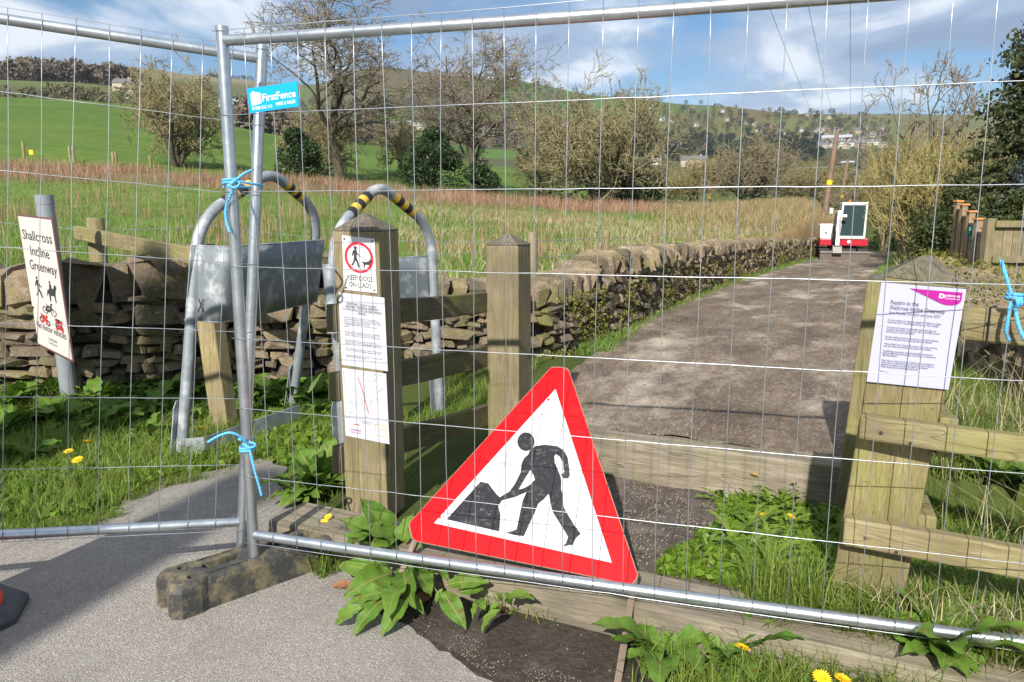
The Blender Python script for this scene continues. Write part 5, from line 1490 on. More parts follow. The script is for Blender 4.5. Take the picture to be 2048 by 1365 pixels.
    mb = MB(); mb.tube([P(-0.33, -1.05, 0.85), P(-0.33, -1.42, 1.45)], 0.045, 8); mb.build('boom_ram', M['dig_steel'], bo)
    am = MB(); a, b = P(-0.30, -1.15, 2.08), P(-0.36, -1.65, 0.62); d = b - a; am.box(a - fx * 0.07, d, fx * 0.14, d.cross(fx).normalized() * 0.2); ar = am.build('arm', M['dig_white'], t)
    mb = MB(); mb.tube([P(-0.28, -1.45, 1.9), P(-0.30, -1.72, 1.1)], 0.04, 8); mb.build('arm_ram', M['dig_steel'], ar)
    hs = MB(); hs.tube([P(-0.44, -1.05, 0.8), P(-0.48, -1.38, 1.5), P(-0.40, -1.30, 2.05)], 0.06, 6); hs.build('hose', M['dig_dark'], bo)
    mb = MB(); mb.slab([P(-0.52, y, z) for y, z in ((-1.75, 0.62), (-1.35, 0.66), (-1.30, 0.35), (-1.55, 0.22), (-1.80, 0.35))], fx * 0.36); mb.build('bucket', M['dig_steel'], ar)
    bx('swing_bracket', M['dig_dark'], -0.44, -0.20, -1.02, -0.75, 0.5, 1.0)
    # mirror, beacon, work light, roundel
    mb = MB(); mb.tube([P(-0.12, -0.6, 2.2), P(-0.55, -0.72, 2.2)], 0.015, 6); ml = mb.build('mirror_arm', M['dig_dark'], t)
    mb = MB(); mb.cbox(P(-0.58, -0.72, 2.14), fx * 0.14, fy * 0.05, Z(0.24)); mb.build('mirror', M['dig_white'], t, bevel=0.02)
    mb = MB(); mb.tube([P(0.22, 0.0, 2.5), P(0.22, 0.0, 2.58), P(0.22, 0.0, 2.62)], [0.06, 0.055, 0.02], 12); mb.build('beacon', M['beacon'], rf, True)
    mb = MB(); mb.cbox(P(-0.06, -1.1, 1.92), fx * 0.18, fy * 0.1, Z(0.12)); mb.build('work_light', M['dig_white'], bo, bevel=0.02)
    mb = MB(); mb.tube([P(0.20, -0.83, 0.80), P(0.20, -0.845, 0.80)], 0.07, 14); mb.build('roundel', M['print_white'], t)
excavator()

# ================================================================ poles and overhead lines
def power_pole(label, bx_, by_, tx, ty, D, r, bar, marker=None, braces=True):
    b = at(bx_, by_, D); gz = zg1(b.x, D); tp_ = at(tx, ty, D)
    d = (tp_ - b).normalized(); b = b + d * ((gz - b.z) / d.z)
    t = thing('power_pole', label, 'power pole', b)
    mb = MB(); mb.tube([b - d * 0.3, b.lerp(tp_, 0.5), tp_ + d * 0.25], [r * 1.15, r, r * 0.85], 12); sh = mb.build('pole_shaft', M['wood_pole'], t, True, auto=60)
    if bar:
        c = tp_; ax = Vector((0.97, -0.25, 0.02)).normalized()
        mb = MB(); mb.cbox(c, ax * bar, Vector((0, 0.1, 0)), Z(0.16)); cb_ = mb.build('cross_arm', M['galv_wire'], t)
        if braces:
            for s in (-1, 1):
                mb = MB(); mb.tube([c + ax * s * bar * 0.28 - Z(0.05), c - d * bar * 0.22], 0.035, 6); mb.build('brace', M['galv_dull'], cb_)
        for s in (-0.46, 0.0, 0.46):
            mb = MB(); q = c + ax * bar * s + Z(0.05 if s else 0.35); mb.tube([q, q + Z(0.1), q + Z(0.2)], [0.04, 0.07, 0.03], 8); mb.build('insulator', M['tape_black'], cb_)
    if marker:
        c = b.lerp(tp_, marker); mb = MB(); mb.tube([c - d * 0.14, c + d * 0.14], r * 1.12, 12, False); mb.build('warning_plate', M['marker_yellow'], sh)
    return t, tp_, d
p1 = power_pole('tall leaning timber power pole with grey cross arm behind the excavator', 1650, 425, 1673, 273, 47.0, 0.16, 1.75, 0.42)
p2 = power_pole('smaller power pole standing just right of the tall leaning pole', 1682, 400, 1695, 324, 78.0, 0.16, 1.3, 0.30, False)
p3 = power_pole('distant thin power pole at the left of the rounded bush', 1418, 412, 1424, 325, 85.0, 0.15, 0, 0.12)
def cable(label, pts, r, grp=None):
    t = thing('overhead_cable', label, 'cable', pts[0], grp)
    n = 24; Q = []
    for i in range(n + 1):
        u = i / n; p = pts[0].lerp(pts[1], u); p = p - Z(4 * pts[2] * u * (1 - u)); Q.append(p)
    mb = MB(); mb.tube(Q, r, 5); mb.build('conductor', M['cable'], t, True)
ax_ = Vector((0.97, -0.25, 0.02))
for k, (s, lab, tx) in enumerate(((-0.46, 'left of three', 1543), (0.0, 'middle of three', 1620), (0.46, 'right of three', 1702))):
    a = p1[1] + ax_ * 1.75 * s + Z(0.25 if s else 0.55)
    e = at(tx, 0, 12.0); e2 = a + (e - a) * 1.25
    cable(lab + ' thin overhead cables climbing into the sky from the leaning pole', (a, e2, 0.25), 0.0042, 'cables of the leaning pole')
cable('thin cable strung from the distant pole past the bushes to the small pole', (p3[1] + Z(-0.1), p2[1] + Z(-0.4), 0.35), 0.014)
cable('thin cable running left from the distant pole above the field', (p3[1] + Z(-0.1), at(1290, 316, 95), 0.3), 0.014)

# ================================================================ field fence behind the wall
def stake(label, px, py_top, D, r, grp, h=None, zbase=None):
    tp_ = at(px, py_top, D); gz = zg1(tp_.x, D) if zbase is None else zbase
    t = thing('fence_stake', label, 'fence stake', (tp_.x, D, gz), grp)
    j = Vector((random.uniform(-.03, .03), random.uniform(-.03, .03), 0))
    mb = MB(); mb.tube([Vector((tp_.x, D, gz - 0.1)) + j, tp_ - Z(0.012), tp_], [r * 1.03, r, r * 0.86], 12); mb.build('shaft', M['wood_green'] if r > 0.07 else M['wood_post'], t, True, auto=50)
    return tp_
s_list = []
s_list.append(stake('round mossy fence post holding the slanting plank over the wall', 190, 436, 6.56, 0.072, None))
s_list.append(stake('round fence post peeping out just right of the bare timber post', 1065, 464, 8.6, 0.058, None))
for k, (px, py, D, txt) in enumerate(((1212, 473, 11.8, 'grey fence stake above the cope stones left of centre of the track wall'), (1310, 473, 14.0, 'grey fence stake tilted above the track wall under the big hawthorn'), (1378, 466, 17.0, 'short grey fence stake, third along the track wall'), (1432, 462, 20.0, 'short grey fence stake, fourth along the track wall'), (1476, 458, 23.0, 'short grey fence stake, fifth along the track wall'), (1512, 456, 26.0, 'thin fence stake, sixth along the track wall'), (1545, 455, 29.0, 'thin fence stake, seventh along the track wall'), (1590, 453, 33.0, 'thin fence stake, last along the track wall before the excavator'))):
    s_list.append(stake(txt, px, py - 12, D, 0.06, 'stakes behind the track wall'))
# barbed wire
def strand(label, pts, r=0.0022, barb=True):
    t = thing('barbed_wire', label, 'wire', pts[0])
    mb = MB(); Q = []
    for a, b in zip(pts[:-1], pts[1:]):
        n = max(2, int((b - a).length / 0.3))
        for i in range(n): Q.append(a.lerp(b, i / n) - Z(0.02 * math.sin(math.pi * i / n)))
    Q.append(pts[-1]); mb.tube(Q, r, 4)
    if barb:
        for a, b in zip(pts[:-1], pts[1:]):
            d = (b - a).normalized(); L = (b - a).length
            for k in range(min(40, int(L / 0.12))):
                p = a.lerp(b, (k + 0.5) / max(1, int(L / 0.12))) - Z(0.02 * math.sin(math.pi * (k + .5) / max(1, int(L / 0.12))))
                mb.tube([p - Vector((0.004, 0, 0.018)), p + Vector((0.004, 0, 0.018))], r * 0.9, 3)
    mb.build('line_wire', M['galv_dull'], t)
A = s_list[0]; B = s_list[1]
strand('upper barbed wire strand over the left stone wall', [at(-60, 437, 6.6), A - Z(0.10), at(420, 450, 7.2), at(680, 478, 7.8), B - Z(0.10)])
strand('lower barbed wire strand over the left stone wall', [at(-60, 492, 6.6), A - Z(0.24), at(400, 500, 7.2), at(660, 505, 7.8), B - Z(0.22)])
strand('barbed wire strand on the stakes behind the track wall', [p - Z(0.10) for p in s_list[1:]], 0.004, False)
strand('lower plain wire on the stakes behind the track wall', [p - Z(0.30) for p in s_list[1:]], 0.004, False)
for px, py, D, txt in ((45, 283, 44, 'short timber stake nearest the left edge, at the far side of the reeds'), (138, 292, 44, 'left stake of the pair in front of the green pasture'), (145, 293, 44.6, 'right stake of the pair in front of the green pasture'), (225, 304, 44, 'left stake of the pair left of the round hawthorn'), (231, 304, 44.5, 'right stake of the pair left of the round hawthorn'), (299, 312, 44, 'single stake under the round hawthorn')):
    stake(txt, px, py, D, 0.075, 'stakes along the pasture edge')
yb = at(62, 305, 43.5)
ys = thing('field_sign', 'small yellow marker plate among the reeds at the far left', 'sign', (yb.x, yb.y, zg1(yb.x, yb.y)))
mb = MB(); mb.cbox(yb, Vector((0.22, 0, 0)), Vector((0, 0.02, 0)), Z(0.26)); mb.build('plate', M['marker_yellow'], ys)
mb = MB(); mb.tube([Vector((yb.x, yb.y + 0.03, zg1(yb.x, yb.y) - 0.1)), yb + Vector((0, 0.03, 0))], 0.03, 6); mb.build('stake', M['wood_post'], ys)

# ================================================================ garden fence on the right
gp = [at(1917, 407, 15.5), at(1928, 414, 14.6), at(1942, 428, 13.6), at(1957, 443, 12.6), at(1974, 461, 11.6), at(1988, 474, 10.8)]
gf = thing('garden_fence', 'stepped closeboard garden fence with orange post caps at the right', 'fence', gp[-1] - Z(1.5))
for a, b in zip(gp[:-1], gp[1:]):
    d = b - a; L = math.hypot(d.x, d.y); n = max(2, int(L / 0.14)); hd = Vector((d.x, d.y, 0)).normalized(); nn = Vector((-hd.y, hd.x, 0))
    top = b.z - 0.06
    for k in range(n):
        p = a + Vector((d.x, d.y, 0)) * ((k + 0.06) / n); p.z = top
        mb = MB(); mb.box(p - Z(1.15), hd * (L / n * 0.9), nn * 0.02, Z(1.15 + 0.0)); mb.build('slat', M['wood_fence'], gf)
    mb = MB(); mb.box(Vector((a.x, a.y, top - 0.01)) - nn * 0.03, Vector((d.x, d.y, 0)), nn * 0.07, Z(0.035)); mb.build('capping_rail', M['wood_fence'], gf)
for p in gp:
    mb = MB(); mb.cbox(p - Z(0.6), Vector((0.10, 0, 0)), Vector((0, 0.10, 0)), Z(1.25)); po = mb.build('post', M['wood_fence'], gf)
    mb = MB(); mb.cbox(p + Z(0.04), Vector((0.15, 0, 0)), Vector((0, 0.15, 0)), Z(0.035)); mb.build('post_cap', M['cap_orange'], po, bevel=0.006)
gt = thing('garden_gate_panel', 'grey brown boarded fence panel facing the viewer at the right edge', 'fence panel', at(2020, 540, 10.6))
for k in range(14):
    a = at(1990, 446, 10.6); x = a.x + k * 0.125
    mb = MB(); mb.box(Vector((x, 10.6 - k * 0.02, a.z - 1.1)), Vector((0.118, -0.018, 0)), Vector((0, 0.02, 0)), Z(1.1)); mb.build('board', M['wood_post'], gt)
a = at(1990, 446, 10.57)
for zz in (-0.06, -0.55): 
    mb = MB(); mb.box(a + Vector((0, -0.01, zz)), Vector((1.75, -0.28, 0)), Vector((0, -0.03, 0)), Z(0.09)); mb.build('batten', M['wood_post'], gt)
mb = MB(); mb.box(a + Vector((-0.10, 0.0, -1.2)), Vector((0.11, 0, 0)), Vector((0, 0.11, 0)), Z(1.26)); mb.build('post', M['wood_post'], gt)
# teal netting heap
tn = at(1972, 462, 13.0)
tarp = thing('tarpaulin', 'crumpled teal netting heaped behind the garden fence', 'tarpaulin', tn - Z(0.9))
bm = bmesh.new(); bmesh.ops.create_icosphere(bm, subdivisions=4, radius=1.0)
for v in bm.verts:
    n = v.co.copy(); k = 0.45 + 1.1 * float(fbm(np.array([n.x * 3 + 5 + n.z * 2]), np.array([n.y * 3 + 3 - n.z * 2]), 91)[0]) ; v.co = Vector((n.x * 0.27 * k, n.y * 0.25 * k, n.z * 0.2 * k)) + tn - Z(0.06)
me = bpy.data.meshes.new('net_heap'); bm.to_mesh(me); bm.free(); link('net_heap', me, M['tarp_teal'], tarp)

# ================================================================ trees
class Tree:
    def __init__(s, seed): s.r = random.Random(seed); s.seg = []; s.tips = []
    def grow(s, p, d, L, r, depth, P):
        R = s.r
        n = max(2, int(P['segs'][min(depth, len(P['segs']) - 1)]))
        wob = P['wob'][min(depth, len(P['wob']) - 1)]; trop = P['trop'][min(depth, len(P['trop']) - 1)]
        q = p.copy(); dd = d.copy(); r0 = r; pts = [q.copy()]; rad = [r0]; dirs = [dd.copy()]
        for i in range(n):
            dd = (dd + Vector((R.gauss(0, wob), R.gauss(0, wob), R.gauss(0, wob) + trop))).normalized()
            q2 = q + dd * (L / n); r1 = r * (1 - (1 - P['taper']) * (i + 1) / n)
            s.seg.append((q.copy(), q2.copy(), r0, r1, depth)); q = q2; r0 = r1
            pts.append(q.copy()); rad.append(r0); dirs.append(dd.copy())
        if depth >= P['depth']:
            s.tips.append((q, dd)); return
        k = P['kids'][min(depth, len(P['kids']) - 1)]
        k = int(k) + (1 if R.random() < k - int(k) else 0)
        lo = P['start'][min(depth, len(P['start']) - 1)]
        for j in range(k):
            u = lo + (1 - lo) * (j + R.random()) / k
            f = u * n; i = min(int(f), n - 1); pos = pts[i].lerp(pts[i + 1], f - i); rr = rad[i] + (rad[i + 1] - rad[i]) * (f - i)
            base = dirs[i + 1]
            ang = math.radians(P['ang'][min(depth, len(P['ang']) - 1)] * R.uniform(0.65, 1.3)); phi = j * 2.4 + R.uniform(-0.7, 0.7)
            o = base.orthogonal().normalized(); o = Matrix.Rotation(phi, 3, base) @ o
            nd = (base * math.cos(ang) + o * math.sin(ang)).normalized()
            ll = L * P['ratio'][min(depth, len(P['ratio']) - 1)] * R.uniform(0.7, 1.25) * (1.0 - 0.35 * u if depth == 0 else 1.0)
            s.grow(pos, nd, ll, max(P['rmin'], rr * P['rr'] * R.uniform(0.8, 1.1)), depth + 1, P)
def fit_tree(T, base, h, w, top_off=0.0):
    """scale the grown tree so that its crown has the height and width wanted"""
    A = np.array([q for s_ in T.seg for q in (s_[0], s_[1])], float).reshape(-1, 3)
    zmin, zmax = 0.0, np.percentile(A[:, 2], 99.6)
    cx, cy = np.median(A[:, 0]), np.median(A[:, 1])
    wx = np.percentile(A[:, 0], 98.5) - np.percentile(A[:, 0], 1.5)
    return np.array([w / wx, w / wx, h / zmax])
def build_tree(name, label, px, D, h, w, P, seed, mtrunk, mcrown, buds=None, nbud=0, bud_size=0.06, grp=None, cat='tree', stems=1, spread=0.25, ivy=0, zoff=0.0, cutoff=None):
    x = at(px, 428, D).x; gz = zg1(x, D) - 0.05 + zoff
    base = Vector((x, D, gz))
    T = Tree(seed)
    for k in range(stems):
        a = 2 * math.pi * k / stems + T.r.uniform(-0.5, 0.5)
        off = Vector((math.cos(a), math.sin(a), 0)) * (spread * (0.2 if stems > 1 else 0))
        d0 = Vector((math.cos(a) * spread * (1 if stems > 1 else 0.15), math.sin(a) * spread * (1 if stems > 1 else 0.15), 1)).normalized()
        T.grow(off, d0, P['L'], P['r'], 0, P)
    S = fit_tree(T, base, h, w)
    B = np.array(base)
    P0 = np.array([q[0] for q in T.seg], float) * S + B; P1 = np.array([q[1] for q in T.seg], float) * S + B
    rs = (S[0] * S[2]) ** 0.5
    R0 = np.maximum(np.array([q[2] for q in T.seg]) * rs, P['rmin']); R1 = np.maximum(np.array([q[3] for q in T.seg]) * rs, P['rmin'])
    dp = np.array([q[4] for q in T.seg]); 
    P0[:, 2] = np.maximum(P0[:, 2], gz + 0.02) if False else P0[:, 2]
    t = thing(name, label, cat, base, grp)
    lim = P.get('trunk_depth', 1)
    m = dp <= lim
    v, q = tubes_np(P0[m], P1[m], R0[m], R1[m], 7); link('trunk', mesh_np('trunk', v, q, smooth=True), mtrunk, t)
    m = ~m
    n = 3
    v, q = tubes_np(P0[m], P1[m], R0[m], R1[m], n); cr = link('crown', mesh_np('crown', v, q), mcrown, t)
    if buds is not None and nbud:
        g_ = np.random.default_rng(seed); ii = g_.integers(0, len(P0[m]), nbud); f = g_.random((nbud, 1))
        c = P0[m][ii] * (1 - f) + P1[m][ii] * f + g_.normal(0, bud_size * 0.6, (nbud, 3))
        v, tr = leaf_tris(c, bud_size, g_); link('leaves', mesh_np('leaves', v, None, tr), buds, t)
    if ivy:
        g_ = np.random.default_rng(seed + 1); mm = dp <= lim; ok = np.nonzero(mm)[0]; ii = g_.choice(ok, ivy); f = g_.random((ivy, 1))
        c = P0[ii] * (1 - f) + P1[ii] * f; c = c + g_.normal(0, 0.18, (ivy, 3)); c = c[c[:, 2] < gz + h * 0.45]
        v, tr = leaf_tris(c, 0.11, g_); link('ivy', mesh_np('ivy', v, None, tr), M['ivy'], t)
    return t
def leaf_tris(c, size, g_, flat=0.0):
    n = len(c)
    a = g_.normal(0, 1, (n, 3)); a /= np.linalg.norm(a, axis=1, keepdims=True)
    b = np.cross(a, g_.normal(0, 1, (n, 3))); b /= np.linalg.norm(b, axis=1, keepdims=True)
    s = size * g_.uniform(0.6, 1.4, (n, 1))
    V = np.stack([c - a * s * 0.5, c + b * s * 0.32, c + a * s * 0.6, c - b * s * 0.32], axis=1).reshape(-1, 3)
    i = np.arange(n)[:, None] * 4
    Tt = np.concatenate([i + np.array([[0, 1, 2]]), i + np.array([[0, 2, 3]])], axis=0)
    return V, Tt
ASH = dict(L=5.0, r=0.26, depth=5, segs=[7, 6, 5, 4, 3, 3], wob=[0.10, 0.20, 0.24, 0.26, 0.28, 0.3], trop=[0.03, 0.05, 0.03, 0.02, 0.04, 0.05], taper=0.35, kids=[7, 6, 5, 4, 4], start=[0.35, 0.25, 0.2, 0.15, 0.1], ang=[42, 46, 46, 44, 42], ratio=[0.80, 0.60, 0.55, 0.52, 0.55], rr=0.62, rmin=0.015, trunk_depth=2)
BUSH = dict(L=2.6, r=0.10, depth=4, segs=[5, 4, 4, 3, 3], wob=[0.14, 0.22, 0.26, 0.3, 0.34], trop=[0.0, 0.02, 0.0, -0.01, 0.0], taper=0.4, kids=[6, 6, 5, 4.2], start=[0.12, 0.12, 0.12, 0.1], ang=[46, 50, 48, 46], ratio=[0.72, 0.62, 0.58, 0.55], rr=0.6, rmin=0.014, trunk_depth=1)
THORN = dict(BUSH, kids=[6, 6, 5, 3.6], depth=4)
WILLOW = dict(L=3.2, r=0.07, depth=3, segs=[6, 5, 4, 4], wob=[0.08, 0.12, 0.14, 0.16], trop=[0.05, 0.07, 0.07, 0.06], taper=0.35, kids=[6, 6, 5], start=[0.15, 0.15, 0.1], ang=[26, 28, 30], ratio=[0.62, 0.55, 0.5], rr=0.55, rmin=0.011, trunk_depth=0)
build_tree('ash_tree', 'tall bare ash tree with open branching crown left of centre', 683, 56, 13.4, 11.0, ASH, 3, M['bark'], M['twig_grey'], M['bud_olive'], 2500, 0.10, ivy=2600)
build_tree('ash_tree', 'slender bare tree rising in front of the hill right of the big ash', 950, 57, 12.2, 8.6, dict(ASH, kids=[9, 6, 5, 4, 3.6], start=[0.22, .25, .2, .15, .1]), 21, M['bark'], M['twig_grey'], M['bud_olive'], 4200, 0.10, ivy=900)
build_tree('hawthorn_tree', 'olive round-headed hawthorn standing alone at the far left', 362, 46, 6.5, 5.2, dict(THORN, start=[0.08, .1, .1, .1]), 5, M['bark'], M['twig_olive'], M['bud_olive'], 7000, 0.07, stems=4, spread=0.55)
build_tree('hawthorn_tree', 'very broad brown hawthorn right of centre, its crown reaching the skyline', 1205, 49, 8.2, 9.0, dict(THORN, kids=[7, 6, 5, 4]), 8, M['bark'], M['twig_olive'], M['bud_olive'], 8000, 0.07, stems=5, spread=0.55)
build_tree('hawthorn_tree', 'brown spreading hawthorn between the slender bare tree and the broad one', 1085, 60, 4.2, 5.5, dict(THORN), 9, M['bark'], M['twig_olive'], M['bud_olive'], 2500, 0.08, stems=3, spread=0.6)
build_tree('hawthorn_tree', 'olive scrubby tree filling in left of the slender bare tree', 815, 66, 5.2, 5.5, dict(THORN), 10, M['bark'], M['twig_olive'], M['bud_olive'], 3500, 0.09, stems=3, spread=0.5)
build_tree('hawthorn_tree', 'olive thicket at the foot of the tall ash tree', 650, 58, 4.6, 5.8, dict(THORN), 12, M['bark'], M['twig_olive'], M['bud_olive'], 5000, 0.09, stems=4, spread=0.6)
build_tree('round_bush', 'rounded reddish brown bush in the middle distance behind the tan reeds', 1492, 74, 6.4, 8.8, dict(THORN), 13, M['bark'], M['twig_brown'], M['bud_olive'], 2500, 0.09, stems=5, spread=0.6, cat='bush')
build_tree('round_bush', 'small green bush left of the rounded reddish bush', 1385, 80, 4.6, 6.0, dict(BUSH), 14, M['bark'], M['twig_willow'], M['bud_olive'], 3500, 0.10, stems=4, spread=0.6, cat='bush')
for k, (px, D, h, w, lab) in enumerate(((1600, 82, 4.2, 7.0, 'low olive bush right of the rounded reddish bush'), (1655, 92, 5.2, 7.5, 'olive bush just behind the tall leaning pole'), (1720, 70, 4.4, 5.5, 'brownish bush between the two power poles and the thicket'), (1560, 95, 5.0, 8.0, 'grey olive bush behind the rounded reddish bush'), (1330, 90, 4.5, 7.0, 'brown bush at the right foot of the broad hawthorn'))):
    build_tree('round_bush', lab, px, D, h, w, dict(BUSH, kids=[5, 5, 5, 4]), 30 + k, M['bark'], M[['twig_olive', 'twig_willow', 'twig_brown', 'twig_olive', 'twig_brown'][k]], M['bud_olive'], 2500, 0.11, stems=4, spread=0.6, cat='bush')
for k, (px, D, h, w, lab, zo) in enumerate(((1772, 42, 5.6, 3.2, 'pale yellowish willow clump nearest the excavator', 0), (1812, 33, 5.3, 3.0, 'tall yellowish willow clump in the thicket below the bare tree', 0), (1862, 28, 4.7, 2.8, 'willow clump in front of the bent bare tree', 0), (1915, 25, 4.2, 3.0, 'willow clump against the dark conifer', 0), (1835, 24, 3.2, 2.6, 'low straw coloured willow scrub right of the excavator', 0), (1850, 36, 5.6, 3.6, 'olive willow clump at the back of the thicket', 0))):
    build_tree('willow_shrub', lab, px, D, h, w, WILLOW, 50 + k, M['twig_olive'], M['twig_willow'] if k != 5 else M['twig_olive'], M['bud_olive'], 2200, 0.07, cat='shrub', stems=7, spread=0.35, grp='willow thicket', zoff=zo)
build_tree('bare_tree', 'bent dark bare tree rising out of the willow thicket', 1845, 40, 10.4, 6.6, dict(ASH, rmin=0.018, kids=[5, 5, 4, 4, 3], start=[0.5, .3, .25, .2, .15], wob=[0.2, 0.3, .3, .3, .3, .3]), 71, M['bark'], M['twig_grey'], None, 0)
# holly and yew: leafy bodies
def leafy_body(name, label, px, D, h, w, dp, n, size, m, seed, cat, lobes=9, zb=None, grp=None):
    g_ = np.random.default_rng(seed); x = at(px, 428, D).x; gz = zg1(x, D) if zb is None else zb
    t = thing(name, label, cat, (x, D, gz), grp)
    mb = MB(); mb.tube([Vector((x, D, gz - 0.1)), Vector((x + 0.05, D, gz + h * 0.4)), Vector((x, D, gz + h * 0.75))], [0.10, 0.08, 0.03], 7); mb.build('trunk', M['bark'], t, True)
    pts = []
    for k in range(lobes):
        u = g_.random(); z = h * (0.12 + 0.80 * u); rr = w / 2 * (1 - 0.75 * u ** 1.6); a = g_.uniform(0, 6.28); q = rr * g_.uniform(0.2, 0.72)
        c = np.array([x + math.cos(a) * q, D + math.sin(a) * q * dp / w, gz + z]); s = rr * g_.uniform(0.35, 0.6) + 0.12
        k2 = n // lobes; dirs = g_.normal(0, 1, (k2, 3)); dirs /= np.linalg.norm(dirs, axis=1, keepdims=True)
        rad = s * g_.uniform(0.45, 1.08, (k2, 1)) ** 0.6
        pts.append(c + dirs * rad * np.array([1, 1, 0.85]))
    c = np.concatenate(pts); c = c[c[:, 2] > gz - 0.05]
    v, tr = leaf_tris(c, size, g_); link('foliage', mesh_np('foliage', v, None, tr), m, t)
    return t
leafy_body('holly_bush', 'dark holly bush low beside the tall ash, right of the fence posts', 600, 50, 3.0, 4.6, 3.5, 11000, 0.16, M['holly'], 81, 'bush', 14)
leafy_body('holly_bush', 'dark evergreen holly bush at the foot of the slender bare tree', 868, 49, 3.9, 4.8, 4.0, 13000, 0.16, M['holly'], 82, 'bush', 14)
leafy_body('holly_bush', 'small dark holly clump right of the slender bare tree', 955, 52, 2.2, 3.4, 2.6, 6000, 0.16, M['holly'], 83, 'bush', 9)
leafy_body('holly_bush', 'dark undergrowth below the broad brown hawthorn', 1270, 51, 1.8, 7.0, 3.0, 7000, 0.17, M['holly'], 84, 'bush', 14)
leafy_body('yew_hedge', 'dark green yew bush behind the stepped garden fence', 1915, 17, 2.4, 2.7, 1.8, 16000, 0.075, M['yew'], 85, 'bush', 18, -0.4)
leafy_body('yew_hedge', 'dark clipped yew bush at the right edge above the boarded panel', 2040, 15.5, 2.3, 2.4, 1.8, 12000, 0.075, M['yew'], 86, 'bush', 14, -0.4)
leafy_body('spruce_shrub', 'blue grey spruce shrub at the right edge above the yew', 2045, 19, 3.6, 2.6, 2.0, 8000, 0.08, M['conifer_blue'], 87, 'bush', 12, -0.4)
leafy_body('ivy_thicket', 'olive ivy covered thicket between the willows and the yew', 1790, 48, 3.2, 4.5, 3.0, 7000, 0.12, M['ivy'], 88, 'bush', 12)
# tall conifer: drooping layered boughs
def conifer(label, px, D, h, w, seed):
    g_ = np.random.default_rng(seed); r_ = random.Random(seed); x = at(px, 428, D).x; gz = -0.3
    t = thing('conifer_tree', label, 'tree', (x, D, gz))
    mb = MB(); mb.tube([Vector((x, D, gz)), Vector((x, D, gz + h * 0.6)), Vector((x, D, gz + h))], [0.22, 0.12, 0.02], 8); mb.build('trunk', M['bark'], t, True)
    C = []; seg0, seg1 = [], []
    for k in range(230):
        u = r_.random() ** 0.85; z = gz + h * (0.05 + 0.93 * u); L = w / 2 * (1 - u) ** 0.75 * r_.uniform(0.6, 1.2) + 0.12; a = r_.uniform(0, 6.28)
        d = np.array([math.cos(a), math.sin(a), 0.25]); p = np.array([x, D, z]); n = max(3, int(L / 0.12))
        for i in range(n):
            f = (i + 1) / n; q = p + d * L * f + np.array([0, 0, -0.55 * L * f * f + (0.18 * L * f ** 4)])
            seg0.append(q0 if i else p); seg1.append(q); q0 = q
            m_ = 9; sp_ = 0.10 + 0.16 * (1 - f * 0.6)
            C.append(q + g_.normal(0, 1, (m_, 3)) * np.array([sp_, sp_, 0.055]) - np.array([0, 0, 0.05]))
    v, q = tubes_np(np.array(seg0), np.array(seg1), np.full(len(seg0), 0.012), np.full(len(seg0), 0.010), 3)
    c = np.concatenate(C); v2, tr = leaf_tris(c, 0.115, g_)
    link('branches', mesh_np('branches', v, q), M['bark'], t)
    link('foliage', mesh_np('foliage', v2, None, tr), M['conifer'], t)
conifer('dark green drooping conifer at the right edge of the picture', 2036, 20, 6.7, 4.4, 91)
conifer('second conifer partly outside the right edge, behind the drooping one', 2130, 24, 7.4, 3.8, 92)

# ================================================================ far woods (one mass each) and houses
def far_wood(name, label, spots, m, seed, hgt=(9, 15), n=110, conif=False):
    g_ = np.random.default_rng(seed); VV, TT, b = [], [], 0
    S0, S1 = [], []
    for (x, y, z) in spots:
        h = g_.uniform(*hgt); w = h * (g_.uniform(0.7, 1.0) if not conif else 0.45)
        u = g_.random((n, 1)); d = g_.normal(0, 1, (n, 3)); d /= np.linalg.norm(d, axis=1, keepdims=True)
        rad = g_.uniform(0.25, 1.0, (n, 1)) ** 0.5
        if conif:
            zz = g_.random((n, 1)) ** 1.3; c = np.concatenate([d[:, :2] * rad * w / 2 * (1 - zz), zz * h], axis=1)
        else:
            c = d * rad * np.array([w / 2, w / 2, h * 0.40]); c[:, 2] += h * 0.58
        c = c + np.array([x, y, z])
        v, t = leaf_tris(c, h * 0.16, g_); VV.append(v); TT.append(t + b); b += len(v)
        S0.append((x, y, z - 1)); S1.append((x, y, z + h * 0.6))
    v, q = tubes_np(np.array(S0), np.array(S1), np.full(len(S0), 0.22), np.full(len(S0), 0.1), 3)
    q = q + b
    o = link(name, mesh_np(name, np.concatenate(VV + [v]), q, np.concatenate(TT)), m)
    return tag(o, label, 'wood', None, 'stuff')
def spots_px(n, x0, x1, y0, y1, seed, d0=200):
    r_ = random.Random(seed); out = []; k = 0
    while len(out) < n and k < n * 6:
        k += 1; hpt = hit(r_.uniform(x0, x1), r_.uniform(y0, y1), d0)
        if hpt: out.append(hpt)
    return out
def spots_world(n, x0, x1, D0, D1, seed):
    r_ = random.Random(seed); out = []
    for k in range(n):
        D = r_.uniform(D0, D1); a = (r_.uniform(x0, x1) - 1024) / F / 1.02
        out.append((a * D, D, zg1(a * D, D)))
    return out
far_wood('far_wood', 'bare brown woodland on the hill at the far left', spots_world(190, -150, 300, 560, 760, 1), M['wood_far'], 1, (13, 19), 170)
far_wood('far_pinewood', 'dark pine tops on the crest of the far left hill', spots_world(60, -150, 230, 700, 780, 2), M['wood_far_dark'], 2, (15, 22), 110)
far_wood('far_hedges', 'grey brown scrub and hedges below the far left wood', spots_px(90, 0, 470, 196, 214, 3, 260), M['wood_far_green'], 3, (5, 9), 80)
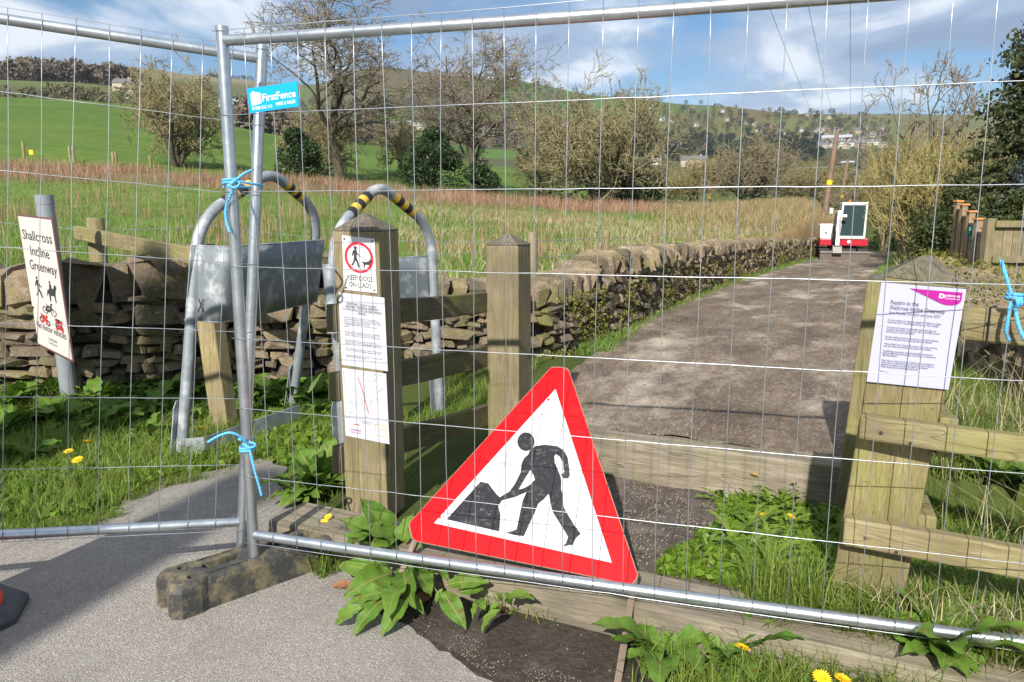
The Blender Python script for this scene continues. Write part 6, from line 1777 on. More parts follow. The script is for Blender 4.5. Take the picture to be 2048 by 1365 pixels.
far_wood('far_valley_wood', 'dark bare woodland in the valley below the central hill', spots_px(420, 480, 1180, 205, 300, 4, 260), M['wood_far'], 4, (9, 15), 100)
far_wood('far_valley_scrub', 'olive scrub and hedges on the valley floor right of centre', spots_px(330, 1050, 1800, 300, 392, 5, 170), M['wood_far_green'], 5, (4, 8), 90)
far_wood('far_dark_wood', 'dark evergreen belt below the far town', spots_px(210, 1280, 1640, 278, 330, 6, 300), M['wood_far_dark'], 6, (9, 15), 110)
far_wood('far_hill_scrub', 'brown trees scattered along the shoulder of the central hill', spots_px(190, 850, 1330, 150, 205, 7, 700), M['wood_far'], 7, (9, 15), 70)
far_wood('far_town_trees', 'trees scattered between the far town houses', spots_px(330, 1200, 1780, 200, 292, 8, 600), M['wood_far_green'], 8, (8, 13), 80)
far_wood('far_town_evergreens', 'dark evergreen trees among the far town houses', spots_px(90, 1260, 1780, 225, 300, 9, 600), M['wood_far_dark'], 9, (9, 15), 90)
far_wood('far_ridge_pines', 'thin dark line of pines on the far moor', spots_world(40, 425, 520, 2450, 2600, 10), M['wood_far_dark'], 10, (14, 18), 60)

def house(label, p, w, d, h, rh, mw, ang, grp, mr='house_roof', windows=True):
    ca, sa = math.cos(ang), math.sin(ang); ax = Vector((ca, sa, 0)); ay = Vector((-sa, ca, 0)); o = Vector(p) - Z(0.8)
    t = thing('house', label, 'house', p, grp); h += 0.8
    P = lambda x, y, z: o + ax * x + ay * y + Z(z)
    mb = MB(); mb.slab([P(-w / 2, -d / 2, 0), P(-w / 2, d / 2, 0), P(-w / 2, d / 2, h), P(-w / 2, 0, h + rh), P(-w / 2, -d / 2, h)], ax * w); wl_ = mb.build('wall', mw, t)
    mb = MB()
    for s in (-1, 1):
        e = 0.35; a = P(-w / 2 - e, s * (d / 2 + e), h - e * rh / (d / 2)); b = P(-w / 2 - e, 0, h + rh)
        mb.slab([a, b, b + Z(0.25), a + Z(0.25)], ax * (w + 2 * e))
    rf = mb.build('roof', M[mr], t)
    mb = MB(); mb.box(P(w * 0.3, -0.4, h + rh * 0.5), ax * 0.8, ay * 0.8, Z(rh * 0.9)); mb.build('chimney', mw, rf)
    if windows:
        for zz in ((1.6, 4.0) if h > 5.5 else (1.8,)):
            for x in (-w * 0.28, w * 0.28):
                for s in (-1, 1):
                    mb = MB(); mb.box(P(x - 0.6, s * (d / 2 + 0.03) - 0.02, zz), ax * 1.2, ay * 0.05, Z(1.3)); mb.build('window', M['far_glass'], wl_)
    return t
hr = random.Random(77)
HS = [(1302, 216, 'w'), (1277, 214, 'w'), (1318, 206, 'w'), (1325, 240, 'w'), (1342, 243, 's'), (1392, 252, 'w'), (1386, 217, 'w'), (1445, 223, 'w'), (1612, 231, 'w'), (1658, 236, 's'),
      (1454, 240, 's'), (1470, 243, 'r'), (1492, 246, 's'), (1510, 250, 'w'), (1526, 256, 's'), (1517, 262, 'w'), (1545, 254, 'r'), (1568, 268, 'w'), (1575, 272, 'w'), (1560, 278, 's')]
for k in range(100):
    HS.append((hr.uniform(1600, 1768), hr.uniform(256, 296), hr.choice('wsssrs')))
seen = []
for px, py, c in HS:
    if any(abs(px - a) < 6 and abs(py - b) < 3.5 for a, b in seen): continue
    seen.append((px, py)); hp = hit(px, py + 3, 600)
    if not hp: continue
    lab = {'w': 'tiny white gabled house in the far hillside town', 's': 'tiny tan stone house in the far hillside town', 'r': 'tiny reddish brick house in the far hillside town'}[c]
    house(lab, hp, hr.uniform(6.5, 9.5), hr.uniform(5.5, 7), hr.uniform(3.6, 4.8), hr.uniform(1.9, 2.6), M[{'w': 'house_white', 's': 'house_stone', 'r': 'house_red'}[c]], hr.uniform(-0.6, 0.6), 'houses of the far town, ' + {'w': 'white', 's': 'stone', 'r': 'brick'}[c])
for px, py, c, lab, w in ((1352, 296, 'w', 'white gabled house among the dark trees right of the broad hawthorn', 12), (1312, 330, 'w', 'white house gable just right of the broad hawthorn', 8), (1385, 335, 's', 'long stone house roof below the dark tree belt', 16), (1415, 300, 'r', 'red roofed house among trees left of the rounded bush', 12), (248, 184, 's', 'dark stone farmhouse under the far left wood', 10), (276, 198, 'w', 'pale house behind the round-headed hawthorn at the far left', 10), (478, 212, 's', 'stone house seen just left of the blue plate', 14)):
    hp = hit(px, py, 220)
    if hp: house(lab, hp, w, 8, 4.6, 2.8, M[{'w': 'house_white', 's': 'house_stone', 'r': 'house_red'}[c]], hr.uniform(-0.4, 0.4), None)
def shed(label, px, py, w, grp):
    hp = hit(px, py, 250)
    if not hp: return
    house(label, hp, w, 14, 5.0, 2.2, M['house_white'], hr.uniform(-0.15, 0.15), grp, 'shed_roof', False)
for px, py, w, lab in ((798, 258, 26, 'long pale industrial shed left of the slender bare tree'), (832, 262, 20, 'second pale industrial shed behind the slender bare tree'), (985, 272, 22, 'pale shed roof just right of the slender bare tree'), (1005, 280, 16, 'small pale shed below the central hill'), (1116, 256, 20, 'pale flat roofed shed at the left of the broad hawthorn'), (470, 222, 18, 'pale shed between the two fence posts')):
    shed(lab, px, py, w, 'valley sheds')

# ================================================================ grass
def blades(P, h, w, lean, g_, segs=2):
    n = len(P); P = np.asarray(P, float)
    az = g_.uniform(0, 2 * math.pi, n); ln = lean * g_.uniform(0.15, 1.4, n); hh = h * g_.uniform(0.45, 1.25, n); ww = w * g_.uniform(0.6, 1.4, n)
    d = np.stack([np.cos(az), np.sin(az), np.zeros(n)], axis=1); s = np.stack([-np.sin(az), np.cos(az), np.zeros(n)], axis=1)
    tw = g_.uniform(-0.9, 0.9, n); s = s * np.cos(tw)[:, None] + d * np.sin(tw)[:, None]
    up = np.array([[0, 0, 1.0]])
    def pt(u): return P + up * (hh * u * (1 - 0.28 * ln * u))[:, None] + d * (hh * ln * u * u)[:, None]
    hw = (ww / 2)[:, None]
    V = np.stack([pt(0) - s * hw, pt(0) + s * hw, pt(0.55) - s * hw * 0.8, pt(0.55) + s * hw * 0.8, pt(1.0)], axis=1).reshape(-1, 3)
    i = np.arange(n)[:, None] * 5
    T = np.concatenate([i + np.array([[0, 1, 3]]), i + np.array([[0, 3, 2]]), i + np.array([[2, 3, 4]])])
    return V, T
class Grass:
    def __init__(s): s.V, s.T, s.b = [], [], 0
    def add(s, V, T): s.V.append(V); s.T.append(T + s.b); s.b += len(V)
    def build(s, name, label, m, cat='grass'):
        o = link(name, mesh_np(name, np.concatenate(s.V), None, np.concatenate(s.T)), m); return tag(o, label, cat, None, 'stuff')
def inside(poly, x, y):
    poly = np.asarray(poly); r = np.zeros(len(x), bool); j = len(poly) - 1
    for i in range(len(poly)):
        xi, yi = poly[i]; xj, yj = poly[j]
        c = ((yi > y) != (yj > y)) & (x < (xj - xi) * (y - yi) / (yj - yi + 1e-12) + xi); r ^= c; j = i
    return r
def scatter(poly, n, g_, dens=None, jit=None):
    poly = np.asarray(poly); lo, hi = poly.min(0), poly.max(0); X, Y = [], []
    got = 0; tries = 0
    while got < n and tries < 60:
        tries += 1
        x = g_.uniform(lo[0], hi[0], n); y = g_.uniform(lo[1], hi[1], n); k = inside(poly, x, y)
        if dens is not None: k &= g_.random(n) < dens(x, y)
        X.append(x[k]); Y.append(y[k]); got += k.sum()
    X = np.concatenate(X)[:n]; Y = np.concatenate(Y)[:n]
    return np.stack([X, Y, zg(X, Y)], axis=1)
G0 = np.random.default_rng(101)
clump = lambda f, s, lo=0.35, hi=0.6: (lambda x, y: 0.08 + 0.92 * sstep(lo, hi, fbm(x * f, y * f, s)))
# left verge in front of the wall
VL = [g(-350, 1090), g(-20, 1062), g(80, 1055), g(225, 1030), g(250, 998), g(330, 962), g(440, 942), g(520, 915), g(560, 930), g(600, 935), g(650, 900), g(690, 850), g(700, 780), (-0.7, 6.6), (-1.9, 6.1), (-3.6, 5.75), (-6.5, 5.4), (-6.5, 3.2)]
vg = Grass()
vg.add(*blades(scatter(VL, 36000, G0, clump(2.2, 5, .3, .6)), 0.10, 0.0042, 0.8, G0))
vg.add(*blades(scatter(VL, 9000, G0, clump(1.5, 6, .42, .62)), 0.17, 0.005, 0.9, G0))
VE = [g(-100, 1090), g(80, 1078), g(240, 1048), g(268, 1006), g(345, 975), g(450, 955), g(535, 925), g(575, 888), g(560, 870), g(515, 905), g(440, 938), g(330, 955), g(245, 990), g(220, 1025), g(80, 1050), g(-100, 1060)]
vg.add(*blades(scatter(VE, 4200, G0, clump(6, 9, .42, .6)), 0.06, 0.004, 1.2, G0))
vg.build('verge_grass', 'bright short grass on the verge in front of the left stone wall', M['grass_near'])
hb = Grass(); pts = scatter(VL, 26000, G0, clump(2.6, 8, .35, .6)); pts[:, 2] += G0.uniform(0.005, 0.05, len(pts)); hb.add(*leaf_tris(pts, 0.05, G0)); hb.build('verge_herbs', 'small leafy weeds among the verge grass at the left', M['herb'], 'weeds')
# edge of the hollow / tarmac branch behind the posts
VM = [g(590, 1000), g(640, 905), g(700, 850), g(880, 845), (-0.15, 5.2), (0.3, 7.0), (-0.6, 6.5), (-0.7, 4.6), (-0.55, 3.8)]
mg = Grass(); mg.add(*blades(scatter(VM, 5500, G0, clump(3, 15)), 0.13, 0.005, 0.8, G0))
PH = [tuple(loc_pt(0.33, 0.30))[:2], tuple(loc_pt(1.25, 0.27))[:2], tuple(loc_pt(1.62, 0.3))[:2], tuple(loc_pt(1.72, 1.76))[:2], tuple(loc_pt(0.30, 1.78))[:2], tuple(loc_pt(0.42, 1.2))[:2]]
hw = Grass(); hw.add(*blades(scatter(PH, 10000, G0, clump(4, 18, .25, .5)), 0.032, 0.0042, 1.0, G0)); hw.add(*blades(scatter([tuple(loc_pt(0.9, 0.3))[:2], tuple(loc_pt(1.45, 0.28))[:2], tuple(loc_pt(1.5, 0.8))[:2], tuple(loc_pt(1.1, 0.8))[:2]], 500, G0), 0.09, 0.005, 0.7, G0))
hw.build('hollow_grass', 'short grass growing between the two timber sleepers', M['grass_near'])
hb = Grass(); pts = scatter(PH, 13000, G0, clump(4, 19, .25, .5)); pts[:, 2] += G0.uniform(0.01, 0.05, len(pts)); hb.add(*leaf_tris(pts, 0.042, G0)); hb.build('hollow_herbs', 'small leafy weeds in the grass between the sleepers', M['herb'], 'weeds')
PD = [tuple(loc_pt(-0.65, 0.3))[:2], tuple(loc_pt(-0.1, 0.3))[:2], tuple(loc_pt(-0.2, 1.0))[:2], tuple(loc_pt(-0.55, 1.6))[:2]]
mg.add(*blades(scatter(PD, 3200, G0, clump(4, 25)), 0.13, 0.0045, 0.8, G0))
mg.build('shade_grass', 'darker grass behind the dog sign post under the side rails', M['grass_near'])
# right verge
VR = [(1.22, 2.7), (1.55, 2.45), (2.1, 2.1), (3.6, 1.9), (5.0, 3.4), (4.3, 5.0), (4.0, 6.4), (3.3, 6.6), (2.7, 5.0), (2.2, 4.2), (2.0, 3.7)]
rg = Grass(); rg.add(*blades(scatter(VR, 34000, G0, clump(2, 31, .25, .5)), 0.20, 0.0052, 0.9, G0)); rg.build('right_verge_grass', 'long green grass behind the rails at the right', M['grass_near'])
VRs = [(1.75, 2.7), (2.3, 2.3), (3.2, 2.1), (4.3, 3.4), (4.0, 5.0), (3.2, 5.4), (2.5, 4.4)]
rs = Grass(); rs.add(*blades(scatter(VRs, 900, G0, clump(1.6, 33, .4, .6)), 0.50, 0.0045, 0.85, G0)); rs.add(*blades(scatter(VRs, 700, G0), 0.22, 0.004, 1.6, G0)); rs.add(*blades(scatter([(3.4, 4.6), (4.3, 4.6), (5.6, 8.5), (6.5, 11.5), (5.0, 10.6), (4.1, 7.4)], 3500, G0, clump(1.5, 34)), 0.50, 0.006, 0.7, G0)); rs.build('dry_grass', 'pale dry grass stalks tangled behind the right hand rails', M['grass_straw'])
# foreground right corner, in front of the sleeper
VF = [g(1700, 1262), g(1850, 1262), g(2080, 1250), (2.2, 1.75), (2.6, 1.2), g(2080, 1450), g(1760, 1450), g(1660, 1380), g(1640, 1310)]
fg = Grass(); fg.add(*blades(scatter(VF, 13000, G0, clump(4, 41, .3, .55)), 0.17, 0.0042, 0.95, G0)); 
VF2 = [g(1270, 1330), g(1420, 1300), g(1640, 1290), g(1700, 1300), g(1700, 1440), g(1400, 1440), g(1260, 1400)]
fg.add(*blades(scatter(VF2, 1700, G0, clump(5, 42, .4, .6)), 0.15, 0.0045, 0.8, G0))
fg.add(*blades(scatter([g(1480, 1250), g(1640, 1262), g(1640, 1330), g(1480, 1330)], 500, G0), 0.26, 0.0048, 0.5, G0))
fg.add(*blades(scatter([g(940, 1195), g(1120, 1240), g(1100, 1258), g(960, 1225)], 70, G0), 0.08, 0.004, 1.3, G0))
fg.add(*blades(scatter([g(600, 1075), g(660, 1060), g(700, 1140), g(640, 1165), g(590, 1130)], 900, G0), 0.15, 0.0045, 0.9, G0))
fg.build('foreground_grass', 'long grass tufts in front of the near sleeper', M['grass_near'])
fs_ = Grass(); fs_.add(*blades(scatter(VF, 220, G0), 0.24, 0.0034, 1.2, G0)); fs_.add(*blades(scatter([tuple(loc_pt(1.05, 0.10))[:2], tuple(loc_pt(1.5, 0.05))[:2], tuple(loc_pt(1.5, 0.26))[:2], tuple(loc_pt(1.05, 0.26))[:2]], 160, G0) + np.array([0, 0, 0.13]), 0.10, 0.003, 1.6, G0)); fs_.build('dry_foreground_grass', 'pale dry stems among the foreground grass at lower right', M['grass_straw'])
# verges of the track
def strip_pts(n, w0, w1, s0, s1, g_, power=1.5):
    s = s0 + (s1 - s0) * g_.random(n) ** power; w = g_.uniform(w0, w1, n); x, y = track_xy(w, s); return np.stack([x, y, zg(x, y)], axis=1)
tg = Grass(); tg.add(*blades(strip_pts(5000, -1.85, -1.5, 3.0, 42, G0), 0.14, 0.009, 0.8, G0)); tg.add(*blades(strip_pts(12000, 1.3, 2.9, 5.5, 42, G0), 0.24, 0.012, 0.7, G0)); tg.build('track_verge_grass', 'green grass fringing both sides of the dirt track', M['grass_field'])
ts = Grass(); ts.add(*blades(strip_pts(5200, 1.8, 4.2, 8, 42, G0), 0.55, 0.014, 0.6, G0)); ts.build('track_verge_straw', 'straw coloured tall grass right of the track', M['grass_straw'])
mo = Grass(); fw_, Lw_ = polyline(WT); nm_ = 15000; sw_ = Lw_ * G0.random(nm_) ** 1.5; xa_, ya_ = fw_(sw_); xb_, yb_ = fw_(np.minimum(sw_ + 0.2, Lw_)); xc_, yc_ = fw_(np.maximum(sw_ - 0.2, 0)); dl_ = np.hypot(xb_ - xc_, yb_ - yc_); of_ = 0.235 + np.abs(G0.normal(0, 0.035, nm_))
hgt_ = G0.random(nm_) ** 1.5 * 0.62; pts = np.stack([xa_ + (yb_ - yc_) / dl_ * of_, ya_ - (xb_ - xc_) / dl_ * of_, zg(xa_ + (yb_ - yc_) / dl_ * 0.3, ya_ - (xb_ - xc_) / dl_ * 0.3) + hgt_], axis=1)
pts = pts[fbm(sw_ * 1.6, hgt_ * 3.0, 77) > 0.50 + hgt_ * 0.12]; mo.add(*leaf_tris(pts, 0.034, G0)); mo.build('wall_moss', 'yellow green moss and leaves clinging to the foot of the track wall', M['moss'], 'moss')
mr = Grass(); f_, L_r = polyline(P_R); s_ = G0.random(3800) * L_r; xx, yy_ = f_(s_); pts = np.stack([xx + G0.normal(0, .22, 3800), yy_ + G0.normal(0, .1, 3800), zg(xx, yy_) + 0.55 + G0.random(3800) * 0.4], axis=1); mr.add(*leaf_tris(pts[::2], 0.035, G0)); mr.build('wall_top_moss', 'moss and dead leaves on the tumbled wall at the right', M['moss'], 'moss')
# the field
def field_pts(n, D0, D1, px0, px1, g_, power=1.0, keep=None):
    D = D0 + (D1 - D0) * g_.random(n) ** power; a = (g_.uniform(px0, px1, n) - 1024) / F; x = a * D
    k = wall_side(x, D) > 0.45
    if keep is not None: k &= g_.random(n) < keep(x, D)
    x, D = x[k], D[k]; return np.stack([x, D, zg(x, D)], axis=1)
ff = Grass(); ff.add(*blades(field_pts(75000, 6.5, 36, -150, 1700, G0, 1.0, clump(0.6, 52, .25, .5)), 0.17, 0.016, 0.8, G0)); ff.add(*blades(field_pts(15000, 6.5, 14, -150, 1500, G0), 0.17, 0.009, 0.8, G0)); ff.build('field_grass', 'rough green field grass behind the stone walls', M['grass_field'])
fsw = Grass(); fsw.add(*blades(field_pts(16000, 7, 34, 800, 1700, G0, 0.9, clump(0.35, 55, .45, .62)), 0.30, 0.014, 0.8, G0)); fsw.build('field_straw', 'bleached straw tussocks in the rough field', M['grass_straw'])
rd = Grass(); rd.add(*blades(field_pts(15000, 34.5, 42.5, -100, 1330, G0, 0.8, clump(0.4, 58, .38, .6)), 0.52, 0.022, 0.30, G0)); rd.add(*blades(field_pts(6500, 12, 36, -100, 1250, G0, 0.75, clump(0.45, 59, .50, .62)), 0.62, 0.015, 0.22, G0)); rd.build('dead_dock_stems', 'reddish brown dead stems standing across the back of the field', M['reed_red'], 'reeds')
rt = Grass(); rt.add(*blades(field_pts(20000, 24, 62, 1300, 1690, G0, 0.7, clump(0.25, 61, .3, .55)), 0.45, 0.026, 0.6, G0)); rt.build('tan_reeds', 'tan rushes on the rise left of the excavator', M['reed_tan'], 'reeds')
# gravel on the track and soil
def pebbles(name, label, pts, size, m, g_):
    n = len(pts); k = 6; V, T = [], []
    base = np.array([[1, 0, 0], [-1, 0, 0], [0, 1, 0], [0, -1, 0], [0, 0, 0.8], [0, 0, -0.5]], float); tri = np.array([[0, 2, 4], [2, 1, 4], [1, 3, 4], [3, 0, 4], [2, 0, 5], [1, 2, 5], [3, 1, 5], [0, 3, 5]])
    s = size * g_.uniform(0.4, 1.5, (n, 1, 1)); a = g_.uniform(0, 6.28, n); c, sn = np.cos(a), np.sin(a)
    B = base[None] * g_.uniform(0.6, 1.3, (n, 6, 3)) * s; X = B[:, :, 0] * c[:, None] - B[:, :, 1] * sn[:, None]; Y = B[:, :, 0] * sn[:, None] + B[:, :, 1] * c[:, None]
    V = np.stack([X + pts[:, None, 0], Y + pts[:, None, 1], B[:, :, 2] + pts[:, None, 2]], axis=2).reshape(-1, 3); T = (np.arange(n)[:, None, None] * 6 + tri[None]).reshape(-1, 3)
    o = link(name, mesh_np(name, V, None, T), m); return tag(o, label, 'gravel', None, 'stuff')
leafy('pebble', [(0.10, 0.082, 0.065), (0.18, 0.15, 0.12), (0.28, 0.24, 0.20)], 0.9, 0)
n = 17000; s_ = 22 * G0.random(n) ** 1.6; w_ = G0.uniform(-1.6, 1.42, n); x_, y_ = track_xy(w_, s_); pts = np.stack([x_, y_, zg(x_, y_) + track_lift(x_, y_) - 0.003], axis=1); pts = pts[fbm(pts[:, 0] * 1.1, pts[:, 1] * 1.1, 66) > 0.48]
pebbles('track_gravel', 'loose stones scattered over the dirt track', pts, 0.009, M['pebble'], G0)
w_ = G0.uniform(-0.6, 1.0, 3500); t_2 = G0.uniform(0.3, 1.78, 3500); x_, y_ = pit_xy(w_, t_2); pts = np.stack([x_, y_, zg(x_, y_) + 0.014], axis=1)
pebbles('hollow_gravel', 'fine gravel between the two sleepers', pts, 0.007, M['pebble'], G0)
pts = scatter([g(700, 1110), g(1083, 1245), g(1500, 1330), g(1500, 1450), g(1100, 1400), g(860, 1300), g(720, 1230)], 70, G0); pts[:, 2] += 0.006
pebbles('soil_crumbs', 'crumbs and grit on the dark soil beside the tarmac', pts, 0.0045, M['pebble'], G0)

ed_ = [g(690, 1195), g(760, 1240), g(880, 1293), g(1000, 1368), g(1150, 1415), g(1250, 1405), g(1080, 1330), g(940, 1280), g(800, 1215), g(720, 1180)]
pts = scatter(ed_, 900, G0, clump(7, 44, .4, .6)); pts[:, 2] += 0.008
pebbles('tarmac_grit', 'loose grit along the crumbling edge of the tarmac by the dark soil', pts, 0.0028, M['pebble'], G0)
# ================================================================ dock plants, dandelions, dead leaves
def leaf_mesh(seed, wav=0.10, aspect=0.36, lobed=False):
    r = random.Random(seed); nu, V, Fq = 14, [], []
    for i in range(nu + 1):
        u = i / nu; w = aspect / 2 * (max(0.0, math.sin(math.pi * u ** 0.85)) ** 0.80) if 0 < i < nu else 0.012
        if lobed: w *= (1.0 if i % 2 else 0.45)
        z = 0.16 * math.sin(u * 2.4) - 0.20 * u * u
        wv = wav * 0.25 * math.sin(u * 19 + seed)
        for k, s in enumerate((-1, -0.5, 0, 0.5, 1)):
            V.append((u, s * w, z + abs(s) ** 1.3 * w * 0.28 + (wv * s * abs(s) if abs(s) == 1 else 0) + (wav * 0.12 * math.sin(u * 23 + k) if abs(s) == .5 else 0)))
    for i in range(nu):
        for k in range(4): a = i * 5 + k; Fq.append((a, a + 5, a + 6, a + 1))
    b = len(V)
    for i in range(nu + 1): # midrib
        u = i / nu; z = 0.16 * math.sin(u * 2.4) - 0.20 * u * u; w = 0.012 * (1 - 0.8 * u)
        V += [(u, -w, z + 0.004), (u, w, z + 0.004)]
    RB_ = [(b + i * 2, b + i * 2 + 2, b + i * 2 + 3, b + i * 2 + 1) for i in range(nu)]
    me = bpy.data.meshes.new('leaf'); me.from_pydata(V, [], Fq + RB_); me.update()
    me.materials.append(M['dock_leaf']); me.materials.append(M['leaf_rib'])
    for p in me.polygons: p.use_smooth = True
    for p in me.polygons[len(Fq):]: p.material_index = 1
    return me
LEAF = [leaf_mesh(s, 0.10 + 0.02 * s, 0.40 + 0.04 * (s % 3)) for s in range(6)]
DLEAF = [leaf_mesh(20 + s, 0.08, 0.24, True) for s in range(3)]
for me in DLEAF: me.materials[0] = M['herb']
def rosette(name, label, p, n, size, meshes, seed, up=0.5, face=None, cat='plant', grp=None):
    r = random.Random(seed); t = thing(name, label, cat, p, grp); inv = t.matrix_basis.inverted()
    for k in range(n):
        a = 2.399 * k + r.uniform(-0.4, 0.4); e = up * r.uniform(0.0, 1.25) + 0.06; L = size * r.choice((0.45, 0.6, 0.75, 0.9, 1.0, 1.15)) * r.uniform(0.9, 1.1); L = max(L, 0.04); wd = r.uniform(0.75, 1.25)
        if face is not None and r.random() < 0.6: a = face + r.uniform(-1.0, 1.0)
        o = bpy.data.objects.new('leaf', r.choice(meshes)); COL.objects.link(o); o.parent = t; o.matrix_parent_inverse = inv
        rad = 0.02 * r.random()
        o.matrix_basis = Matrix.Translation(Vector(p) + Vector((math.cos(a) * rad, math.sin(a) * rad, 0.01 + 0.03 * r.random()))) @ Matrix.Rotation(a, 4, 'Z') @ Matrix.Rotation(-e, 4, 'Y') @ Matrix.Rotation(r.uniform(-0.5, 0.5), 4, 'X') @ Matrix.Diagonal((L, L * wd, L, 1))
    return t
def leaf_at(t, inv, b, e, k, wid=1.0, roll=0.0):
    x = (e - b); L = x.length; x.normalize(); zz = Vector((0, -0.35, 1.0)); zz = (zz - x * zz.dot(x)).normalized(); yv = zz.cross(x)
    R = Matrix((x, yv, zz)).transposed().to_4x4() @ Matrix.Rotation(roll, 4, 'X')
    o = bpy.data.objects.new('leaf', LEAF[k % len(LEAF)]); COL.objects.link(o); o.parent = t; o.matrix_parent_inverse = inv
    o.matrix_basis = Matrix.Translation(b) @ R @ Matrix.Diagonal((L, L * wid, L, 1))
z6 = lambda x, y: (600 + x * 0.375, 960 + y * 0.375)
def hero_dock(label, base, lying, standing):
    b0 = on_z(*z6(*base), 0.05); t = thing('dock_plant', label, 'plant', (b0.x, b0.y, 0.0)); inv = t.matrix_basis.inverted(); r = random.Random(int(base[0]))
    for k, (bb, tt, w, zt) in enumerate(lying):
        leaf_at(t, inv, on_z(*z6(*bb), 0.09 + 0.02 * r.random()), on_z(*z6(*tt), zt), k + int(base[0]), w, r.uniform(-0.45, 0.45))
    for k, (bb, tt, w, dd_) in enumerate(standing):
        p = on_z(*z6(*bb), 0.10); leaf_at(t, inv, p, at(*z6(*tt), p.y + dd_), k + 2, w, r.uniform(-0.5, 0.5))
hero_dock('largest broad-leaved dock, spilling over the soil left of the road works sign', (520, 590),
    [((490, 500), (245, 610), 1.15, 0.12), ((480, 600), (240, 665), 0.9, 0.08), ((470, 620), (285, 815), 1.05, 0.03), ((560, 560), (465, 720), 1.0, 0.10), ((570, 640), (432, 825), 0.95, 0.03), ((560, 470), (600, 660), 0.85, 0.10), ((590, 480), (700, 600), 1.1, 0.10), ((330, 680), (178, 768), 0.9, 0.03), ((450, 520), (200, 450), 1.0, 0.12), ((600, 470), (730, 440), 0.9, 0.16), ((480, 470), (410, 440), 1.4, 0.15), ((420, 560), (330, 640), 1.0, 0.05), ((600, 600), (660, 720), 0.7, 0.03)], [])
hero_dock('upright dock against the end of the near sleeper below the paper map', (500, 380), [((470, 330), (250, 330), 1.0, 0.20), ((540, 330), (380, 360), 0.9, 0.19)],
    [((480, 380), (335, 90), 1.15, 0.06), ((500, 380), (215, 195), 1.0, 0.0), ((540, 400), (310, 235), 1.2, -0.04), ((540, 390), (600, 175), 1.0, 0.05), ((440, 400), (240, 280), 0.8, -0.05), ((560, 420), (690, 330), 0.8, 0.02)])
hero_dock('dock with drooping leaves under the left corner of the road works sign', (780, 600), [((760, 600), (880, 785), 1.1, 0.03), ((790, 560), (1000, 540), 0.9, 0.14), ((850, 600), (980, 580), 1.0, 0.10), ((760, 580), (720, 660), 0.9, 0.06), ((700, 500), (790, 520), 0.9, 0.14), ((740, 600), (830, 740), 0.7, 0.03)], [])
hero_dock('small dock below the road works sign on the sleeper face', (1080, 690), [((1070, 690), (960, 812), 1.0, 0.03), ((1090, 640), (1245, 625), 1.1, 0.14), ((1120, 660), (1100, 600), 1.3, 0.14), ((1060, 660), (1010, 690), 1.5, 0.08), ((970, 640), (915, 735), 1.0, 0.05), ((940, 640), (985, 690), 1.4, 0.09), ((1080, 650), (1040, 600), 1.0, 0.14)], [])
DK = [
      ((640, 985), 11, 0.22, 1.05, None, 'tall sunlit dock left of the dog sign post'),
      ((610, 1005), 7, 0.16, 0.8, None, 'smaller dock between the fence posts and the dog sign post'),
      ((1320, 1330), 12, 0.16, 0.5, None, 'leafy dock right of the rusty sign leg'),
      ((1450, 1345), 7, 0.17, 0.6, None, 'dock with a broad pale leaf beside the foreground dandelion'),
      ((1880, 1330), 12, 0.17, 0.6, None, 'bushy dock in the lower right corner'),
      ((20, 830), 12, 0.26, 0.7, None, 'large dock at the left edge below the stone wall'),
      ((110, 850), 9, 0.22, 0.6, None, 'dock in front of the grey sign tube'),
      ((215, 838), 9, 0.22, 0.5, None, 'dock right of the grey sign tube'),
      ((320, 835), 9, 0.22, 0.6, None, 'dock left of the barrier hoop'),
      ((300, 880), 7, 0.20, 0.5, None, 'low dock in the verge left of the barrier hoop foot'),
      ((405, 850), 8, 0.20, 0.6, None, 'dock at the foot of the pale prop post'),
      ((640, 830), 8, 0.20, 0.5, None, 'dock between the two barrier hoops'),
      ((60, 930), 7, 0.18, 0.5, None, 'low dock near the tarmac edge at the far left'),
      ((1990, 1010), 8, 0.18, 0.7, None, 'dock in the long grass between the two lower rails'),
      ((1225, 950), 6, 0.09, 0.8, None, 'tuft of leaves at the foot of the far sleeper'),
      ((1160, 1215), 5, 0.09, 0.5, None, 'tiny dock seedling on the soil below the sign')]
def gp_(px, py):
    # intersect the sight line with the real ground
    Ds = np.linspace(1.6, 9.0, 600); rx, ry, rz = ray(px, py); zr = H + rz / ry * Ds; zt = zg(rx / ry * Ds, Ds); k = np.nonzero(zr <= zt)[0]
    D = Ds[k[0]] if len(k) else 9.0
    return Vector((rx / ry * D, D, zg1(rx / ry * D, D)))
for k, ((px, py), n, sz, up, face, lab) in enumerate(DK):
    rosette('dock_plant', lab, gp_(px, py), n + 7, sz * (1.35 if py > 960 else 1.15), LEAF, 200 + k, up, face)
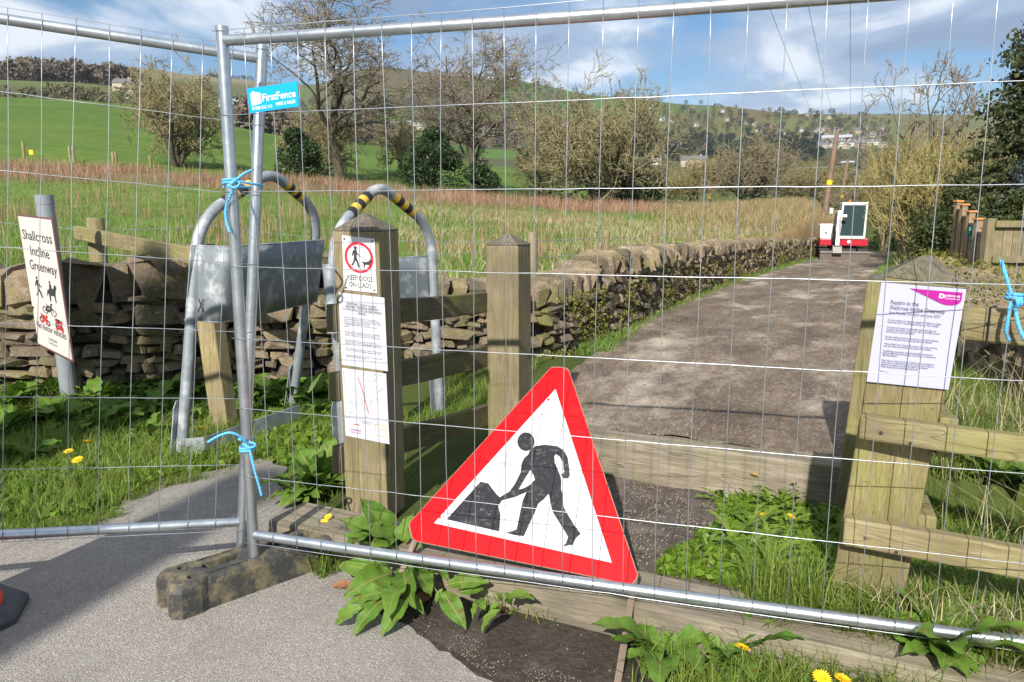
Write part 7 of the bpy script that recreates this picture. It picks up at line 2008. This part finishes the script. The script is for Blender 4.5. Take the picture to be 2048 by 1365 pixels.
# dandelions
def dandelion(lab, px, py, hstem, seed, s=1.0):
    r = random.Random(seed)
    Dg = gp_(px, py); rx, ry, rz = ray(px, py)
    # stand the flower head on the sight line at its stem height
    Ds = np.linspace(1.5, 9.0, 900); zr = H + rz / ry * Ds; zt = zg(rx / ry * Ds, Ds) + hstem; kk = np.nonzero(zr <= zt)[0]; D = Ds[kk[0]] if len(kk) else Dg.y
    head = Vector((rx / ry * D, D, H + rz / ry * D)); b = Vector((head.x + r.uniform(-.03, .03), D + r.uniform(-.02, .04), zg1(head.x, D)))
    t = rosette('dandelion', lab, b, 6, 0.10, DLEAF, seed, 0.45, None, 'flower', 'dandelions')
    mb = MB(); mb.tube([b, b.lerp(head, 0.5) + Vector((0.006, 0, 0)), head - Z(0.004)], 0.0022, 5); mb.build('stem', M['stem'], t, True)
    mb = MB(); tilt = Matrix.Rotation(r.uniform(-0.5, 0.9), 3, 'X') @ Matrix.Rotation(r.uniform(-0.5, 0.5), 3, 'Y')
    for ly, (n, R, e) in enumerate(((22, 0.026, 0.05), (18, 0.020, 0.35), (12, 0.013, 0.8))):
        for k in range(n):
            a = 2 * math.pi * (k + 0.5 * ly) / n; d = Vector((math.cos(a) * math.cos(e), math.sin(a) * math.cos(e), math.sin(e))); q = Vector((-math.sin(a), math.cos(a), 0)); RR = R * s * (1.1 if D > 3 else 1.0) * r.uniform(0.85, 1.1)
            mb.add([head + tilt @ (q * -0.0008), head + tilt @ (d * RR * 0.7 - q * 0.0022 * s), head + tilt @ (d * RR), head + tilt @ (d * RR * 0.7 + q * 0.0022 * s)], [(0, 1, 2, 3)])
    mb.build('flower_head', M['petal'], t, fix=False)
for k, (px, py, h_, s, lab) in enumerate(((175, 885, .15, 1.25, 'biggest of the dandelions on the left verge'), (137, 903, .13, 1.0, 'dandelion left of the biggest one on the left verge'), (155, 920, .12, 1.2, 'lowest dandelion of the left verge group'), (405, 856, .14, 1.0, 'dandelion beside the pale prop post'),
        (648, 1047, .14, .9, 'larger of the two dandelions between fence posts and dog sign post'), (656, 1034, .16, .7, 'smaller, upper dandelion between fence posts and dog sign post'), (1485, 1296, .13, 1.15, 'foreground dandelion in front of the near sleeper'), (1645, 1356, .12, 1.15, 'left of the two dandelions cut by the bottom edge'), (1686, 1359, .12, 1.2, 'right of the two dandelions cut by the bottom edge'),
        (1508, 951, .15, 1.1, 'dandelion in front of the far sleeper, left'), (1523, 932, .19, .8, 'highest dandelion, half closed, at the far sleeper'), (1588, 966, .15, .9, 'dandelion in front of the far sleeper, right'), (1525, 1031, .12, 1.0, 'left dandelion in the middle of the grass between sleepers'), (1582, 1033, .12, .9, 'right dandelion in the middle of the grass between sleepers'), (1541, 1150, .10, 1.3, 'dandelion nearest the near sleeper, in the hollow grass'))):
    dandelion(lab, px, py, h_, 300 + k, s)
for k, (px, py, lab) in enumerate(((1560, 1010, 'dandelion leaf rosette behind the middle flowers in the hollow'), (1620, 1060, 'dandelion leaf rosette by the right post shadow'), (1480, 1090, 'dandelion leaf rosette at the gravel edge of the hollow'), (1560, 1110, 'dandelion leaf rosette near the front of the hollow'), (1440, 1010, 'dandelion leaf rosette left in the hollow grass'), (1380, 1300, 'dandelion leaf rosette beside the rusty leg'), (1540, 1330, 'dandelion leaf rosette in the foreground centre right'))):
    rosette('dandelion_rosette', lab, gp_(px, py), 11, 0.15, DLEAF, 400 + k, 0.5, None, 'plant')
rr_ = random.Random(9)
for k in range(60):
    w_, t_3 = rr_.uniform(0.45, 1.5), rr_.uniform(0.42, 1.70); x_, y_ = loc_pt(w_, t_3)[:2]
    rosette('dandelion_rosette', 'toothed dandelion leaf rosette in the carpet of weeds between the sleepers', Vector((x_, y_, zg1(x_, y_) + 0.01)), 9, rr_.uniform(0.12, 0.19), DLEAF, 450 + k, 0.5, None, 'plant', 'dandelion rosettes between the sleepers')
for k in range(44):
    px_ = rr_.uniform(0, 620); py_ = rr_.uniform(792, 880 if px_ < 320 else 815)
    rosette('dock_plant', 'broad-leaved dock lost among others in the lush left verge', gp_(px_, py_), 9, rr_.uniform(0.20, 0.32), LEAF, 480 + k, 0.6, None, 'plant', 'docks crowding the left verge')
# dead curled leaves
for k, (px, py, lab) in enumerate(((665, 1180, 'curled orange dead leaf left of the big dock'), (838, 1215, 'curled dead leaf under the big dock'), (1015, 1235, 'curled dead leaf below the small dock'), (1545, 1325, 'brown dead leaf in the foreground grass'))):
    t = thing('dead_leaf', lab, 'leaf', gp_(px, py)); p = gp_(px, py)
    me = LEAF[k].copy(); me.materials.clear(); me.materials.append(M['leaf_dead']); me.materials.append(M['leaf_dead'])
    o = link('blade', me, None, t); o.matrix_basis = Matrix.Translation(p + Z(0.012)) @ Matrix.Rotation(1.3 * k, 4, 'Z') @ Matrix.Rotation(0.3, 4, 'X') @ Matrix.Diagonal((0.09, 0.11, 0.09, 1))

# ================================================================ the air
hz_m = bpy.data.materials.new('haze'); hz_m.use_nodes = True
hn, hl = hz_m.node_tree.nodes, hz_m.node_tree.links
hn.clear(); ho = hn.new('ShaderNodeOutputMaterial'); hv = hn.new('ShaderNodeVolumePrincipled')
hv.inputs['Color'].default_value = (0.80, 0.88, 1.0, 1); hv.inputs['Density'].default_value = 0.00008; hv.inputs['Anisotropy'].default_value = 0.2
hl.new(hv.outputs[0], ho.inputs['Volume'])
zs = GV[:, 2]
mb = MB(); mb.box((-11500, -80, float(zs.min()) - 1.0), (23000, 0, 0), (0, 4400, 0), (0, 0, float(zs.max()) + 60 - float(zs.min())))
hz = mb.build('haze', hz_m); tag(hz, 'faint pale blue haze filling the valley air', 'haze', None, 'stuff')
